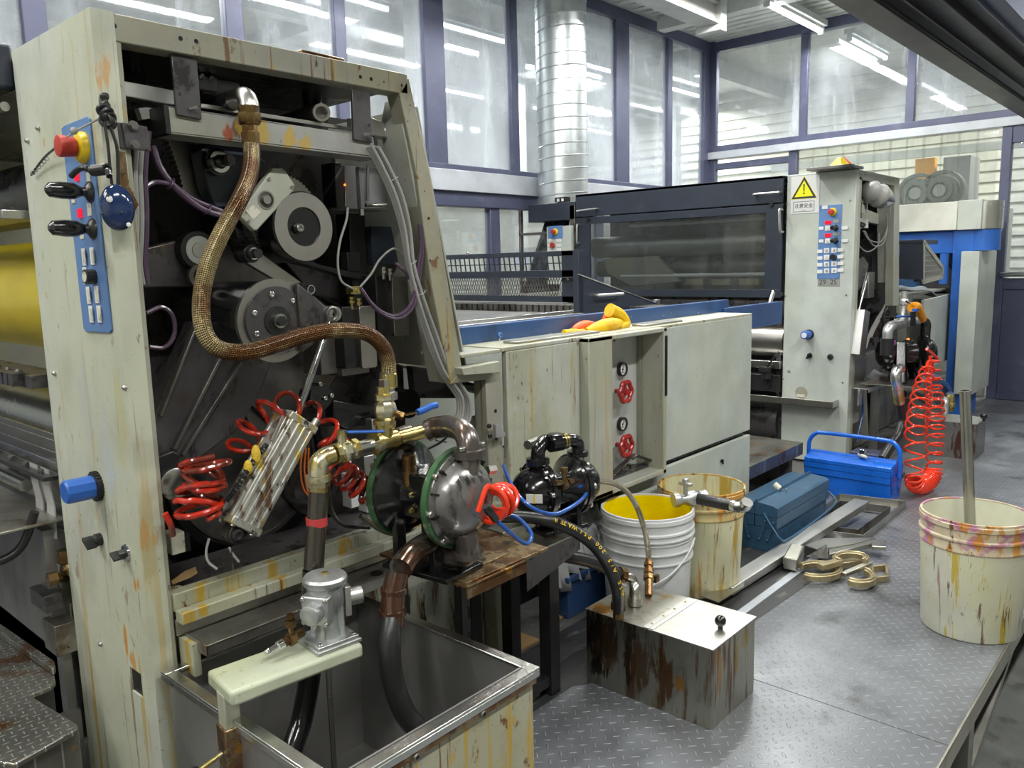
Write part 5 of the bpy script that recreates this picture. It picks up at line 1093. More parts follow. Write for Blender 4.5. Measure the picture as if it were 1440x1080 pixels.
for (px, py, nr) in ((873, 519, 80), (873, 596, 60)):
    c = onY(px, py, ypl); b = MB(); b.mat(0).ring(c+NY*.0, NY, .026, .0215, .014).mat(1).cyl(c+NY*.008, c+NY*.006, .0215, seg=32).mat(2)
    for k in range(11):
        q = math.radians(-45+k*27); d = V((math.cos(q), 0, math.sin(q))); b.boxf(c+d*.0165+NY*.0088, d, d.cross(EY), EY, .004, .0012, .0008)
    q = math.radians(nr); d = V((math.cos(q), 0, math.sin(q))); b.boxf(c+d*.003+NY*.0095, d, d.cross(EY), EY, .022, .0022, .001); b.cyl(c+NY*.008, c+NY*.011, .003, seg=10)
    b.boxf(c+V((.0, 0, -.011))+NY*.0088, EX, EZ, EY, .010, .003, .0008)
    b.build('pressure_gauge', [M['black'], M['label_white'], M['black']], gc)
for (px, py) in ((880, 551), (881, 627)):
    c = onY(px, py, Y0+.03); b = MB(); b.cyl(c, (c.x, Y0+.075, c.z), .008, seg=12)
    R_ = .036; pts = []
    for k in range(48):
        q = k*2*math.pi/48; rr = R_+.0028*math.cos(6*q); pts.append(c+V((math.cos(q)*rr, 0, math.sin(q)*rr)))
    b.tube(pts+[pts[0]], .0085, 10, 1); b.cyl(c+EY*.006, c-EY*.008, .012, seg=18)
    for k in range(3):
        q = math.radians(90+k*120+15); d = V((math.cos(q), 0, math.sin(q))); b.boxf(c+d*.020, d, d.cross(EY), EY, .030, .013, .006)
    b.build('hand_wheel', M['red_paint'], gc)
c = onY(864, 479, ypl); b = MB(); b.cyl(c, c+NY*.002, .004, seg=10); b.build('screw', M['black'], gc)
pan('black_strip', gx1-.016, gx1-.001, .70, .925, M['black'], y0=yf-.003, th=.002, bv=0)
pan('right_panel', xg1+.012, 3.378, .43, .948, M['press_paint_clean'])
b = MB(); b.box((3.378-.02, Y0+.02, .43), (3.378, Y0+.12, .948)); b.build('panel_return', M['press_paint_clean'], D)
b = MB(); b.prism([(xg1-.2, Y0+.004, .405), (3.39, Y0+.004, .405), (3.39, Y0+.004, -.012), (1.76+.6, Y0+.004, -.012), (1.76+.6, Y0+.004, .36)], (0, .02, 0)); b.build('lower_skirt', M['press_paint_clean'], D, bevel=.003)
b = MB(); b.box((xg0+.1, Y0+.03, .36), (3.37, Y0+.10, .43)); b.build('skirt_gap', M['iron'], D)
c = onY(1014, 648, Y0+.004); b = MB(); b.cyl(c, c+NY*.006, .007, seg=14); b.boxf(c+NY*.008+V((.002, 0, -.004)), EX, EY, EZ, .005, .006, .02); b.build('keyhole', M['black'], D)
pan('inner_side', 1.74, 2.6, .05, .36, M['iron_dark'], y0=Y0+.14)
bl = MB(); bl.box((1.725, Y0+.165, .93), (3.48, Y0+.195, 1.012)); bl.build('blue_rail', M['blue_beam'], D, bevel=.002)
for (px, py, r) in ((702, 471, .009), (702, 478, .005), (774, 470, .004), (887, 446, .003), (943, 440, .003), (982, 440, .0025), (933, 444, .003)):
    c = onY(px, py, Y0+.165); b = MB(); b.bolt(c, NY, r); b.build('bolt', M['blue_panel'] if r > .008 else M['steel'], D)
b = MB(); b.box((3.42, Y0+.15, .86), (4.05, Y0+.18, .975)); b.build('blue_rail', M['blue_beam'], D, bevel=.002)
b = MB(); b.box((1.73, Y0+.20, .955), (3.2, 3.55, .965)); b.build('deck', M['tank_steel'], D)
b = MB(); b.box((1.73, Y0+.35, .985), (2.6, Y0+.37, 1.0)); b.box((1.73, Y0+.60, .97), (3.0, Y0+.63, .99)); b.build('deck_bar', M['steel_bright'], D, bevel=.002)
b = MB()
for k in range(46): b.box((3.02, 1.80+k*.038, .96), (3.2, 1.826+k*.038, 1.0))
b.build('slat_belt', M['casting'], D)
b = MB(); b.box((1.73, 3.56, 0), (4.6, 3.6, 1.0)); b.build('far_side_panel', M['press_paint_clean'], D)
# guard cage over the delivery
G = thing('guard_cage', 'dark steel guard cage with open grating above the delivery deck', 'guard', (2.68, 2.8, .965))
gx = 2.68; y0_, y1_ = 2.02, 3.50; z0_, z1_ = 1.035, 1.25
def gb(b, ya, yb, za, zb_): b.box((gx, ya, za), (gx+.012, yb, zb_))
b = MB(); gb(b, y0_, y1_, z1_-.022, z1_); gb(b, y0_, y1_, 1.140, 1.170); gb(b, y0_, y1_, z0_, 1.062); gb(b, y0_, y0_+.085, z0_, z1_); gb(b, y1_-.05, y1_, z0_, z1_); b.box((gx-.02, y0_, 1.138), (gx+.012, y1_, 1.141))
b.build('frame', M['navy_cover'], G, bevel=.002)
b = MB()
for k in range(46):
    yy = y0_+.095+k*.031
    b.prism([(gx+.004, yy, 1.17), (gx+.004, yy+.005, 1.17), (gx+.004, yy+.013, 1.228), (gx+.004, yy+.008, 1.228)], (.004, 0, 0))
b.box((gx+.004, y0_+.085, 1.197), (gx+.008, y1_-.05, 1.201)); b.build('grating', M['navy_cover'], G)
b = MB()
for k in range(90):
    yy = y0_+.085+k*.0152
    for s_ in (0, 1):
        b.prism([(gx+.003+s_*.003, yy+(.03 if s_ else 0), 1.062), (gx+.003+s_*.003, yy+.003+(.03 if s_ else 0), 1.062), (gx+.003+s_*.003, yy+.003+(0 if s_ else .03), 1.140), (gx+.003+s_*.003, yy+(0 if s_ else .03), 1.140)], (.002, 0, 0))
b.build('expanded_mesh', M['casting'], G)
for (px, py) in ((658, 357), (736, 393), (799, 392)): 
    c = onX(px, py, gx-.001); b = MB(); b.bolt(c, NX, .007); b.build('bolt', M['steel'], G)
yw = 2.0
b = MB(); b.prism([onY(813, 386, yw), onY(927, 428, yw), V((3.28, yw, .972)), V((2.66, yw, .972))], (0, .008, 0)); b.box((2.66, yw, .972), (2.69, yw+.03, 1.25)); wg = b.build('side_wing', M['navy_cover'], G, bevel=.001)
b = MB(); b.tube([onY(813, 385.5, yw-.003), onY(927, 427.5, yw-.003)], .0022, 6); b.build('wing_edge', M['steel'], wg)
def handle(p0, p1, off, mt, par, r=.005, name='handle'):
    p0 = V(p0); p1 = V(p1); off = V(off); d = (p1-p0).normalized()*.012
    b = MB(); b.tube([p0, p0+off*.7, p0+off+d, p1+off-d, p1+off*.7, p1], r, 10, 6); return b.build(name, mt, par)
handle(onY(836, 415, yw), onY(868, 413, yw), (0, -.03, 0), M['alu'], wg, .006)
c = onY(923, 424, yw); b = MB(); b.boxf(c, EX, EY, EZ, .035, .02, .018); b.build('hinge', M['steel'], wg, bevel=.002)
# gloves on the rail
g = onZ(835, 463, .965)
b = MB(); b.mat(0)
b.tube([onY(793, 468, 1.70), onY(812, 468, 1.69), onY(826, 466, 1.68), onY(840, 463, 1.67)], lambda t: [.012, .015, .012, .010, .012][min(4, int(t*5))], 14, 8)
b.tube([onY(825, 466, 1.67), onY(843, 461, 1.66), onY(860, 457, 1.66), onY(872, 454, 1.67)], lambda t: .012+.016*math.sin(t*3.0), 16, 8)
b.tube([onY(870, 460, 1.66), onY(880, 455, 1.67), onY(872, 443, 1.68), onY(857, 436, 1.69)], lambda t: .014+.012*t, 16, 8)
b.mat(1).tube([onY(806, 464, 1.72), onY(822, 458, 1.73), onY(836, 456, 1.73)], lambda t: .020*math.sin(.5+t*2.2), 14, 8); b.tube([onY(849, 456, 1.72), onY(852, 445, 1.72), onY(856, 440, 1.71)], .011, 12, 8)
o = b.build('rubber_glove', [M['glove_yellow'], M['glove_orange']], root=V((g.x, g.y, .965)), angle=60)
tag(o, 'crumpled yellow and orange rubber glove lying on the blue rail', 'glove')
# tools in the gauge recess
for k, (p0, p1, w_) in enumerate((((846, 682), (890, 640), .012), ((892, 640), (918, 655), .016), ((872, 660), (885, 660), .02))):
    a, c = onY(*p0, Y0+.02), onY(*p1, Y0+.02+.01*k); zc = gz0+.022+.012*k; a.z = max(a.z, zc); c.z = max(c.z, zc)
    b = MB(); d = (c-a).normalized(); sd_ = d.cross(EZ).normalized(); b.boxf((a+c)/2, d, sd_, d.cross(sd_), (c-a).length, .025, w_*.5); b.boxf(c-d*.01, d, sd_, d.cross(sd_), .03, .036, w_*.8)
    tag(b.build('oily_tool', M['casting'], root=(a+c)/2, bevel=.002), ['long oily flat tool leaning in the gauge recess below the lower red wheel', 'short flat wrench lying at the right of the gauge recess', 'small steel block between the tools in the gauge recess'][k], 'tool')

# ================================================================== PUMP SHELF AND SECOND PUMP
zs = .452
t = thing('pump_shelf', 'dark steel bench carrying the black pump beside the cream panel', 'bench', (1.6, 1.42, -.012))
bcx = onZ(817, 748, zs)
b = MB(); b.box((1.50, bcx.y, zs-.006), (bcx.x, 1.565, zs)); b.build('bench_top', M['drip_steel'], t, bevel=.001)
b = MB(); b.prism([(1.505, bcx.y+.002, zs-.006), (bcx.x-.002, bcx.y+.002, zs-.006), (bcx.x-.002, bcx.y+.002, zs-.05), (1.505, bcx.y+.002, zs-.10)], (0, .004, 0)); b.build('apron', M['iron'], t)
for (x, y) in ((1.62, 1.33), (1.67, 1.52), (1.505, 1.52)):
    b = MB(); b.box((x, y, -.012), (x+.04, y+.04, zs-.006)); b.build('leg', M['black'], t)
b = MB(); b.box((1.50, 1.335, .03), (1.62, 1.365, .06)); b.build('foot_rail', M['black'], t)
near2 = onY(757, 688, 1.40)
pt2, n2, f2, m2, sd2, a2 = pump('diaphragm_pump', 'glossy black diaphragm pump with small white label on the bench by the cream panel', 'pump', (near2.x, 1.40, .572), (1, -.26, 0), .125, .083, 'black_gloss', 'black_gloss', zbase=zs, bulge=1.5)
tpz = .695
b = MB(); b.cyl(n2+EZ*.07, V((n2.x, n2.y, tpz-.03)), .022); b.lathe((n2.x, n2.y, tpz-.045), EZ, [(.033, 0), (.033, .016), (.022, .018)], 20)
b.tube([V((n2.x, n2.y, tpz-.03)), V((n2.x+.004, n2.y, tpz-.008)), V((n2.x+.03, n2.y+.008, tpz+.006)), V((n2.x+.055, n2.y+.016, tpz+.008))], .020, 16)
b.cyl(V((m2.x, m2.y, tpz+.006))-a2*.02, V((m2.x, m2.y, tpz+.006))+a2*.02, .025); b.lathe((m2.x, m2.y, tpz+.015), EZ, [(.024, 0), (.024, .016), (.018, .018)], 8)
b.tube([V((m2.x, m2.y, tpz+.006)), V((f2.x-.01, f2.y, tpz+.006)), V((f2.x+.02, f2.y, tpz-.01)), V((f2.x+.02, f2.y, tpz-.05))], .019, 16); b.lathe((f2.x+.02, f2.y, tpz-.045), EZ, [(.031, 0), (.031, .015), (.02, .018)], 20)
b.build('upper_manifold', M['black_gloss'], pt2)
b = MB(); su = onY(742, 626, 1.44); b.cyl(su, su+V((.06, .01, .0)), .014, seg=8); b.build('spare_union', M['steel'], pt2)
b = MB(); b.ring(V((m2.x, m2.y, tpz+.006))+a2*.022, a2, .023, .018, .006).ring(V((m2.x, m2.y, tpz+.006))+a2*.030, a2, .023, .018, .006); b.build('brass_ring', M['brass'], pt2)
b = MB(); b.tube([V((n2.x, n2.y, n2.z-.07)), V((n2.x, n2.y, zs+.03)), V((m2.x, m2.y-.01, zs+.028)), V((f2.x, f2.y, zs+.03)), V((f2.x, f2.y, f2.z-.07))], .019, 14); b.build('lower_manifold', M['black_gloss'], pt2)
ev = CAM-n2; ev.z *= .1; ev = (ev-a2*ev.dot(a2)).normalized(); nl = (ev*.72-a2*.69).normalized(); lx = EZ.cross(nl).normalized(); lz = nl.cross(lx)
lc = n2-a2*.0535+ev*.0575+nl*.004
b = MB(); b.boxf(lc, lx, lz, nl, .044, .024, .003); lpo = b.build('label', M['label_white'], pt2)
b = MB(); b.boxf(lc+nl*.0018, lx, lz, nl, .004, .026, .001); b.build('yellow_drip', M['yellow_plain'], lpo)
af = onY(790, 680, 1.31)
b = MB(); b.mat(0).cyl(af+V((-.03, .0, .008)), af+V((.02, .0, -.003)), .008, seg=10).hexn(af+V((.0, 0, -.008)), EX, .012, .02).cyl(af+V((.012, 0, 0)), af+V((.012, 0, .03)), .007, seg=10).hexn(af+V((.012, 0, .028)), EZ, .011, .014).hexn(af+V((.026, 0, -.004)), EX, .011, .018)
b.build('air_fitting', M['brass_brown'], pt2)
b = MB(); b.tube([onY(708, 655, 1.50), onY(716, 675, 1.40), onY(730, 698, 1.30), onY(752, 716, 1.26), onY(780, 723, 1.25), onY(805, 712, 1.26), onY(822, 698, 1.29), onY(825, 686, 1.31), onY(815, 684, 1.31)], .0052, 10)
tag(b.build('air_hose', M['blue_hose'], root=onY(752, 716, 1.26)), 'long blue air hose sagging under the glossy black pump', 'hose')
# braided hose to the steel box
b = MB(); P_ = [onY(818, 672, 1.38), onY(835, 676, 1.37), onY(860, 679, 1.36), onY(880, 690, 1.34), onY(895, 712, 1.31), onY(905, 740, 1.29), onY(911, 770, 1.27), onY(912, 788, 1.265)]
h = b.tube(P_, .0085, 16).build('braided_hose', M['braid_grey'], root=P_[4]); tag(h, 'thin grey-brown braided hose dropping from the pump to the steel box', 'hose')
q = onY(912, 790, 1.265); bt = onZ(912, 839, .222)
b = MB(); b.lathe(q+EZ*.008, (bt-q), [(.010, 0), (.011, .012), (.014, .013), (.014, .026), (.010, .028), (.010, .036), (.015, .038), (.015, .052), (.012, .054), (.016, .058), (.016, .074), (.011, .076), (.011, .13)], 8)
b.boxf(q+V((.028, -.01, -.06)), EX, EY, EZ, .02, .012, .022); b.build('valve', M['brass_brown'], h)
# printed black hoses
b = MB(); P_ = [onY(690, 727, 1.42), onY(735, 727, 1.36), onY(775, 733, 1.30), onY(810, 748, 1.26), onY(838, 770, 1.22), onY(858, 800, 1.18), onY(868, 830, 1.165), onZ(870, 858, .245)]
h = b.tube(P_, .0165, 18).build('printed_hose', M['rubber'], root=P_[4]); tag(h, 'thick black hose with yellow printing arching down into the steel box', 'hose')
b = MB(); e_ = P_[-1]; b.lathe(V((e_.x, e_.y, .2225)), EZ, [(.016, 0), (.016, .024), (.022, .026), (.022, .046), (.019, .048), (.019, .074)], 8); b.build('hose_ferrule', M['brass_brown'], h)
# lettering along the hose, letter by letter
msg = 'HOSE A/S 200 PSI WATER'; CP = catmull(P_, 10)
Ls = [0]; 
for i_ in range(1, len(CP)): Ls.append(Ls[-1]+(CP[i_]-CP[i_-1]).length)
s_ = Ls[-1]*.86
for ch in msg:
    s_ -= .0135
    if ch == ' ' or s_ < 0: continue
    j = max(i_ for i_ in range(len(Ls)-1) if Ls[i_] <= s_); p = CP[j]; tg = (CP[j+1]-CP[j]).normalized(); vw = (CAM-p).normalized()
    vw = (EZ*.5-EY*.8-EX*.2); vw = (vw-tg*vw.dot(tg)).normalized()
    text('hose_lettering', ch, p+vw*.0166, -tg, vw.cross(-tg), .017, M['yellow_plain'], h, .0003)
b = MB(); P_ = [onY(690, 790, 1.40), onY(760, 781, 1.36), onY(800, 783, 1.34), onY(840, 792, 1.32), onY(866, 812, 1.30), V((1.88, 1.25, .27))]
P_ = [V((1.50, 1.46, .33)), onY(760, 781, 1.38), onY(800, 783, 1.34), onY(835, 791, 1.31), onY(860, 803, 1.285), onY(878, 812, 1.27)]
h = b.tube(P_, .0185, 16).build('rubber_hose', M['rubber'], root=P_[3]); tag(h, 'plain black hose running under the bench to the steel elbow on the box', 'hose')
b = MB(); EB = onZ(893, 850, .222); b.tube([onY(876, 811, 1.27), onY(886, 813, 1.26), onY(893, 826, 1.25), EB+EZ*.05, EB], .0165, 18)
b.ring(EB+EZ*.0005, EZ, .021, .012, .022, 20); b.build('steel_elbow', M['steel'], h)
b = MB(); b.ring(onY(870, 808, 1.275), V((1, -.3, -.4)), .023, .014, .02, 20); b.build('hose_clamp', M['brass_brown'], h)
# plastic film and blue crate under the bench
b = MB(); pts = []
for k in range(26):
    x = 1.86+k*.0125+.0; pts.append((x, 1.62+.012*math.sin(k*1.9), .0))
P0 = onY(735, 790, 1.62)
vs = []; N = 25
for k in range(N+1):
    f = k/N; x = 1.95+f*.36; 
    for j in range(5):
        g_ = j/4; vs.append(V((x+(f-.4)*.1*g_, 1.66+.016*math.sin(k*2.1)*(.4+g_)-.05*g_, .33-.22*g_-.02*math.sin(k*1.1)*g_)))
fs = [(k*5+j, k*5+j+1, (k+1)*5+j+1, (k+1)*5+j) for k in range(N) for j in range(4)]
b.add(vs, fs); o = b.build('plastic_film', M['white_plastic'], root=(2.1, 1.64, .1), angle=80); s__ = o.modifiers.new('thickness', 'SOLIDIFY'); s__.thickness = .002
tag(o, 'crumpled white plastic film hanging under the bench', 'plastic film')
b = MB(); b.box((2.06, 1.61, -.012), (2.32, 1.71, .14)); b.box((2.05, 1.60, .12), (2.33, 1.715, .14)); tag(b.build('blue_crate', M['blue_beam'], root=(2.3, 1.7, -.012), bevel=.004), 'dark blue box in the shadow beneath the delivery table', 'box')
for k, (px, py, l_) in enumerate(((850, 832, .07), (790, 863, .10), (765, 832, .06))):
    c = onZ(px, py, -.011); b = MB(); b.boxf(c+EZ*.002, V((1, .3, 0)).normalized(), V((-.3, 1, 0)).normalized(), EZ, l_, .03, .004); tag(b.build('cardboard_scrap', M['cardboard'], root=c), ['scrap of card on the floor in front of the blue box', 'torn orange-brown card scrap right of the bench leg', 'small card scrap left of the bench leg'][k], 'card scrap')
c = onZ(727, 905, -.011); b = MB(); b.boxf(c+EZ*.003, EX, EY, EZ, .12, .09, .006); tag(b.build('cardboard_scrap', M['cardboard'], root=c), 'brown card scrap on the floor behind the tank corner', 'card scrap')

# ================================================================== SECOND PRESS
XB = 4.635
P2 = thing('printing_press', 'far printing press unit with clean pale column, warning sign and blue control panel', 'printing press', (XB, Y0, 0))
b = MB(); b.box((XB, Y0, .0), (XB+.05, Y0+.39, 1.668)); b.build('control_column', M['press_paint_clean'], P2, bevel=.004)
b = MB(); b.box((XB+.05, Y0, 0), (XB+.09, Y0+.04, 1.63)); b.box((XB+.05, Y0, 1.615), (XB+.755, Y0+.05, 1.667))
polyY(b, [(1258, 252), (1265, 252), (1264, 430), (1256, 430)], Y0-.001, .05); polyY(b, [(1252, 262), (1258, 262), (1257, 428), (1253, 428)], Y0+.02, .08)
b.build('side_frame', M['press_paint_mid'], P2, bevel=.002)
for (px, py) in ((1208, 244), (1216, 245), (1219, 245.5), (1253, 251), (1256, 252), (1262, 253)):
    c = onY(px, py, Y0-.001); b = MB(); b.cyl(c, c+EY*.001, .004, seg=10); b.build('bolt_hole', M['black'], P2)
b = MB(); b.box((XB+.04, 2.0, 0), (XB+.76, 2.03, 1.62)); b.build('inner_wall', M['iron'], P2)
b = MB(); b.box((XB+.02, Y0+.05, 1.645), (XB+.74, 3.5, 1.665)); b.build('roof_plate', M['iron_dark'], P2)
b = MB(); b.box((XB+.745, Y0+.05, .6), (XB+.755, 2.0, 1.64)); b.build('rear_cover', M['iron'], P2)
# warning sign
x = XB-.001
def quadX(b, px0, py0, px1, py1, x, th=.0012):
    a, c = onX(px0, py0, x), onX(px1, py1, x); b.box((x-th, min(a.y, c.y), min(a.z, c.z)), (x, max(a.y, c.y), max(a.z, c.z)))
sy0, sy1 = onX(1153, 250, x).y, onX(1113, 250, x).y; sz1, sz0 = onX(1133, 247, x).z, onX(1133, 300, x).z
b = MB(); b.box((x-.001, sy0, sz0), (x, sy1, sz1)); sg = b.build('warning_sign', M['label_white'], P2)
ym = (sy0+sy1)/2+.006; tw = .066; zt, zb2 = onX(1133, 248, x).z-.001, onX(1133, 279, x).z
def tri(s_, xx, mt, nm):
    cz = zb2+(zt-zb2)/3; h_ = (zt-zb2); b = MB(); w_ = h_*.60
    P = [V((xx, ym, cz+(h_*2/3)*s_)), V((xx, ym-w_*s_, cz-h_/3*s_)), V((xx, ym+w_*s_, cz-h_/3*s_))]
    b.prism(P, (-.0004, 0, 0)); return b.build(nm, mt, sg)
tri(1.06, x-.001, M['sign_yellow'], 'triangle_margin'); tri(1.0, x-.0016, M['dark_grey_print'], 'triangle_border'); tri(.74, x-.0022, M['sign_yellow'], 'triangle_field')
b = MB(); cz = zb2+(zt-zb2)*.42; b.prism([V((x-.003, ym-.0042, cz+.030)), V((x-.003, ym+.0042, cz+.030)), V((x-.003, ym+.0025, cz-.012)), V((x-.003, ym-.0025, cz-.012))], (-.0004, 0, 0)); b.cyl((x-.003, ym, cz-.022), (x-.0034, ym, cz-.022), .0048, seg=14); b.build('exclamation_mark', M['dark_grey_print'], sg)
ty0, ty1 = ym-.062, ym+.062; tz1, tz0 = onX(1133, 283, x).z, onX(1133, 297.5, x).z; wd = .0022
b = MB()
for lo, hi in (((ty0, tz0), (ty1, tz0+wd)), ((ty0, tz1-wd), (ty1, tz1)), ((ty0, tz0), (ty0+wd, tz1)), ((ty1-wd, tz0), (ty1, tz1))): b.box((x-.0016, lo[0], lo[1]), (x-.001, hi[0], hi[1]))
b.build('text_border', M['dark_grey_print'], sg)
text('sign_lettering', '注意安全', (x-.0016, ym, (tz0+tz1)/2+.003), -EY, EZ, .027, M['dark_grey_print'], sg, .0003)
text('sign_lettering', 'Caution', (x-.0016, ym, tz0+.009), -EY, EZ, .009, M['grey_plastic'], sg, .0002)
# control panel
py0, py1 = onX(1184, 300, x).y, onX(1152, 300, x).y; pz1, pz0 = onX(1170, 288, x).z, onX(1170, 392, x).z
b = MB(); b.box((x-.003, py0, pz0), (x, py1, pz1)); cpn = b.build('control_panel', M['blue_panel'], P2, bevel=.002)
b = MB(); b.box((x-.002, py0, onX(1170, 402, x).z), (x, py1-.004, pz0-.003)); ns = b.build('number_strip', M['cable_grey'], P2)
text('strip_lettering', '29  25', (x-.0025, (py0+py1)/2, (onX(1170, 402, x).z+pz0)/2), -EY, EZ, .040, M['dark_grey_print'], ns, .0003)
xx = x-.003
estop(onX(1171, 298, xx), cpn, 1.0)
def key2(px, py, wy, wz, mt, par=cpn, nm='key', th=.003, xo=0):
    c = onX(px, py, xx-xo); b = MB(); b.boxf(c+NX*th/2, EY, EZ, EX, wy, wz, th); return b.build(nm, mt, par, bevel=.0008)
key2(1160, 291.5, .032, .020, M['label_white'], nm='label_plate')
for (py_) in (313, 331): key2(1164.5, py_, .036, .020, M['led_red'], nm='signal_lamp'); key2(1176, py_-2, .034, .020, M['cable_grey'], nm='label_plate')
for py_ in (321, 339):
    key2(1164, py_, .028, .028, M['label_white'], nm='key_frame'); key2(1164, py_, .014, .016, M['key_cream'], xo=.003)
    key2(1155, py_, .026, .018, M['label_white'], nm='label_plate'); key2(1188, py_-.5, .034, .018, M['label_white'], nm='label_plate')
    joystick(onX(1175, py_-.5, xx), cpn, .85, .045)
for i_, py_ in enumerate((352.5, 362, 371.5, 381)):
    key2(1162.5, py_, .030, .028, M['label_white'], nm='key_frame'); key2(1162.5, py_, .012, .014, M['cable_grey'] if i_ != 1 else M['key_cream'], xo=.003)
    key2(1153, py_+1, .030, .020, M['label_white'], nm='label_plate'); key2(1182, py_-1, .034, .020, M['label_white'], nm='label_plate')
    if i_ == 1:
        c = onX(1172.5, py_-.5, xx); b = MB(); b.cyl(c, c+NX*.02, .016); b.build('push_knob', M['iron_dark'], cpn)
    else: key2(1173, py_-.5, .030, .028, M['label_white'], nm='key_frame'); key2(1173, py_-.5, .010, .012, M['grey_plastic'], xo=.003)
for (px, py) in ((1107, 286), (1196, 282), (1104, 416), (1190, 415), (1101, 533), (1185, 538), (1099, 646)):
    c = onX(px, py, XB); b = MB(); b.lathe(c, NX, [(.006, 0), (.004, .004)], 12); b.build('screw', M['steel'], P2)
c = onX(1138, 470, XB); b = MB(); b.mat(0).lathe(c, NX, [(.028, 0), (.028, .012)], 28).mat(1).lathe(c+NX*.012, NX, [(.023, 0), (.025, .02), (.024, .06), (.02, .064)], 28).mat(2).cyl(c+NX*.076, c+NX*.078, .016); b.build('regulator_cap', [M['black'], M['lever_blue'], M['label_white']], P2)
c = onX(1139, 500, XB); b = MB(); b.lathe(c, NX, [(.014, 0), (.014, .012)], 20); b.boxf(c+NX*.02, EX, V((0, -.6, .8)), V((0, .8, .6)), .018, .040, .009); b.build('rotary_switch', M['black'], P2)
c = onX(1168, 502, XB); b = MB(); b.mat(0).lathe(c, NX, [(.021, 0), (.018, .005)], 22).mat(1).lathe(c+NX*.005, NX, [(.014, 0), (.012, .014)], 18); b.build('key_switch', [M['chrome'], M['black']], P2)
c = onX(1127, 552, XB); b = MB(); b.mat(0).cyl(c, c+NX*.002, .036, seg=32).mat(1).boxf(c+NX*.003+V((0, 0, -.018)), EY, EZ, EX, .05, .016, .004); b.build('round_recess', [M['frame_grime'], M['key_cream']], P2)
text('small_number', '38', onX(1109, 523, XB-.0006), -EY, EZ, .022, M['dark_grey_print'], P2, .0003)
# drip rail crossing in front of the column
a, c = onX(1056, 546, XB-.07), onX(1173, 569, XB-.07)
b = MB(); b.box((XB-.10, c.y, .345), (XB-.095, 3.2, .385)); b.box((XB-.10, c.y, .345), (XB-.0, 3.2, .349)); b.box((XB-.10, c.y, .345), (XB, c.y+.004, .385)); b.build('drip_rail', M['steel'], P2, bevel=.001)
# rollers and bits between delivery table and column
b = MB(); b.cyl((XB+.10, 1.98, .70), (XB+.10, 3.45, .70), .10, seg=36); b.build('roller', M['ring_steel'], P2)
b = MB(); b.cyl((XB+.10, 1.98, .92), (XB+.10, 3.45, .92), .085, seg=36); b.build('roller', M['iron'], P2)
b = MB(); b.box((XB-.02, 1.98, .54), (XB+.03, 3.45, .585)); b.build('cross_bar', M['steel_bright'], P2, bevel=.003)
b = MB(); b.box((XB-.02, 1.98, .40), (XB+.05, 3.45, .50)); b.build('lower_bar', M['iron_dark'], P2, bevel=.003)
for k in range(4):
    b = MB(); c = V((XB-.05, 2.05+k*.16, .48)); b.cyl(c, c+EZ*.05, .028, seg=14).boxf(c+V((-.02, 0, .06)), EX, EY, EZ, .05, .06, .03); b.tube([c+EZ*.06, c+V((-.04, -.05, .12)), c+V((-.03, -.09, .17))], .006, 8); b.build('roller_clamp', M['iron_dark'], P2, bevel=.002)
a, c = onY(1075, 452, 1.98), onY(1088, 410, 1.98); b = MB(); b.boxf((a+c)/2, (c-a).normalized(), EY, (c-a).normalized().cross(EY), (c-a).length, .01, .028); b.cyl(a, a+EY*.03, .03); b.build('release_lever', M['steel'], P2, bevel=.001)
b = MB(); b.box((XB-.02, 1.98, .975), (XB+.02, 3.4, .995)); b.build('gripper_bar', M['steel'], P2)
b = MB(); b.cyl((XB+.1, 2.0, .20), (XB+.1, 3.45, .20), .12, seg=30); b.box((XB+.02, 1.98, 0), (XB+.06, 3.5, .34)); b.build('lower_cylinder', M['iron'], P2)
# inside of the second press
def bx2(px0, py0, px1, py1, y, th, name, mt, par=P2, bv=.002):
    b = MB(); a = onY(px0, py0, y); d = onY(px1, py1, y); b.box((a.x, y, min(a.z, d.z)), (d.x, y+th, max(a.z, d.z))); return b.build(name, mt, par, bevel=bv)
bx2(1211, 250, 1216, 300, Y0+.08, .02, 'hanging_bracket', M['casting']); bx2(1245, 256, 1250, 285, Y0+.08, .02, 'hanging_bracket', M['casting'])
b = MB(); polyY(b, [(1212, 292), (1247, 305), (1246, 318), (1212, 310)], Y0+.09, .03); b.build('channel_beam', M['press_paint_mid'], P2, bevel=.002)
bx2(1228, 300, 1246, 345, Y0+.2, .05, 'black_panel', M['grey_plastic'])
c = onY(1212, 293, Y0+.05); b = MB(); b.cyl(c-EZ*.03, c+EZ*.03, .03, seg=22); b.build('filter_cup', M['chrome'], P2)
bx2(1210, 307, 1221, 321, Y0+.04, .05, 'white_block', M['label_white']); b = MB(); b.cyl(onY(1203, 312, Y0+.03), onY(1216, 318, Y0-.02), .014, seg=14); b.build('pipe_stub', M['iron_dark'], P2)
b = MB()
for (pl_) in ([(1214, 325), (1222, 337), (1238, 340), (1247, 322), (1246, 300)], [(1216, 325), (1228, 345), (1242, 342), (1248, 320)], [(1207, 330), (1208, 345), (1220, 354), (1234, 345), (1236, 328)]):
    b.tube([onY(px, py, Y0+.03) for px, py in pl_], .004, 8)
b.build('grey_wire', M['cable_grey'], P2)
b = MB()
for k in range(4): b.tube([onY(px+k*1.6, py, Y0+.05+.01*k) for px, py in ((1246, 298), (1250, 330), (1252, 370), (1252, 400), (1244, 430), (1232, 450), (1222, 470), (1216, 490))], .006, 8)
b.build('cable_bundle', M['cable_grey'], P2)
c = onY(1207, 385, Y0+.08); b = MB(); b.cyl(c, c+EY*.12, .085, seg=32).ring(c, NY, .085, .06, .01); b.build('drive_hub', M['iron'], P2)
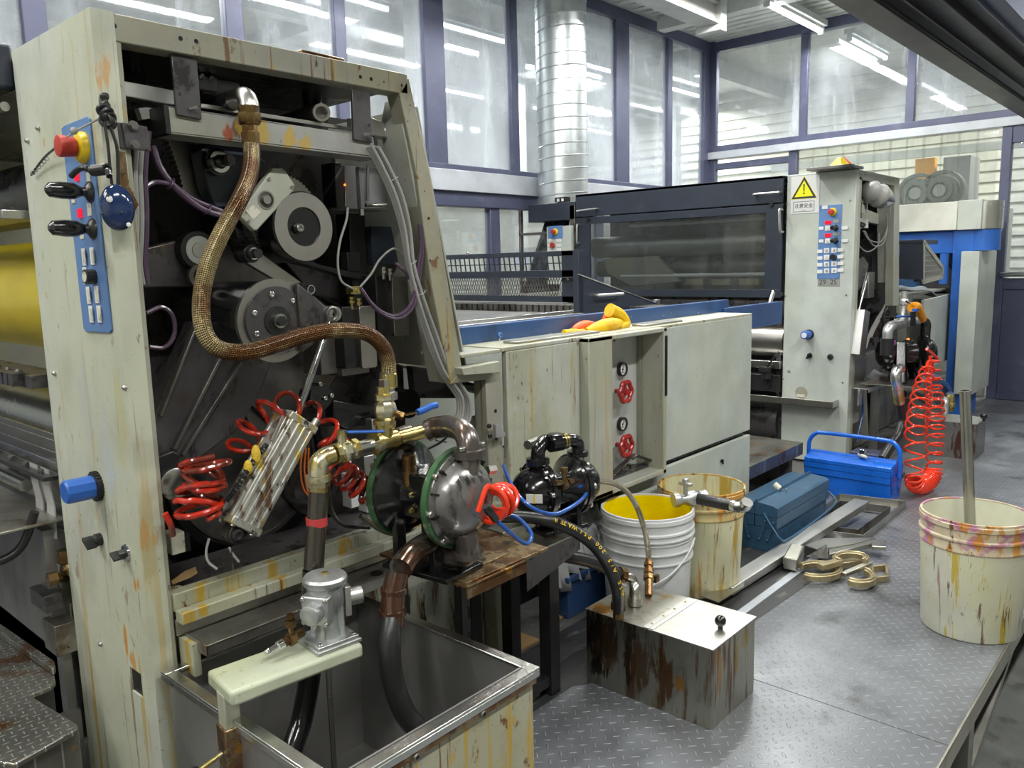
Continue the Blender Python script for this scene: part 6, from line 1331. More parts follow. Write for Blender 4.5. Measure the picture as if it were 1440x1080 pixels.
b = MB(); polyY(b, [(1200, 370), (1214, 360), (1222, 372), (1216, 398), (1206, 410), (1200, 400)], Y0+.06, .02); b.build('hub_plate', M['casting'], P2, bevel=.003)
bx2(1222, 383, 1229, 418, Y0+.10, .04, 'clamp_plate', M['alu']); bx2(1216, 360, 1232, 383, Y0+.14, .05, 'clamp_block', M['black']); bx2(1232, 376, 1237, 392, Y0+.12, .03, 'clamp_plate', M['alu'])
b = MB(); b.cyl(onY(1220, 384, Y0+.04), onY(1206, 440, Y0+.02), .010, seg=12); b.build('piston_rod', M['chrome'], P2)
a, c = onY(1208, 437, Y0-.01), onY(1201, 500, Y0-.01); b = MB(); d_ = (c-a).normalized(); b.boxf((a+c)/2+V((.02, 0, 0)), d_, d_.cross(EY), EY, (c-a).length, .095, .08); b.build('air_cylinder_body', M['alu'], P2, bevel=.003)
b = MB(); polyY(b, [(1196, 420), (1262, 430), (1262, 520), (1196, 520)], Y0+.30, .03); b.build('grey_casting', M['casting'], P2)
for (q0, q1) in (((1224, 437), (1248, 440)), ((1229, 449), (1250, 451))):
    b = MB(); b.cyl(onY(*q0, Y0+.1), onY(*q1, Y0+.1), .018, seg=12); b.build('rubber_pipe', M['black'], P2)
c = onY(1222, 490, Y0+.06); b = MB(); b.cyl(c, c+EY*.1, .07, seg=24); b.cyl(c+V((.12, 0, -.02)), c+V((.12, .1, -.02)), .05, seg=20); b.boxf(c+V((.05, 0, .05)), EX, EY, EZ, .1, .05, .03); b.build('linkage', M['iron_dark'], P2, bevel=.003)
for (px, py) in ((1240, 493), (1277, 477)): 
    b = MB(); b.ball(onY(px, py, Y0-.02), .009, 10, (1.6, 1, .8)); b.build('signal_lamp', M['led_orange'], P2)
bx2(1193, 505, 1236, 528, Y0+.03, .25, 'inner_shelf', M['drip_steel'])
b = MB(); a0 = onZ(1192, 540, .46); b.box((XB+.05, Y0-.09, .445), (XB+.62, Y0+.1, .452)); b.box((XB+.05, Y0-.095, .43), (XB+.62, Y0-.09, .455)); b.box((XB+.0, Y0-.06, .36), (XB+.05, Y0-.05, .45)); b.build('side_tray', M['alu'], P2, bevel=.001)
b = MB(); b.box((XB+.05, Y0+.12, 0), (XB+.78, Y0+.14, .43)); b.build('lower_skirt', M['frame_grime'], P2)
bx2(1200, 583, 1208, 592, Y0+.05, .05, 'socket', M['label_white'])
b = MB(); b.cyl(onY(1225, 545, Y0-.02), V((onY(1230, 620, Y0-.02).x, Y0-.02, .0)), .026, seg=14); b.build('standing_hose', M['rubber'], P2)
b = MB(); b.tube([onY(1212, 556, Y0), onY(1213, 580, Y0), onY(1208, 605, Y0), onY(1205, 622, Y0)], .006, 8); b.build('blue_tube', M['blue_hose'], P2)
# rag on the side tray
def rag(name, pts, th, mt, label, z0=None):
    b = MB(); N = 14; vs = []; a, c, d, e = [V(p) for p in pts]
    for i_ in range(N+1):
        for j in range(N+1):
            u, v = i_/N, j/N; p = (a*(1-u)+c*u)*(1-v)+(e*(1-u)+d*u)*v; p = p+EZ*(th*(.5+.5*math.sin(u*7+v*3)*math.cos(v*6-u*2)))*math.sin(math.pi*min(1, max(0, u)))**.3*math.sin(math.pi*v)**.3 if True else p; vs.append(p)
    fs = [(i_*(N+1)+j, (i_+1)*(N+1)+j, (i_+1)*(N+1)+j+1, i_*(N+1)+j+1) for i_ in range(N) for j in range(N)]
    b.add(vs, fs); o = b.build(name, mt, root=sum([V(p) for p in pts], V((0, 0, 0)))/4, angle=80); s_ = o.modifiers.new('thickness', 'SOLIDIFY'); s_.thickness = .006; s_.offset = 1
    return tag(o, label, 'rag')
rag('cleaning_rag', [onZ(1200, 533, .458), onZ(1242, 537, .458), onZ(1258, 528, .458), onZ(1215, 524, .458)], .05, M['rag_grey'], 'grey cleaning rag bunched on the side tray of the far press')
# grey cloth stuffed in the top of the second press
b = MB(); b.tube([onY(1213, 266, Y0+.06), onY(1222, 269, Y0), onY(1234, 274, Y0-.04), onY(1246, 282, Y0-.06)], lambda t: .012+.052*math.sin(.25+t*2.2)*(1+.12*math.sin(t*31)), 14, 10); b.mat(1).tube([onY(1243, 272, Y0-.07), onY(1250, 276, Y0-.10), onY(1254, 283, Y0-.10), onY(1244, 288, Y0-.08)], .020, 12, 8)
tag(b.build('cloth_bundle', [M['cable_grey'], M['rag_grey']], root=onY(1238, 275, Y0), angle=70), 'pale cloth bundle stuffed into the top corner of the far press', 'cloth')
# things on top of the far press
def onTop(px, py): return onZ(px, py, 1.669)
b = MB(); c = onTop(1170, 237); b.box((c.x, c.y-.10, 1.669), (c.x+.20, c.y+.14, 1.685)); tag(b.build('metal_offcut', M['casting'], root=(c.x+.1, c.y, 1.669), bevel=.002), 'flat grey metal offcut on top of the far press column', 'metal plate')
b = MB(); c = V((c.x+.08, c.y-.01, 1.686)); b.mat(0).lathe(c, EZ, [(.062, 0), (.055, .006), (.020, .040), (.012, .046), (0.001, .048)], 6).mat(1)
b.prism([c+V((.0, -.066, .001)), c+V((.04, -.05, .001)), c+V((.012, -.014, .049))], (.004, -.004, .002)); tag(b.build('warning_beacon', [M['yellow_plain'], M['glove_orange']], root=c), 'small yellow and orange cone-shaped cap on top of the far press', 'cap')
b = MB(); c = V((XB+.45, Y0+.10, 1.669)); b.box(c, c+V((.18, .12, .03))); tag(b.build('metal_offcut', M['casting'], root=c, bevel=.002), 'small dark block on top of the far press near its rear corner', 'metal block')

# dark guard cover on the operator side of the second press
K = thing('press_cover', 'big dark navy hinged cover with clear window across the front of the far press', 'machine cover', (XB-.02, 2.7, .96))
cx0, cx1 = XB-.022, XB-.004; cy0, cy1 = 1.985, 3.49
b = MB(); b.box((cx0, cy0, 1.515), (cx1, cy1, 1.668)); b.box((cx0, cy0, 1.65), (cx1+.5, cy1, 1.668)); b.build('top_flap', M['navy_cover'], K, bevel=.003)
b = MB(); wy0, wy1, wz0, wz1 = 2.088, 3.370, 1.012, 1.462
b.box((cx0, cy0, .965), (cx1, cy1, wz0)); b.box((cx0, cy0, wz1), (cx1, cy1, 1.508)); b.box((cx0, cy0, wz0), (cx1, wy0, wz1)); b.box((cx0, wy1, wz0), (cx1, cy1, wz1)); b.build('door_frame', M['navy_cover'], K, bevel=.001)
b = MB(); b.box((cx0+.006, wy0-.005, wz0-.005), (cx0+.011, wy1+.005, wz1+.005)); b.build('window_pane', M['cover_glass'], K)
handle(onX(1064, 274, cx0), onX(1098, 271, cx0), (-.04, 0, 0), M['alu'], K, .007); handle(onX(816, 297, cx0), onX(841, 294, cx0), (-.04, 0, 0), M['alu'], K, .007)
handle(onX(1100, 295, cx0), onX(1101, 326, cx0), (-.04, 0, 0), M['alu'], K, .008); handle(onX(815, 316, cx0), onX(815, 342, cx0), (-.03, 0, 0), M['alu'], K, .007)
for (px, py) in ((827, 309), (1085, 288)):
    b = MB(); c = onX(px, py, cx0); b.cyl(c+NX*.01, c+EX*.003, .013, seg=14); b.build('hinge_knob', M['black'], K)
# machine parts behind the window
b = MB(); b.cyl((XB+.16, cy0+.02, 1.30), (XB+.16, cy1-.04, 1.30), .075, seg=36); b.build('steel_roller', M['steel'], K)
b = MB(); b.cyl((XB+.22, cy0+.02, 1.15), (XB+.22, cy1-.04, 1.15), .06, seg=36); b.build('steel_roller', M['casting'], K)
b = MB(); b.cyl((XB+.10, cy0+.02, 1.10), (XB+.10, cy1-.30, 1.10), .012, seg=14); b.build('bright_rod', M['label_white'], K)
b = MB(); b.cyl((XB+.14, cy0+.02, 1.44), (XB+.14, cy1-.35, 1.44), .012, seg=14); b.build('bright_rod', M['label_white'], K)
b = MB(); b.prism([(XB+.09, 3.34, 1.22), (XB+.09, 3.28, 1.22), (XB+.09, 2.90, 1.23), (XB+.09, 2.72, 1.06), (XB+.09, 3.1, 1.03), (XB+.09, 3.3, 1.12)], (.03, 0, 0)); b.build('inner_side_plate', M['recess_grey'], K, bevel=.002)
b = MB()
for k in range(3): b.box((XB+.10, 2.18+k*.19, 1.035), (XB+.105, 2.31+k*.19, 1.075))
b.build('perforated_strip', M['gold_cast'], K)
b = MB(); b.box((XB+.40, cy0, .9), (XB+.42, cy1, 1.64)); b.build('back_plate', M['iron'], K)
# far side frame of the second press with its hood and panel
F = thing('press_far_frame', 'far-side frame with curved dark hood and small blue emergency panel', 'machine frame', (XB+.05, 3.75, 0))
b = MB(); b.box((XB-.02, 3.50, 0), (XB+.05, 3.545, 1.60)); b.box((XB-.05, 3.98, .3), (XB-.02, 4.0, 1.60)); b.box((XB-.05, 3.55, 1.405), (XB-.03, 4.0, 1.425)); b.build('post', M['casting'], F, bevel=.002)
b = MB(); b.box((XB-.02, 3.50, 1.50), (XB+.2, 3.93, 1.625)); b.build('hood_top', M['navy_cover'], F, bevel=.004)
b = MB(); pr = []
for k in range(9):
    q = k/8; pr.append(V((XB+.02-.06*math.sin(q*1.5), 0, 1.50-.62*q)))
ptsf = [V((XB+.0, 3.66, 1.5)), V((XB+.0, 3.92, 1.5))]
vs = []; 
for k in range(13):
    q = k/12; vs += [V((XB+.12-.16*q, 3.66, 1.50-.55*q)), V((XB+.12-.16*q+.01, 3.90+.10*q*q+.03*math.sin(q*3), 1.50-.55*q))]
b.add(vs+[v+V((.01, 0, 0)) for v in vs], [(2*k, 2*k+1, 2*k+3, 2*k+2) for k in range(12)]+[(26+2*k, 26+2*k+2, 26+2*k+3, 26+2*k+1) for k in range(12)]+[(2*k, 2*k+2, 26+2*k+2, 26+2*k) for k in range(12)]+[(2*k+1, 26+2*k+1, 26+2*k+3, 2*k+3) for k in range(12)])
b.build('curved_hood', M['iron_dark'], F)
a, c = onX(803, 317, XB-.06), onX(770, 400, XB-.06)
b = MB(); b.box((XB-.06, a.y, c.z), (XB-.03, c.y, a.z)); b.build('panel_column', M['press_paint_clean'], F, bevel=.003)
a, c = onX(791, 317, XB-.062), onX(771, 336, XB-.062); b = MB(); b.box((XB-.063, a.y, c.z), (XB-.06, c.y, a.z)); cq = b.build('blue_plate', M['blue_panel'], F)
estop(onX(781, 326, XB-.063), cq, 1.0)
for (px, py) in ((774, 338), (786, 338), (774, 345), (786, 345), (774, 351), (786, 351)):
    c = onX(px, py, XB-.06); b = MB(); b.boxf(c+NX*.002, EY, EZ, EX, .04, .022, .004); b.build('key', M['label_white'], F)
c = onX(778, 345, XB-.06); b = MB(); b.cyl(c, c+NX*.02, .018, seg=18); b.build('push_button', M['red_plain'], F)
b = MB(); c = onX(788, 279, XB); b.mat(0).box((XB, c.y-.05, 1.627), (XB+.05, c.y+.05, 1.665)).mat(1); b.box((XB-.002, c.y-.03, 1.635), (XB, c.y-.01, 1.655)); b.box((XB-.002, c.y+.01, 1.635), (XB, c.y+.03, 1.655)); b.build('junction_box', [M['black'], M['label_white']], F)
# low step between delivery and far press
sx1 = onZ(1092, 617, .235).x; b = MB(); b.box((3.40, 1.62, .17), (sx1, 1.97, .235)); st = b.build('step_plate', M['diamond_alu'], root=(3.9, 1.78, -.012), bevel=.003); tag(st, 'aluminium chequer step between the delivery section and the far press', 'step')
for x_ in (3.45, sx1-.08):
    b = MB(); b.box((x_, 1.66, -.012), (x_+.04, 1.9, .17)); b.build('leg', M['iron'], st)
# ================================================================== THINGS ON THE PLATFORM
# near steel ink box
B = thing('ink_box', 'stained stainless ink box with hinged lid and black ball knob on the walkway', 'ink box', (1.87, 1.11, 0))
bx0, bx1, by0, by1, bz = 1.752, 1.997, .909, 1.306, .221
b = MB(); b.box((bx0, by0, 0), (bx1, by1, bz-.002))
spb = []
for (px, py, ry, rz, cl, st) in ((850, 900, .07, .10, BR, .8), (900, 930, .05, .09, BR, .75), (935, 950, .035, .08, BR, .85), (955, 960, .02, .02, OC, .8), (885, 895, .02, .12, DK, .6), (840, 940, .03, .03, DK, .9), (830, 890, .05, .08, DK, .7)):
    c = onX(px, py, bx0)-V(B.location); spb.append((tuple(c), (.06, ry, rz), cl, st))
for (px, py, rx, rz, cl, st) in ((1012, 960, .010, .09, OC, .8), (1022, 950, .006, .1, BR, .7), (1036, 925, .006, .05, YS, .8), (1046, 900, .03, .03, YS, .5)):
    c = onY(px, py, by0)-V(B.location); spb.append((tuple(c), (rx, .03, rz), cl, st))
M['ink_box_steel'] = metal('ink_box_steel', (0.40, 0.395, 0.33), .34, .5, .8, spots=spb)
b.build('body', M['ink_box_steel'], B, bevel=.002)
hy = onZ(905, 884, bz).y; hy2 = onZ(912, 887, bz).y
sp = [(tuple(onZ(848, 856, bz)-V(B.location)), (.035, .05, .03), OC, .95), (tuple(onZ(838, 860, bz)-V(B.location)), (.03, .03, .03), BR, .6), (tuple(onZ(935, 840, bz)-V(B.location)), (.02, .02, .03), YS, .6)]
b = MB(); b.box((bx0-.002, hy, bz-.002), (bx1+.002, by1+.002, bz)); b.build('fixed_lid', metal('fixed_lid_steel', (.46, .455, .40), .33, .5, .25, spots=sp), B)
b = MB(); b.box((bx0-.003, by0-.003, bz-.002), (bx1+.003, hy-.024, bz+.0015)); b.build('hinged_lid', M['box_top'], B)
b = MB(); b.box((bx0, hy-.011, bz), (bx1, hy+.006, bz+.002)); b.box((bx0, hy-.026, bz+.0016), (bx1, hy-.013, bz+.003)); b.build('hinge', M['alu'], B)
for k in range(4):
    c = V((bx0+.03+k*.06, hy-.003, bz+.002)); b = MB(); b.lathe(c, EZ, [(.004, 0), (.002, .002)], 10); b.build('rivet', M['brass'], B)
c = onZ(1013, 884, bz+.002); b = MB(); b.cyl(c, c+EZ*.01, .007, seg=12); b.ball(c+EZ*.022, .0155, 20); b.build('ball_knob', M['black_gloss'], B)
# far steel ink box
fb = onZ(1370, 647.5, 0)
B2 = thing('ink_box', 'far stainless ink box with rusty red streak standing by the far pump', 'ink box', (fb.x+.12, fb.y+.2, 0))
M['far_box_steel'] = metal('far_box_steel', (.38, .37, .34), .36, .4, 0, spots=[(tuple(onX(1358, 620, fb.x)-V(B2.location)), (.05, .07, .3), (.16, .04, .02), .85)])
b = MB(); b.box((fb.x, fb.y, 0), (fb.x+.25, fb.y+.42, .212)); b.build('body', M['far_box_steel'], B2, bevel=.002)
b = MB(); b.box((fb.x-.003, fb.y-.003, .212), (fb.x+.253, fb.y+.22, .216)); b.build('hinged_lid', M['box_top'], B2); b = MB(); b.box((fb.x, fb.y+.223, .212), (fb.x+.25, fb.y+.42, .215)); b.build('fixed_lid', M['box_top'], B2)
c = onZ(1383, 592, .216); b = MB(); b.cyl(c, c+EZ*.015, .008, seg=10); b.ball(c+EZ*.028, .020, 16); b.build('ball_knob', M['black_gloss'], B2)

def bucket(name, label, cx, cy, h, r, mt, inner=None, rim=None, lean=0, bands=2, zb=0.0):
    t = thing(name, label, 'bucket', (cx, cy, zb)); rb = r*.90
    b = MB(); b.mat(0).lathe((cx, cy, zb), EZ, [(rb-.012, 0), (rb-.002, .002), (rb, .006), (r*.975, h*.74)], 56, caps=False)
    b.lathe((cx, cy, zb+.004), EZ, [(0.001, 0), (rb-.008, .0)], 56, caps=False)
    b.mat(1).lathe((cx, cy, zb), EZ, [(0.001, .006), (rb-.006, .006), (r*.955, h-.02), (r*.965, h-.002)], 56, caps=False)
    body = b.build('bucket_wall', [mt, inner or mt], t, angle=50)
    b = MB(); b.lathe((cx, cy, zb), EZ, [(r*.975, h*.74), (r*1.0, h*.75), (r*1.0, h*.76), (r*.98, h*.77), (r*.985, h*.83), (r*1.02, h*.84), (r*1.02, h*.855), (r*.985, h*.865), (r*.99, h*.93), (r*1.025, h*.94), (r*1.025, h*.975), (r*1.01, h*.98), (r*1.01, h), (r*.965, h), (r*.96, h*.96)], 56, caps=False)
    b.build('rim', rim or mt, t, angle=50)
    return t
W = bucket('bucket', 'white plastic bucket coated yellow inside with hanging wire handle', 2.265, 1.425, .375, .155, M['white_plastic'], M['yellow_ink'])
for zz, rr in ((.295, .1535), (.250, .151), (.215, .149)):
    b = MB(); b.ring((2.265, 1.425, zz), EZ, rr+.006, rr-.004, .004, 56); b.build('rib', M['white_plastic'], W)
hp = [onY(838, 742, 1.27)]
cxw, cyw = 2.265, 1.425
def bail(b, cx, cy, R, z, drop, a0, n=26, r=.003, tilt=1.0):
    """wire handle from pivot to pivot hanging down on the camera side"""
    d0 = V((math.cos(a0), math.sin(a0), 0)); pts = []
    for k in range(n+1):
        q = math.pi*k/n; e = d0*math.cos(q)+V((d0.y, -d0.x, 0))*math.sin(q)
        pts.append(V((cx, cy, z))+e*(R+.006*math.sin(q))-EZ*drop*max(0, math.sin(q))**1.2)
    return pts
PB = bail(None, cxw, cyw, .163, .285, .135, math.radians(285))
b = MB(); b.tube(PB, .003, 8, 2); hb = b.build('wire_handle', M['white_plastic'], W)
b = MB(); b.tube(PB[15:22], .0065, 10, 2)
b.build('handle_grip', M['white_plastic'], hb)
b = MB(); b.tube([onX(915, 750, 2.20), onX(935, 753, 2.2), onX(955, 748, 2.2), onX(968, 738, 2.2)], .003, 6); 
sp = [(tuple(onX(945, 751, 2.14)-V(W.location)), (.10, .05, .006), (.75, .62, .05), .9)]
R_ = bucket('bucket', 'cream bucket streaked with rusty brown ink standing behind the white bucket', 2.585, 1.395, .385, .155, M['bucket_cream'], M['bucket_cream'], M['rusty_rim'])
Q = bucket('bucket', 'ink-splashed white bucket with purple and orange stained rim holding a steel rod', 2.82, .552, .385, .158, M['bucket_white'], surf('bucket_inside', (.62, .62, .50), .4, 0, [((.6, .5, .3), (4, 4, 4), .5, .7, .5)]), M['bucket_rim'])
for (px, py, r_) in ((1395, 857, .010), (1419, 846, .009), (1414, 863, .006)):
    pass
# handle stub of the right bucket
b = MB(); b.tube([(2.855, .392, .305), (2.862, .380, .290), (2.872, .375, .262), (2.880, .378, .235)], .0065, 10); b.build('handle_stub', M['rusty_hose'], Q)
p0, p1 = onY(1357, 549, .60), onY(1363.5, 716, .575); d = (p1-p0).normalized(); tb = p1+d*((p1.z-.012)/-d.z)
b = MB(); b.mat(0).lathe(tb, (p0-tb), [(.0165, 0), (.0165, (p0-tb).length)], 28, caps=False).lathe(p0, tb-p0, [(.0165, 0), (.013, 0), (.013, .05)], 28, caps=False)
tag(b.build('steel_rod', M['steel'], root=tb), 'polished steel pipe standing upright in the right-hand bucket', 'pipe')
# valve and elbow across the buckets
vt = thing('dosing_valve', 'silver ball valve with foam-wrapped pipe lying across the bucket rims', 'valve', tuple(onZ(975, 700, .385)))
q0, q1, q2, q3 = onZ(947, 704, .40), onZ(985, 700, .402), onZ(1030, 711, .405), onZ(1050, 712, .405)
dd = (q2-q1).normalized()
b = MB(); c_ = onZ(968, 701, .402); b.lathe(q0, c_-q0, [(.024, 0), (.024, .02), (.018, .022), (.018, .04), (.025, .05), (.028, .066), (.024, .082), (.018, .09), (.022, .094), (.022, .12)], 14); b.build('ball_valve', M['pneu'], vt)
b = MB(); c_ = onZ(964, 696, .42); b.cyl(c_, c_+EZ*.035, .008, seg=10); b.boxf(c_+EZ*.038, dd, dd.cross(EZ), EZ, .05, .016, .012).boxf(c_+EZ*.045, dd, dd.cross(EZ), EZ, .018, .018, .024); b.build('tap_handle', M['pneu'], vt, bevel=.003)
b = MB(); b.cyl(onZ(980, 701, .402), q2, .019, seg=20); b.build('foam_sleeve', M['rubber'], vt)
b = MB(); e_ = onZ(1036, 713, .405); b.tube([q2, e_, onZ(1047, 712, .412), onZ(1051, 706, .43)], .019, 18); b.build('elbow', M['steel_bright'], vt)

# tool boxes
t = thing('toolbox', 'dull navy cantilever toolbox with cream padlock tag and folded carrying bar', 'toolbox', (3.33, 1.40, 0))
x0, x1, y0, y1, h = 3.055, 3.61, 1.305, 1.50, .20; ym_ = (y0+y1)/2
b = MB(); b.box((x0, y0+.008, 0), (x1, y1-.008, .10)); b.build('base_tray', M['tool_navy'], t, bevel=.002)
for s_ in (-1, 1):
    b = MB(); ya, yb = (y0, ym_-.002) if s_ < 0 else (ym_+.002, y1); b.box((x0-.002, ya, .102), (x1+.002, yb, .150)); b.build('upper_tray', M['tool_navy'], t, bevel=.002)
    b = MB(); ya, yb = (y0-.002, ym_-.001) if s_ < 0 else (ym_+.001, y1+.002)
    if s_ < 0: b.prism([(x0-.004, ya, .152), (x0-.004, yb, .152), (x0-.004, yb, .214), (x0-.004, yb-.012, .218), (x0-.004, yb-.016, .206), (x0-.004, ya+.02, .200), (x0-.004, ya, .192)], (x1-x0+.008, 0, 0))
    else: b.prism([(x0-.004, ya, .152), (x0-.004, yb, .152), (x0-.004, yb, .190), (x0-.004, yb-.02, .198), (x0-.004, ya, .204)], (x1-x0+.008, 0, 0))
    b.build('lid', M['tool_navy'], t, bevel=.0015)
for (yy, zz, yb2, zb3) in ((y0+.04, .05, y0+.015, .13), (y0+.075, .05, y0+.05, .13), (y1-.04, .05, y1-.015, .13), (y1-.075, .05, y1-.05, .13)):
    b = MB(); a, c = V((x0-.005, yy, zz)), V((x0-.005, yb2, zb3)); b.boxf((a+c)/2, (c-a).normalized(), EX, (c-a).normalized().cross(EX), (c-a).length, .003, .014)
    for q in (a, c): b.lathe(q+NX*.002, NX, [(.006, 0), (.003, .003)], 10)
    b.build('linkage_arm', M['tool_navy'], t)
b = MB(); b.tube([V((x0-.008, y0+.055, .165)), V((x0-.014, y0+.02, .12)), V((x0-.016, y0-.025, .07)), V((x0+.03, y0-.038, .065)), V(((x0+x1)/2, y0-.040, .07)), V((x1-.03, y0-.038, .085)), V((x1+.012, y0-.02, .11)), V((x1+.008, y0+.05, .165))], .005, 10, 8); b.build('carrying_bar', M['tool_navy'], t)
c = onZ(1094, 683, .235); 
b = MB(); b.mat(0).cyl(V((x0+.20, ym_-.02, .215)), V((x0+.20, ym_+.005, .232)), .014, seg=14).mat(1).torus(V((x0+.205, ym_-.035, .205)), EX, .014, .0022, 16, 6); b.build('padlock', [M['key_cream'], M['chrome']], t)
t = thing('toolbox', 'bright blue cantilever toolbox with tall tubular handle in front of the far press', 'toolbox', (4.11, 1.36, 0))
x0, x1, y0, y1, h = 4.015, 4.20, 1.16, 1.575, .19; xm = (x0+x1)/2
b = MB(); b.box((x0+.006, y0, 0), (x1-.006, y1, .095)); b.build('base_tray', M['tool_blue'], t, bevel=.002)
for s_ in (0, 1):
    b = MB(); b.box((x0 if s_ == 0 else xm+.001, y0-.002, .097), (xm-.001 if s_ == 0 else x1, y1+.002, .128)); b.build('middle_tray', M['tool_blue'], t, bevel=.0015)
    b = MB(); b.box((x0-.002 if s_ == 0 else xm+.001, y0-.003, .130), (xm-.001 if s_ == 0 else x1+.002, y1+.003, .158)); b.build('upper_tray', M['tool_blue'], t, bevel=.0015)
    b = MB(); s2 = -1 if s_ == 0 else 1
    b.prism([(xm+s2*.001, y0-.004, .160), (xm+s2*.096, y0-.004, .160), (xm+s2*.096, y0-.004, .178), (xm+s2*.085, y0-.004, .184), (xm+s2*.016, y0-.004, .192), (xm+s2*.012, y0-.004, .202), (xm+s2*.001, y0-.004, .202)], (0, y1-y0+.008, 0)); b.build('lid', M['tool_blue'], t, bevel=.0015)
for yy in (y0-.006, y1+.006):
    for k in (-1, 1):
        for (a_, c_) in (((k*.05, .04), (k*.075, .112)), ((k*.03, .06), (k*.055, .145)), ((k*.075, .10), (k*.09, .165))):
            a, c = V((xm+a_[0], yy, a_[1])), V((xm+c_[0], yy, c_[1])); b = MB(); b.boxf((a+c)/2, (c-a).normalized(), EY, (c-a).normalized().cross(EY), (c-a).length, .003, .012); b.build('linkage_arm', M['tool_blue'], t)
b = MB(); ya, yb = y0-.016, y1+.012
b.tube([V((xm-.01, ya, .12)), V((xm-.01, ya-.003, .20)), V((xm-.01, ya+.002, .255)), V((xm-.01, ya+.03, .290)), V((xm-.01, ya+.07, .298)), V((xm-.01, (ya+yb)/2, .300)), V((xm-.01, yb-.07, .298)), V((xm-.01, yb-.03, .290)), V((xm-.01, yb-.002, .255)), V((xm-.01, yb+.003, .20)), V((xm-.01, yb, .12))], .0105, 14, 6); b.build('handle', M['tool_blue'], t)
c = V((xm-.01, (y0+y1)/2-.05, .203)); b = MB(); b.mat(0).box(c+V((-.012, -.014, 0)), c+V((.012, .014, .035))).mat(1).cyl(c+V((-.03, -.03, .004)), c+V((0, .02, .006)), .008, seg=10); b.build('clasp', [M['chrome'], M['key_cream']], t, bevel=.002)
# things lying behind the bright toolbox
b = MB(); c = onZ(1237, 636, 0); c = onZ(1240, 650, 0); c.z = 0; b.box((4.30, 1.30, 0), (4.42, 1.45, .17)); tag(b.build('dark_box', M['frame_purple'], root=(4.36, 1.37, 0), bevel=.004), 'small dark box standing behind the bright blue toolbox', 'box')
b = MB(); c = onZ(1262, 668, .01); b.box(c+V((-.04, -.03, -.01)), c+V((.04, .03, .012))); tag(b.build('rubber_block', M['rubber'], root=c-EZ*.01, bevel=.004), 'small black rubber block on the walkway right of the bright toolbox', 'rubber block')

# long steel profile
p0, p1 = onZ(1018, 824, .035), onZ(1212, 703, .085)
d = (p1-p0).normalized(); sd = d.cross(EZ).normalized(); up = sd.cross(d)
b = MB(); L = (p1-p0).length; c = (p0+p1)/2
b.boxf(c, d, sd, up, L, .064, .003).boxf(c+sd*.032-up*.014, d, up, sd, L, .030, .003).boxf(c-sd*.032-up*.014, d, up, sd, L, .030, .003)
o = b.build('steel_profile', M['alu'], root=p0-EZ*.035, bevel=.001); tag(o, 'long straight galvanised channel leaning over the metal frames on the walkway', 'steel channel')
t = None
b = MB(); q = [onZ(*p, .03) for p in ((984, 838), (1010, 828), (1022, 818), (1047, 812), (1046, 826), (1010, 848))]; b.prism(q, (0, 0, .003)); b.boxf(q[3]-EZ*.01, d, sd, EZ, .02, .05, .02)
tag(b.build('bent_sheet', M['steel'], root=onZ(1015, 833, 0)), 'bent steel sheet end with a pointed corner under the long channel', 'sheet metal')
# rectangular channel frames
def frame4(name, pts, hh, th, mt, label, zb=0.0, lip=.03):
    P = [onZ(px, py, zb) for px, py in pts]; t = thing(name, label, 'metal frame', tuple(sum(P, V((0, 0, 0)))/len(P)))
    cen = sum(P, V((0, 0, 0)))/len(P)
    for i_ in range(len(P)-1 if len(P) > 4 else 4):
        a, c = P[i_], P[(i_+1) % len(P)]; dd_ = (c-a).normalized(); nn = V((-dd_.y, dd_.x, 0)); 
        if (cen-(a+c)/2).dot(nn) < 0: nn = -nn
        b = MB(); b.prism([a, c, c+EZ*hh, a+EZ*hh], nn*th); b.prism([a, c, c+nn*lip-dd_*lip*.8, a+nn*lip+dd_*lip*.8], EZ*.003); b.build('side', mt, t, bevel=.0008)
    return t
frame4('channel_rack', ((1180, 704), (1274, 714), (1214, 764), (1120, 752)), .036, .003, M['scrap_steel'], 'outer grey metal channel frame lying flat beside the bright toolbox')
frame4('channel_rack', ((1182, 714), (1252, 722), (1207, 756), (1135, 746)), .036, .003, M['casting'], 'darker inner metal frame lying inside the outer channel frame', .004, .02)
# square tube, plates and clamp castings in a heap
b = MB(); a, c = onZ(1119, 765, .05), onZ(1113, 797, .02); a, c = onZ(1110, 800, .02), onZ(1122, 778, .035); dd_ = (c-a).normalized(); b.boxf((a+c)/2+EZ*.015, dd_, dd_.cross(EZ).normalized(), EZ, .13, .055, .05); tag(b.build('steel_tube', M['scrap_steel'], root=onZ(1112, 808, 0), bevel=.006), 'short grey square tube stub beneath the long channel', 'tube')
b = MB(); P = [onZ(*p, .05) for p in ((1132, 768), (1158, 758), (1232, 757), (1200, 766), (1150, 774))]; b.prism(P, (0, 0, .004)); b.prism([P[0], P[1], P[1]-EZ*.04, P[0]-EZ*.04], (.003, 0, 0)); tag(b.build('bent_plate', M['steel'], root=onZ(1180, 768, 0), bevel=.001), 'long thin tapering steel plate on top of the scrap heap', 'steel plate')
b = MB(); P = [onZ(*p, .03) for p in ((1164, 774), (1224, 764), (1227, 770), (1166, 786))]; b.prism(P, (0, 0, .02)); P = [onZ(*p, .035) for p in ((1224, 765), (1246, 766), (1246, 775), (1226, 774))]; b.prism(P, (0, 0, .018)); tag(b.build('steel_bar', M['scrap_steel'], root=onZ(1200, 778, 0), bevel=.003), 'grey steel bar with rounded stub pointing right from the scrap heap', 'steel bar')
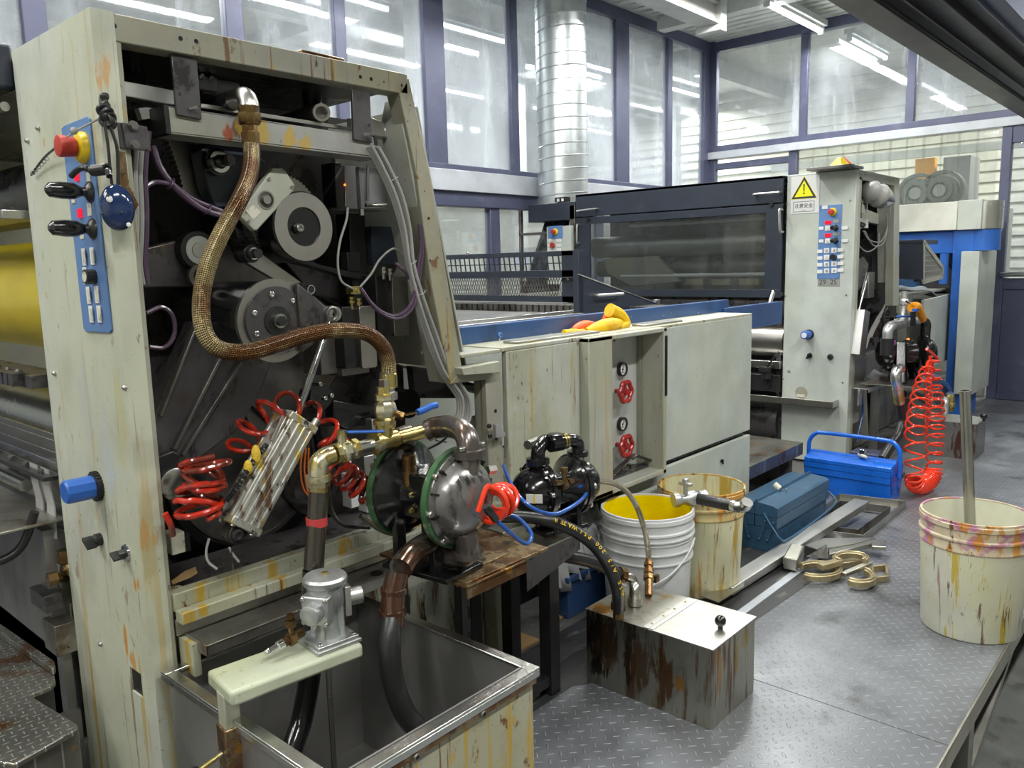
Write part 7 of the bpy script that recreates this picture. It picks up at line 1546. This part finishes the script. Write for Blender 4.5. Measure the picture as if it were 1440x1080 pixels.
b = MB(); P = [onZ(1133, 783, .03), onZ(1165, 786, .03), onZ(1163, 766, .075)]; b.prism(P, (.004, .003, .0)); tag(b.build('steel_gusset', M['casting'], root=onZ(1150, 788, 0)), 'grey triangular steel gusset standing in the scrap heap', 'steel plate')
def cring(name, c, R, w, hh, a0, a1, mt, label, sq=1.0, tail=None, rot=0):
    b = MB(); n = 22; out = []; inn = []
    for k in range(n+1):
        q = math.radians(a0+(a1-a0)*k/n); e = V((math.cos(q), math.sin(q)*sq, 0)); e.rotate(Matrix.Rotation(math.radians(rot), 3, 'Z'))
        out.append(V(c)+e*R); inn.append(V(c)+e*(R-w))
    b.prism(out+inn[::-1], (0, 0, hh))
    mids = [(o_+i_)/2+EZ*hh for o_, i_ in zip(out, inn)]; b.tube(mids, w*.22, 8, 1)
    if tail:
        for (p_, q_, w_) in tail: 
            p_, q_ = V(p_), V(q_); dd_ = (q_-p_).normalized(); b.boxf((p_+q_)/2, dd_, dd_.cross(EZ), EZ, (q_-p_).length, w_, hh)
    return tag(b.build(name, mt, root=c, bevel=.003), label, 'clamp')
c = onZ(1150, 807, .014); cring('clamp_casting', c+V((.0, .0, .0)), .095, .026, .022, 20, 290, M['gold_cast'], 'brassy open ring clamp at the left of the scrap heap', .8, rot=150, tail=[(c+V((.08, -.01, .011)), c+V((.20, -.09, .011)), .035)])
c = onZ(1196, 790, .045); cring('clamp_casting', c, .075, .026, .022, -60, 200, M['gold_cast'], 'brassy hooked clamp lying on top of the scrap heap', .7, rot=-30, tail=[(c+V((-.05, .02, .011)), c+V((-.15, .06, .011)), .03)])
c = onZ(1205, 815, .012); cring('clamp_casting', c, .085, .030, .024, 150, 330, M['gold_cast'], 'brassy curved clamp arm at the front of the scrap heap', .8, rot=20)
b = MB(); P = [onZ(*p, .0) for p in ((1226, 804), (1246, 802), (1248, 818), (1228, 820))]; cc = sum(P, V((0, 0, 0)))/4
for i_ in range(4):
    a, c = P[i_], P[(i_+1) % 4]; dd_ = (c-a).normalized(); b.boxf((a+c)/2+EZ*.012, dd_, dd_.cross(EZ), EZ, (c-a).length+.008, .010, .024)
tag(b.build('square_eyelet', M['gold_cast'], root=cc, bevel=.002), 'square brass-coloured eyelet at the right tip of the scrap heap', 'eyelet')
b = MB(); a, c = onZ(1186, 808, .03), onZ(1224, 792, .045); dd_ = (c-a).normalized(); b.boxf((a+c)/2, dd_, dd_.cross(EZ), EZ, (c-a).length, .022, .016); tag(b.build('link_bar', M['scrap_steel'], root=(a+c)/2-EZ*.03, bevel=.003), 'short grey link bar crossing the brassy clamps', 'steel bar')
b = MB(); b.box((2.3, 1.15, .0), (3.45, 1.18, .003)); tag(b.build('flat_strip', M['rail_light'], root=(2.9, 1.165, 0)), 'flat pale steel strip on the walkway between the dark toolbox and the ink box', 'metal strip')

# ================================================================== PUMP, COILS AND HOSES AT THE FAR PRESS
zt3 = .475
t = thing('pump_table', 'small grey steel table under the far pump', 'table', (5.45, 1.42, -.012))
c3 = onY(1284, 496, 1.36)
b = MB(); b.box((c3.x-.30, 1.25, zt3-.006), (c3.x+.18, 1.55, zt3)); b.build('table_top', M['steel'], t, bevel=.001); b = MB(); b.box((c3.x-.18, 1.244, zt3-.05), (c3.x+.18, 1.25, zt3)); b.build('front_lip', M['steel'], t)
b = MB(); b.box((c3.x-.15, 1.5, -.012), (c3.x-.11, 1.54, zt3-.006)); b.build('leg', M['steel'], t)
pt3, n3, f3, m3, sd3, a3 = pump('diaphragm_pump', 'black diaphragm pump beside the hanging orange coils at the far press', 'pump', (c3.x, 1.30, .635), (-.62, 1, 0), .20, .105, 'black_gloss', 'black_gloss', zbase=zt3)
b = MB(); top = n3+V((0, 0, .10)); b.tube([n3+EZ*.06, n3+EZ*.12, n3+V((.0, 0, .165)), n3+V((-.02, .02, .19)), n3+V((-.09, .08, .19)), n3+V((-.15, .14, .185))], .028, 16); b.build('upper_manifold', M['black_gloss'], pt3)
b = MB(); 
for s_ in (-1, 1):
    a, c = V((m3.x-.03+s_*.13, m3.y-.03, zt3)), V((m3.x-.03+s_*.05, m3.y, .70)); b.boxf((a+c)/2, (c-a).normalized(), EY, (c-a).normalized().cross(EY), (c-a).length, .05, .05)
b.build('strut_stand', M['black_gloss'], pt3, bevel=.004)
ap = thing('valve_pipework', 'silver elbow and pipe fittings above the far pump', 'pipework', tuple(onY(1265, 462, 1.35)))
b = MB(); b.tube([onY(1248, 476, 1.35), onY(1249, 464, 1.35), onY(1254, 458, 1.35), onY(1266, 456, 1.35), onY(1279, 452, 1.35), onY(1290, 452, 1.33)], .026, 14); b.build('elbow', M['pneu'], ap)
b = MB(); b.lathe(onY(1270, 458, 1.34), EZ, [(.016, 0), (.024, .02), (.024, .05), (.017, .06), (.017, .11), (.025, .12), (.025, .14), (.016, .15), (.016, .19)], 12); b.build('vertical_valve', M['pneu'], ap)
b = MB(); b.lathe(onY(1248, 476, 1.35)-EZ*.09, EZ, [(.034, 0), (.034, .09)], 16); b.build('black_sleeve', M['black'], ap); b = MB(); q = onY(1249, 481.5, 1.35); b.cyl(q-EZ*.012, q+EZ*.012, .036, seg=16); b.build('purple_tape', M['tape_purple'], ap)
b = MB(); b.tube([onY(1262, 445, 1.31), onY(1272, 445, 1.31), onY(1284, 445, 1.31)], .006, 8); b.build('blue_lever', M['lever_blue'], ap)
AG = thing('air_gun', 'orange air blow gun hanging above the far pump', 'air gun', tuple(onY(1290, 438, 1.28)))
b = MB(); b.tube([onY(1283, 432, 1.28), onY(1289, 431, 1.28), onY(1292, 436, 1.28), onY(1298, 449, 1.28)], lambda t: .026-.006*t, 14); b.build('grip', M['lever_orange'], AG, bevel=0)
b = MB(); b.cyl(onY(1272, 422, 1.28), onY(1284, 430, 1.28), .006, seg=8); b.build('nozzle', M['chrome'], AG)
b = MB(); b.boxf(onY(1287, 436, 1.25), EX, EY, EZ, .05, .02, .014); b.build('band', M['lever_blue'], AG); b = MB(); b.cyl(onY(1284, 437, 1.28), onY(1284, 458, 1.28), .014, seg=10); b.build('trigger_tube', M['black'], AG)
b = MB(); b.mat(0).tube([onY(1266, 518, 1.26), onY(1261, 522, 1.24), onY(1260, 532, 1.235), onY(1262, 545, 1.235)], .026, 16).mat(1).cyl(onY(1262, 545, 1.235), onY(1265, 566, 1.235), .027, seg=14)
b.mat(2).tube([onY(1265, 566, 1.235), onY(1269, 590, 1.23), onY(1264, 610, 1.23), onY(1254, 625, 1.24), onY(1242, 645, 1.26)], .024, 16)
tag(b.build('drain_hose', [M['steel_bright'], M['brass'], M['rubber']], root=onY(1269, 590, 1.23)), 'black hose with brass sleeve and silver bend dropping from the far pump', 'hose')
b = MB(); q = onZ(1335, 578, .216); b.mat(0).tube([onY(1300, 528, 1.40), onY(1315, 533, 1.36), onY(1328, 543, 1.33), onY(1335, 556, 1.33), q+EZ*.10], .026, 16).mat(1).lathe(q, EZ, [(.024, 0), (.024, .025), (.032, .027), (.032, .05), (.027, .052), (.027, .11)], 10)
tag(b.build('supply_hose', [M['blue_beam'], M['brass']], root=onY(1328, 543, 1.33)), 'dark blue hose with brass fitting curving into the far ink box', 'hose')
b = MB(); q = onZ(1327, 582, .216); b.mat(0).tube([onY(1305, 566, 1.40), onY(1318, 564, 1.37), q+EZ*.08, q], .025, 14).mat(1).tube([onY(1270, 554, 1.42), onY(1290, 556, 1.41), onY(1305, 566, 1.40)], .022, 12)
tag(b.build('return_pipe', [M['pneu'], M['rubber']], root=q+EZ*.05), 'silver elbow pipe bending down into the far ink box behind the coils', 'pipe')
# hanging orange coils: one hose folded in a U on the walkway
A1_ = [onY(1306, 515, 1.20), onY(1298, 545, 1.18), onY(1292, 580, 1.15), onY(1287, 615, 1.12), onY(1287, 636, 1.10)]
A2_ = [onY(1312, 505, 1.20), onY(1313, 545, 1.17), onY(1315, 590, 1.12), onY(1315, 636, 1.07)]
OH = thing('hanging_coil', 'long bright orange spiral air hose hanging in two strands to the walkway', 'coiled hose', tuple(onZ(1300, 648, 0)))
for P_ in (A1_, A2_): P_[-1].z = .105
b = MB(); b.helix(A1_, lambda t: .022+.030*math.sin(math.pi*min(1, .1+t*.75)), 11, .0052, 8, 18); b.build('left_strand', M['orange_hose'], OH)
b = MB(); b.helix(A2_, lambda t: .026+.020*math.sin(.3+t*2.4), 13, .0052, 8, 18, 1.5); b.build('right_strand', M['orange_hose'], OH)
cm = (A1_[-1]+A2_[-1])/2; hv = (A2_[-1]-A1_[-1])/2; rr_ = min(hv.length, .060)
bt_ = [cm-hv*math.cos(k*math.pi/8)-EZ*rr_*math.sin(k*math.pi/8) for k in range(9)]
b = MB(); b.helix(bt_, .040, 15, .0055, 8, 18); b.build('bottom_coils', M['orange_hose'], OH)
b = MB(); b.tube([onY(1303, 491, 1.22), onY(1312, 498, 1.21), onY(1319, 507, 1.20), onY(1306, 508, 1.20), onY(1303, 520, 1.20), onY(1307, 516, 1.2), onY(1308, 500, 1.2)], .008, 8, 8); b.tube([onY(1311, 510, 1.2), onY(1310, 525, 1.2), onY(1302, 535, 1.2)], .007, 8); b.build('upper_loops', M['orange_hose'], OH)

# ================================================================== THIRD MACHINE (FEEDER) AT THE BACK
N_ = thing('feeder_unit', 'blue and white feeder machine with grey cabinets in front of the back doorway', 'machine', (6.4, 1.9, -.012))
X3 = 6.5
b = MB(); b.box((X3, 1.508, 1.365), (7.40, 2.9, 1.565)); b.build('white_hood', M['hall_wall'], N_, bevel=.004)
b = MB(); b.box((X3, 1.352, 1.363), (7.2, 1.506, 1.570)); b.build('hood_end', M['press_paint_clean'], N_, bevel=.004)
b = MB(); b.lathe((X3+.14, 1.365, 1.366), EZ, [(.12, 0), (.12, .195)], 36); b.build('curved_end', M['steel_bright'], N_)
b = MB(); b.lathe((X3+.14, 1.365, 1.215), EZ, [(.112, 0), (.112, .15)], 36); b.build('curved_skirt', M['blue_body'], N_)
b = MB(); b.box((X3+.03, 1.40, 0), (X3+.4, 1.53, 1.362)); b.build('blue_column', M['blue_body'], N_, bevel=.004)
b = MB(); b.box((X3+.05, 1.53, 1.20), (X3+.35, 2.9, 1.362)); b.build('blue_crossbeam', M['blue_body'], N_, bevel=.004)
b = MB(); b.box((X3+.2, 1.53, .9), (X3+.3, 2.9, 1.20)); b.build('dark_interior', M['iron'], N_)
b = MB(); b.cyl((X3+.02, 1.58, .98), (X3+.02, 1.58, 1.20), .03, seg=14); b.build('blue_knob_rod', M['blue_body'], N_)
yc = onX(1376, 380, X3-.02).y; x1_ = onY(1399, 400, yc).x
b = MB(); b.box((X3-.02, yc, .18), (x1_, yc+.115, onX(1378, 353, X3-.02).z)); b.build('cabinet', M['press_paint_clean'], N_, bevel=.003)
b = MB(); polyY(b, [(1345, 424), (1356, 424), (1350, 545), (1352, 580), (1334, 572), (1338, 505), (1343, 503)], 1.50, .03); b.build('blue_leg', M['blue_beam'], N_)
b = MB(); polyY(b, [(1300, 422), (1345, 412), (1342, 502), (1298, 520)], 1.55, .02); b.build('swing_panel', M['press_paint_clean'], N_, bevel=.002)
b = MB(); polyY(b, [(1275, 420), (1300, 420), (1298, 560), (1273, 560)], 1.68, .02); b.build('recess_panel', M['frame_grime'], N_)
b = MB(); polyY(b, [(1265, 416), (1284, 417), (1281, 440), (1265, 440)], 1.60, .02); b.build('small_panel', M['press_paint_mid'], N_)
b = MB(); b.box((5.42, 1.60, .925), (7.1, 1.80, .94)); b.build('ledge', M['press_paint_mid'], N_, bevel=.002)
b = MB(); b.box((5.42, 1.78, .93), (7.2, 1.81, 1.02)); b.build('blue_rail', surf('pale_blue', (.06, .16, .36), .35, 0), N_, bevel=.002)
b = MB(); b.cyl((onY(1341, 401, 1.68).x, 1.68, .94), (onY(1341, 401, 1.68).x, 1.68, .985), .03, seg=16); b.build('red_button', M['red_plain'], N_)
for k in range(4):
    b = MB(); polyY(b, [(1312, 523+k*8), (1336, 522+k*8), (1335, 527+k*8), (1311, 528+k*8)], 1.72, .02); b.build('radiator_fin', M['label_white'], N_)
b = MB(); b.box((5.5, 1.75, 0), (6.5, 1.78, .45)); b.build('lower_panel', M['concrete'], N_)
b = MB(); b.box((5.45, 2.1, 0), (6.4, 2.9, .93)); b.build('body_block', M['iron_dark'], N_)
# dark mesh guard of the feeder
G2 = thing('guard_cage', 'dark blue slanted guard with small mesh window on the feeder machine', 'guard', (5.75, 1.75, .94))
gx2 = 5.62
b = MB(); P = [onX(1265, 341, gx2), onX(1298, 341, gx2), onX(1298, 393, gx2), onX(1265, 393, gx2)]; b.prism(P, (.01, 0, 0)); b.build('front_plate', M['navy_cover'], G2)
yg = P[1].y; b = MB(); P2_ = [onY(1299, 341, yg), onY(1325, 376, yg), onY(1325, 389, yg), onY(1298, 396, yg)]
fr = [V(p) for p in P2_]
for i_ in range(4):
    a, c = fr[i_], fr[(i_+1) % 4]; dd_ = (c-a).normalized(); b.boxf((a+c)/2, dd_, EY, dd_.cross(EY), (c-a).length, .012, .03)
b.build('side_frame', M['press_paint_mid'], G2)
b = MB()
zt_, zb_ = fr[0].z, fr[3].z
for k in range(7):
    zz = zb_+.02+(zt_-zb_)*k/7; xr = fr[1].x-.01 if zz < fr[1].z else fr[0].x+(fr[1].x-fr[0].x)*max(0, (fr[0].z-zz))/(fr[0].z-fr[1].z)
    b.box((fr[0].x, yg, zz), (max(xr, fr[0].x+.02), yg+.006, zz+.012))
for k in range(22):
    xx_ = fr[0].x+.02+k*.022
    if xx_ < fr[1].x: 
        ztop = fr[0].z-(fr[0].z-fr[1].z)*(xx_-fr[0].x)/(fr[1].x-fr[0].x); b.box((xx_, yg, zb_), (xx_+.004, yg+.004, ztop))
b.build('mesh', M['cable_grey'], G2); b = MB(); b.box((gx2+.02, yg+.03, zb_), (fr[1].x, yg+.05, fr[1].z)); b.build('inner_dark', M['iron_dark'], G2)
b = MB(); b.box((gx2, yg, zt_-.01), (gx2+.35, yg+.30, zt_+.02)); b.build('top_plate', M['navy_cover'], G2, bevel=.002)
rg = rag('cleaning_rag', [(5.98, 1.765, .952), (6.30, 1.765, .952), (6.52, 1.585, .86), (6.22, 1.585, .935)], .05, M['rag_grey'], 'grey rag hanging over the ledge of the feeder machine')
M['motor_grey'] = surf('motor_grey', (.12, .125, .12), .45, 0)
# round blower motors seen through the strip curtain
for k, (px, py, R_, lab) in enumerate(((1288, 272, .13, 'left of two round grey blower motors behind the strip curtain'), (1322, 268, .13, 'right of two round grey blower motors behind the strip curtain'))):
    c = onX(px, py, 7.9); t = thing('blower_motor', lab, 'motor', tuple(c-EZ*.16))
    b = MB(); b.cyl(c, c+EX*.25, R_, seg=36).ring(c+NX*.012, NX, R_*.80, R_*.55, .02, 36); b.build('casing', M['motor_grey'], t)
    b = MB(); b.cyl(c+NX*.01, c+NX*.03, R_*.40, seg=28); b.build('hub', M['cable_grey'], t)
    for q_ in range(10):
        e = V((0, math.cos(q_*.628), math.sin(q_*.628))); b = MB(); b.boxf(c+e*R_*.62+NX*.02, e, e.cross(EX), EX, R_*.25, .012, .02); b.build('fan_blade', M['iron'], t)
    b = MB(); b.box((c.x, c.y-.10, 1.586), (c.x+.25, c.y+.10, c.z-.10)); b.build('foot', M['cable_grey'], t)
    b = MB(); b.ring(c+EX*.15, NX, R_*1.38, R_*1.15, .10, 40); b.build('scroll_housing', M['motor_grey'], t)
b = MB(); b.box((7.7, 1.5, -.35), (8.4, 2.75, 1.585)); tag(b.build('motor_stand', M['hall_wall'], root=(8, 2.1, -.35), bevel=.01), 'pale machine block under the blower motors behind the curtain', 'machine block')
b = MB(); c = onX(1300, 240, 9.0); b.box((9.0, c.y-.09, -.3), (9.1, c.y+.09, 2.15)); tag(b.build('orange_post', surf('orange_post', (.75, .33, .03), .5, 0), root=(9.05, c.y, -.3)), 'orange post in the room behind the strip curtain', 'post')
b = MB(); c = onX(1345, 235, 9.0); b.box((9.0, c.y-.12, -.3), (9.4, c.y+.12, 2.14)); tag(b.build('grey_cabinet', M['grey_plastic'], root=(9.2, c.y, -.3)), 'tall grey cabinet behind the strip curtain right of the orange post', 'cabinet')
b = MB(); b.box((8.95, -1, 2.16), (9.0, 4.0, 2.24)); tag(b.build('cross_rail', M['beam_white'], root=(9, 2, 2.16)), 'long pale rail crossing the room behind the strip curtain', 'rail')
b = MB(); b.cyl((7.50, -.5, 1.03), (7.50, 1.40, 1.022), .020, seg=16); tag(b.build('hand_rail', M['chrome'], root=(7.5, .4, 1.02)), 'chrome handrail in front of the purple back wall panel', 'handrail')
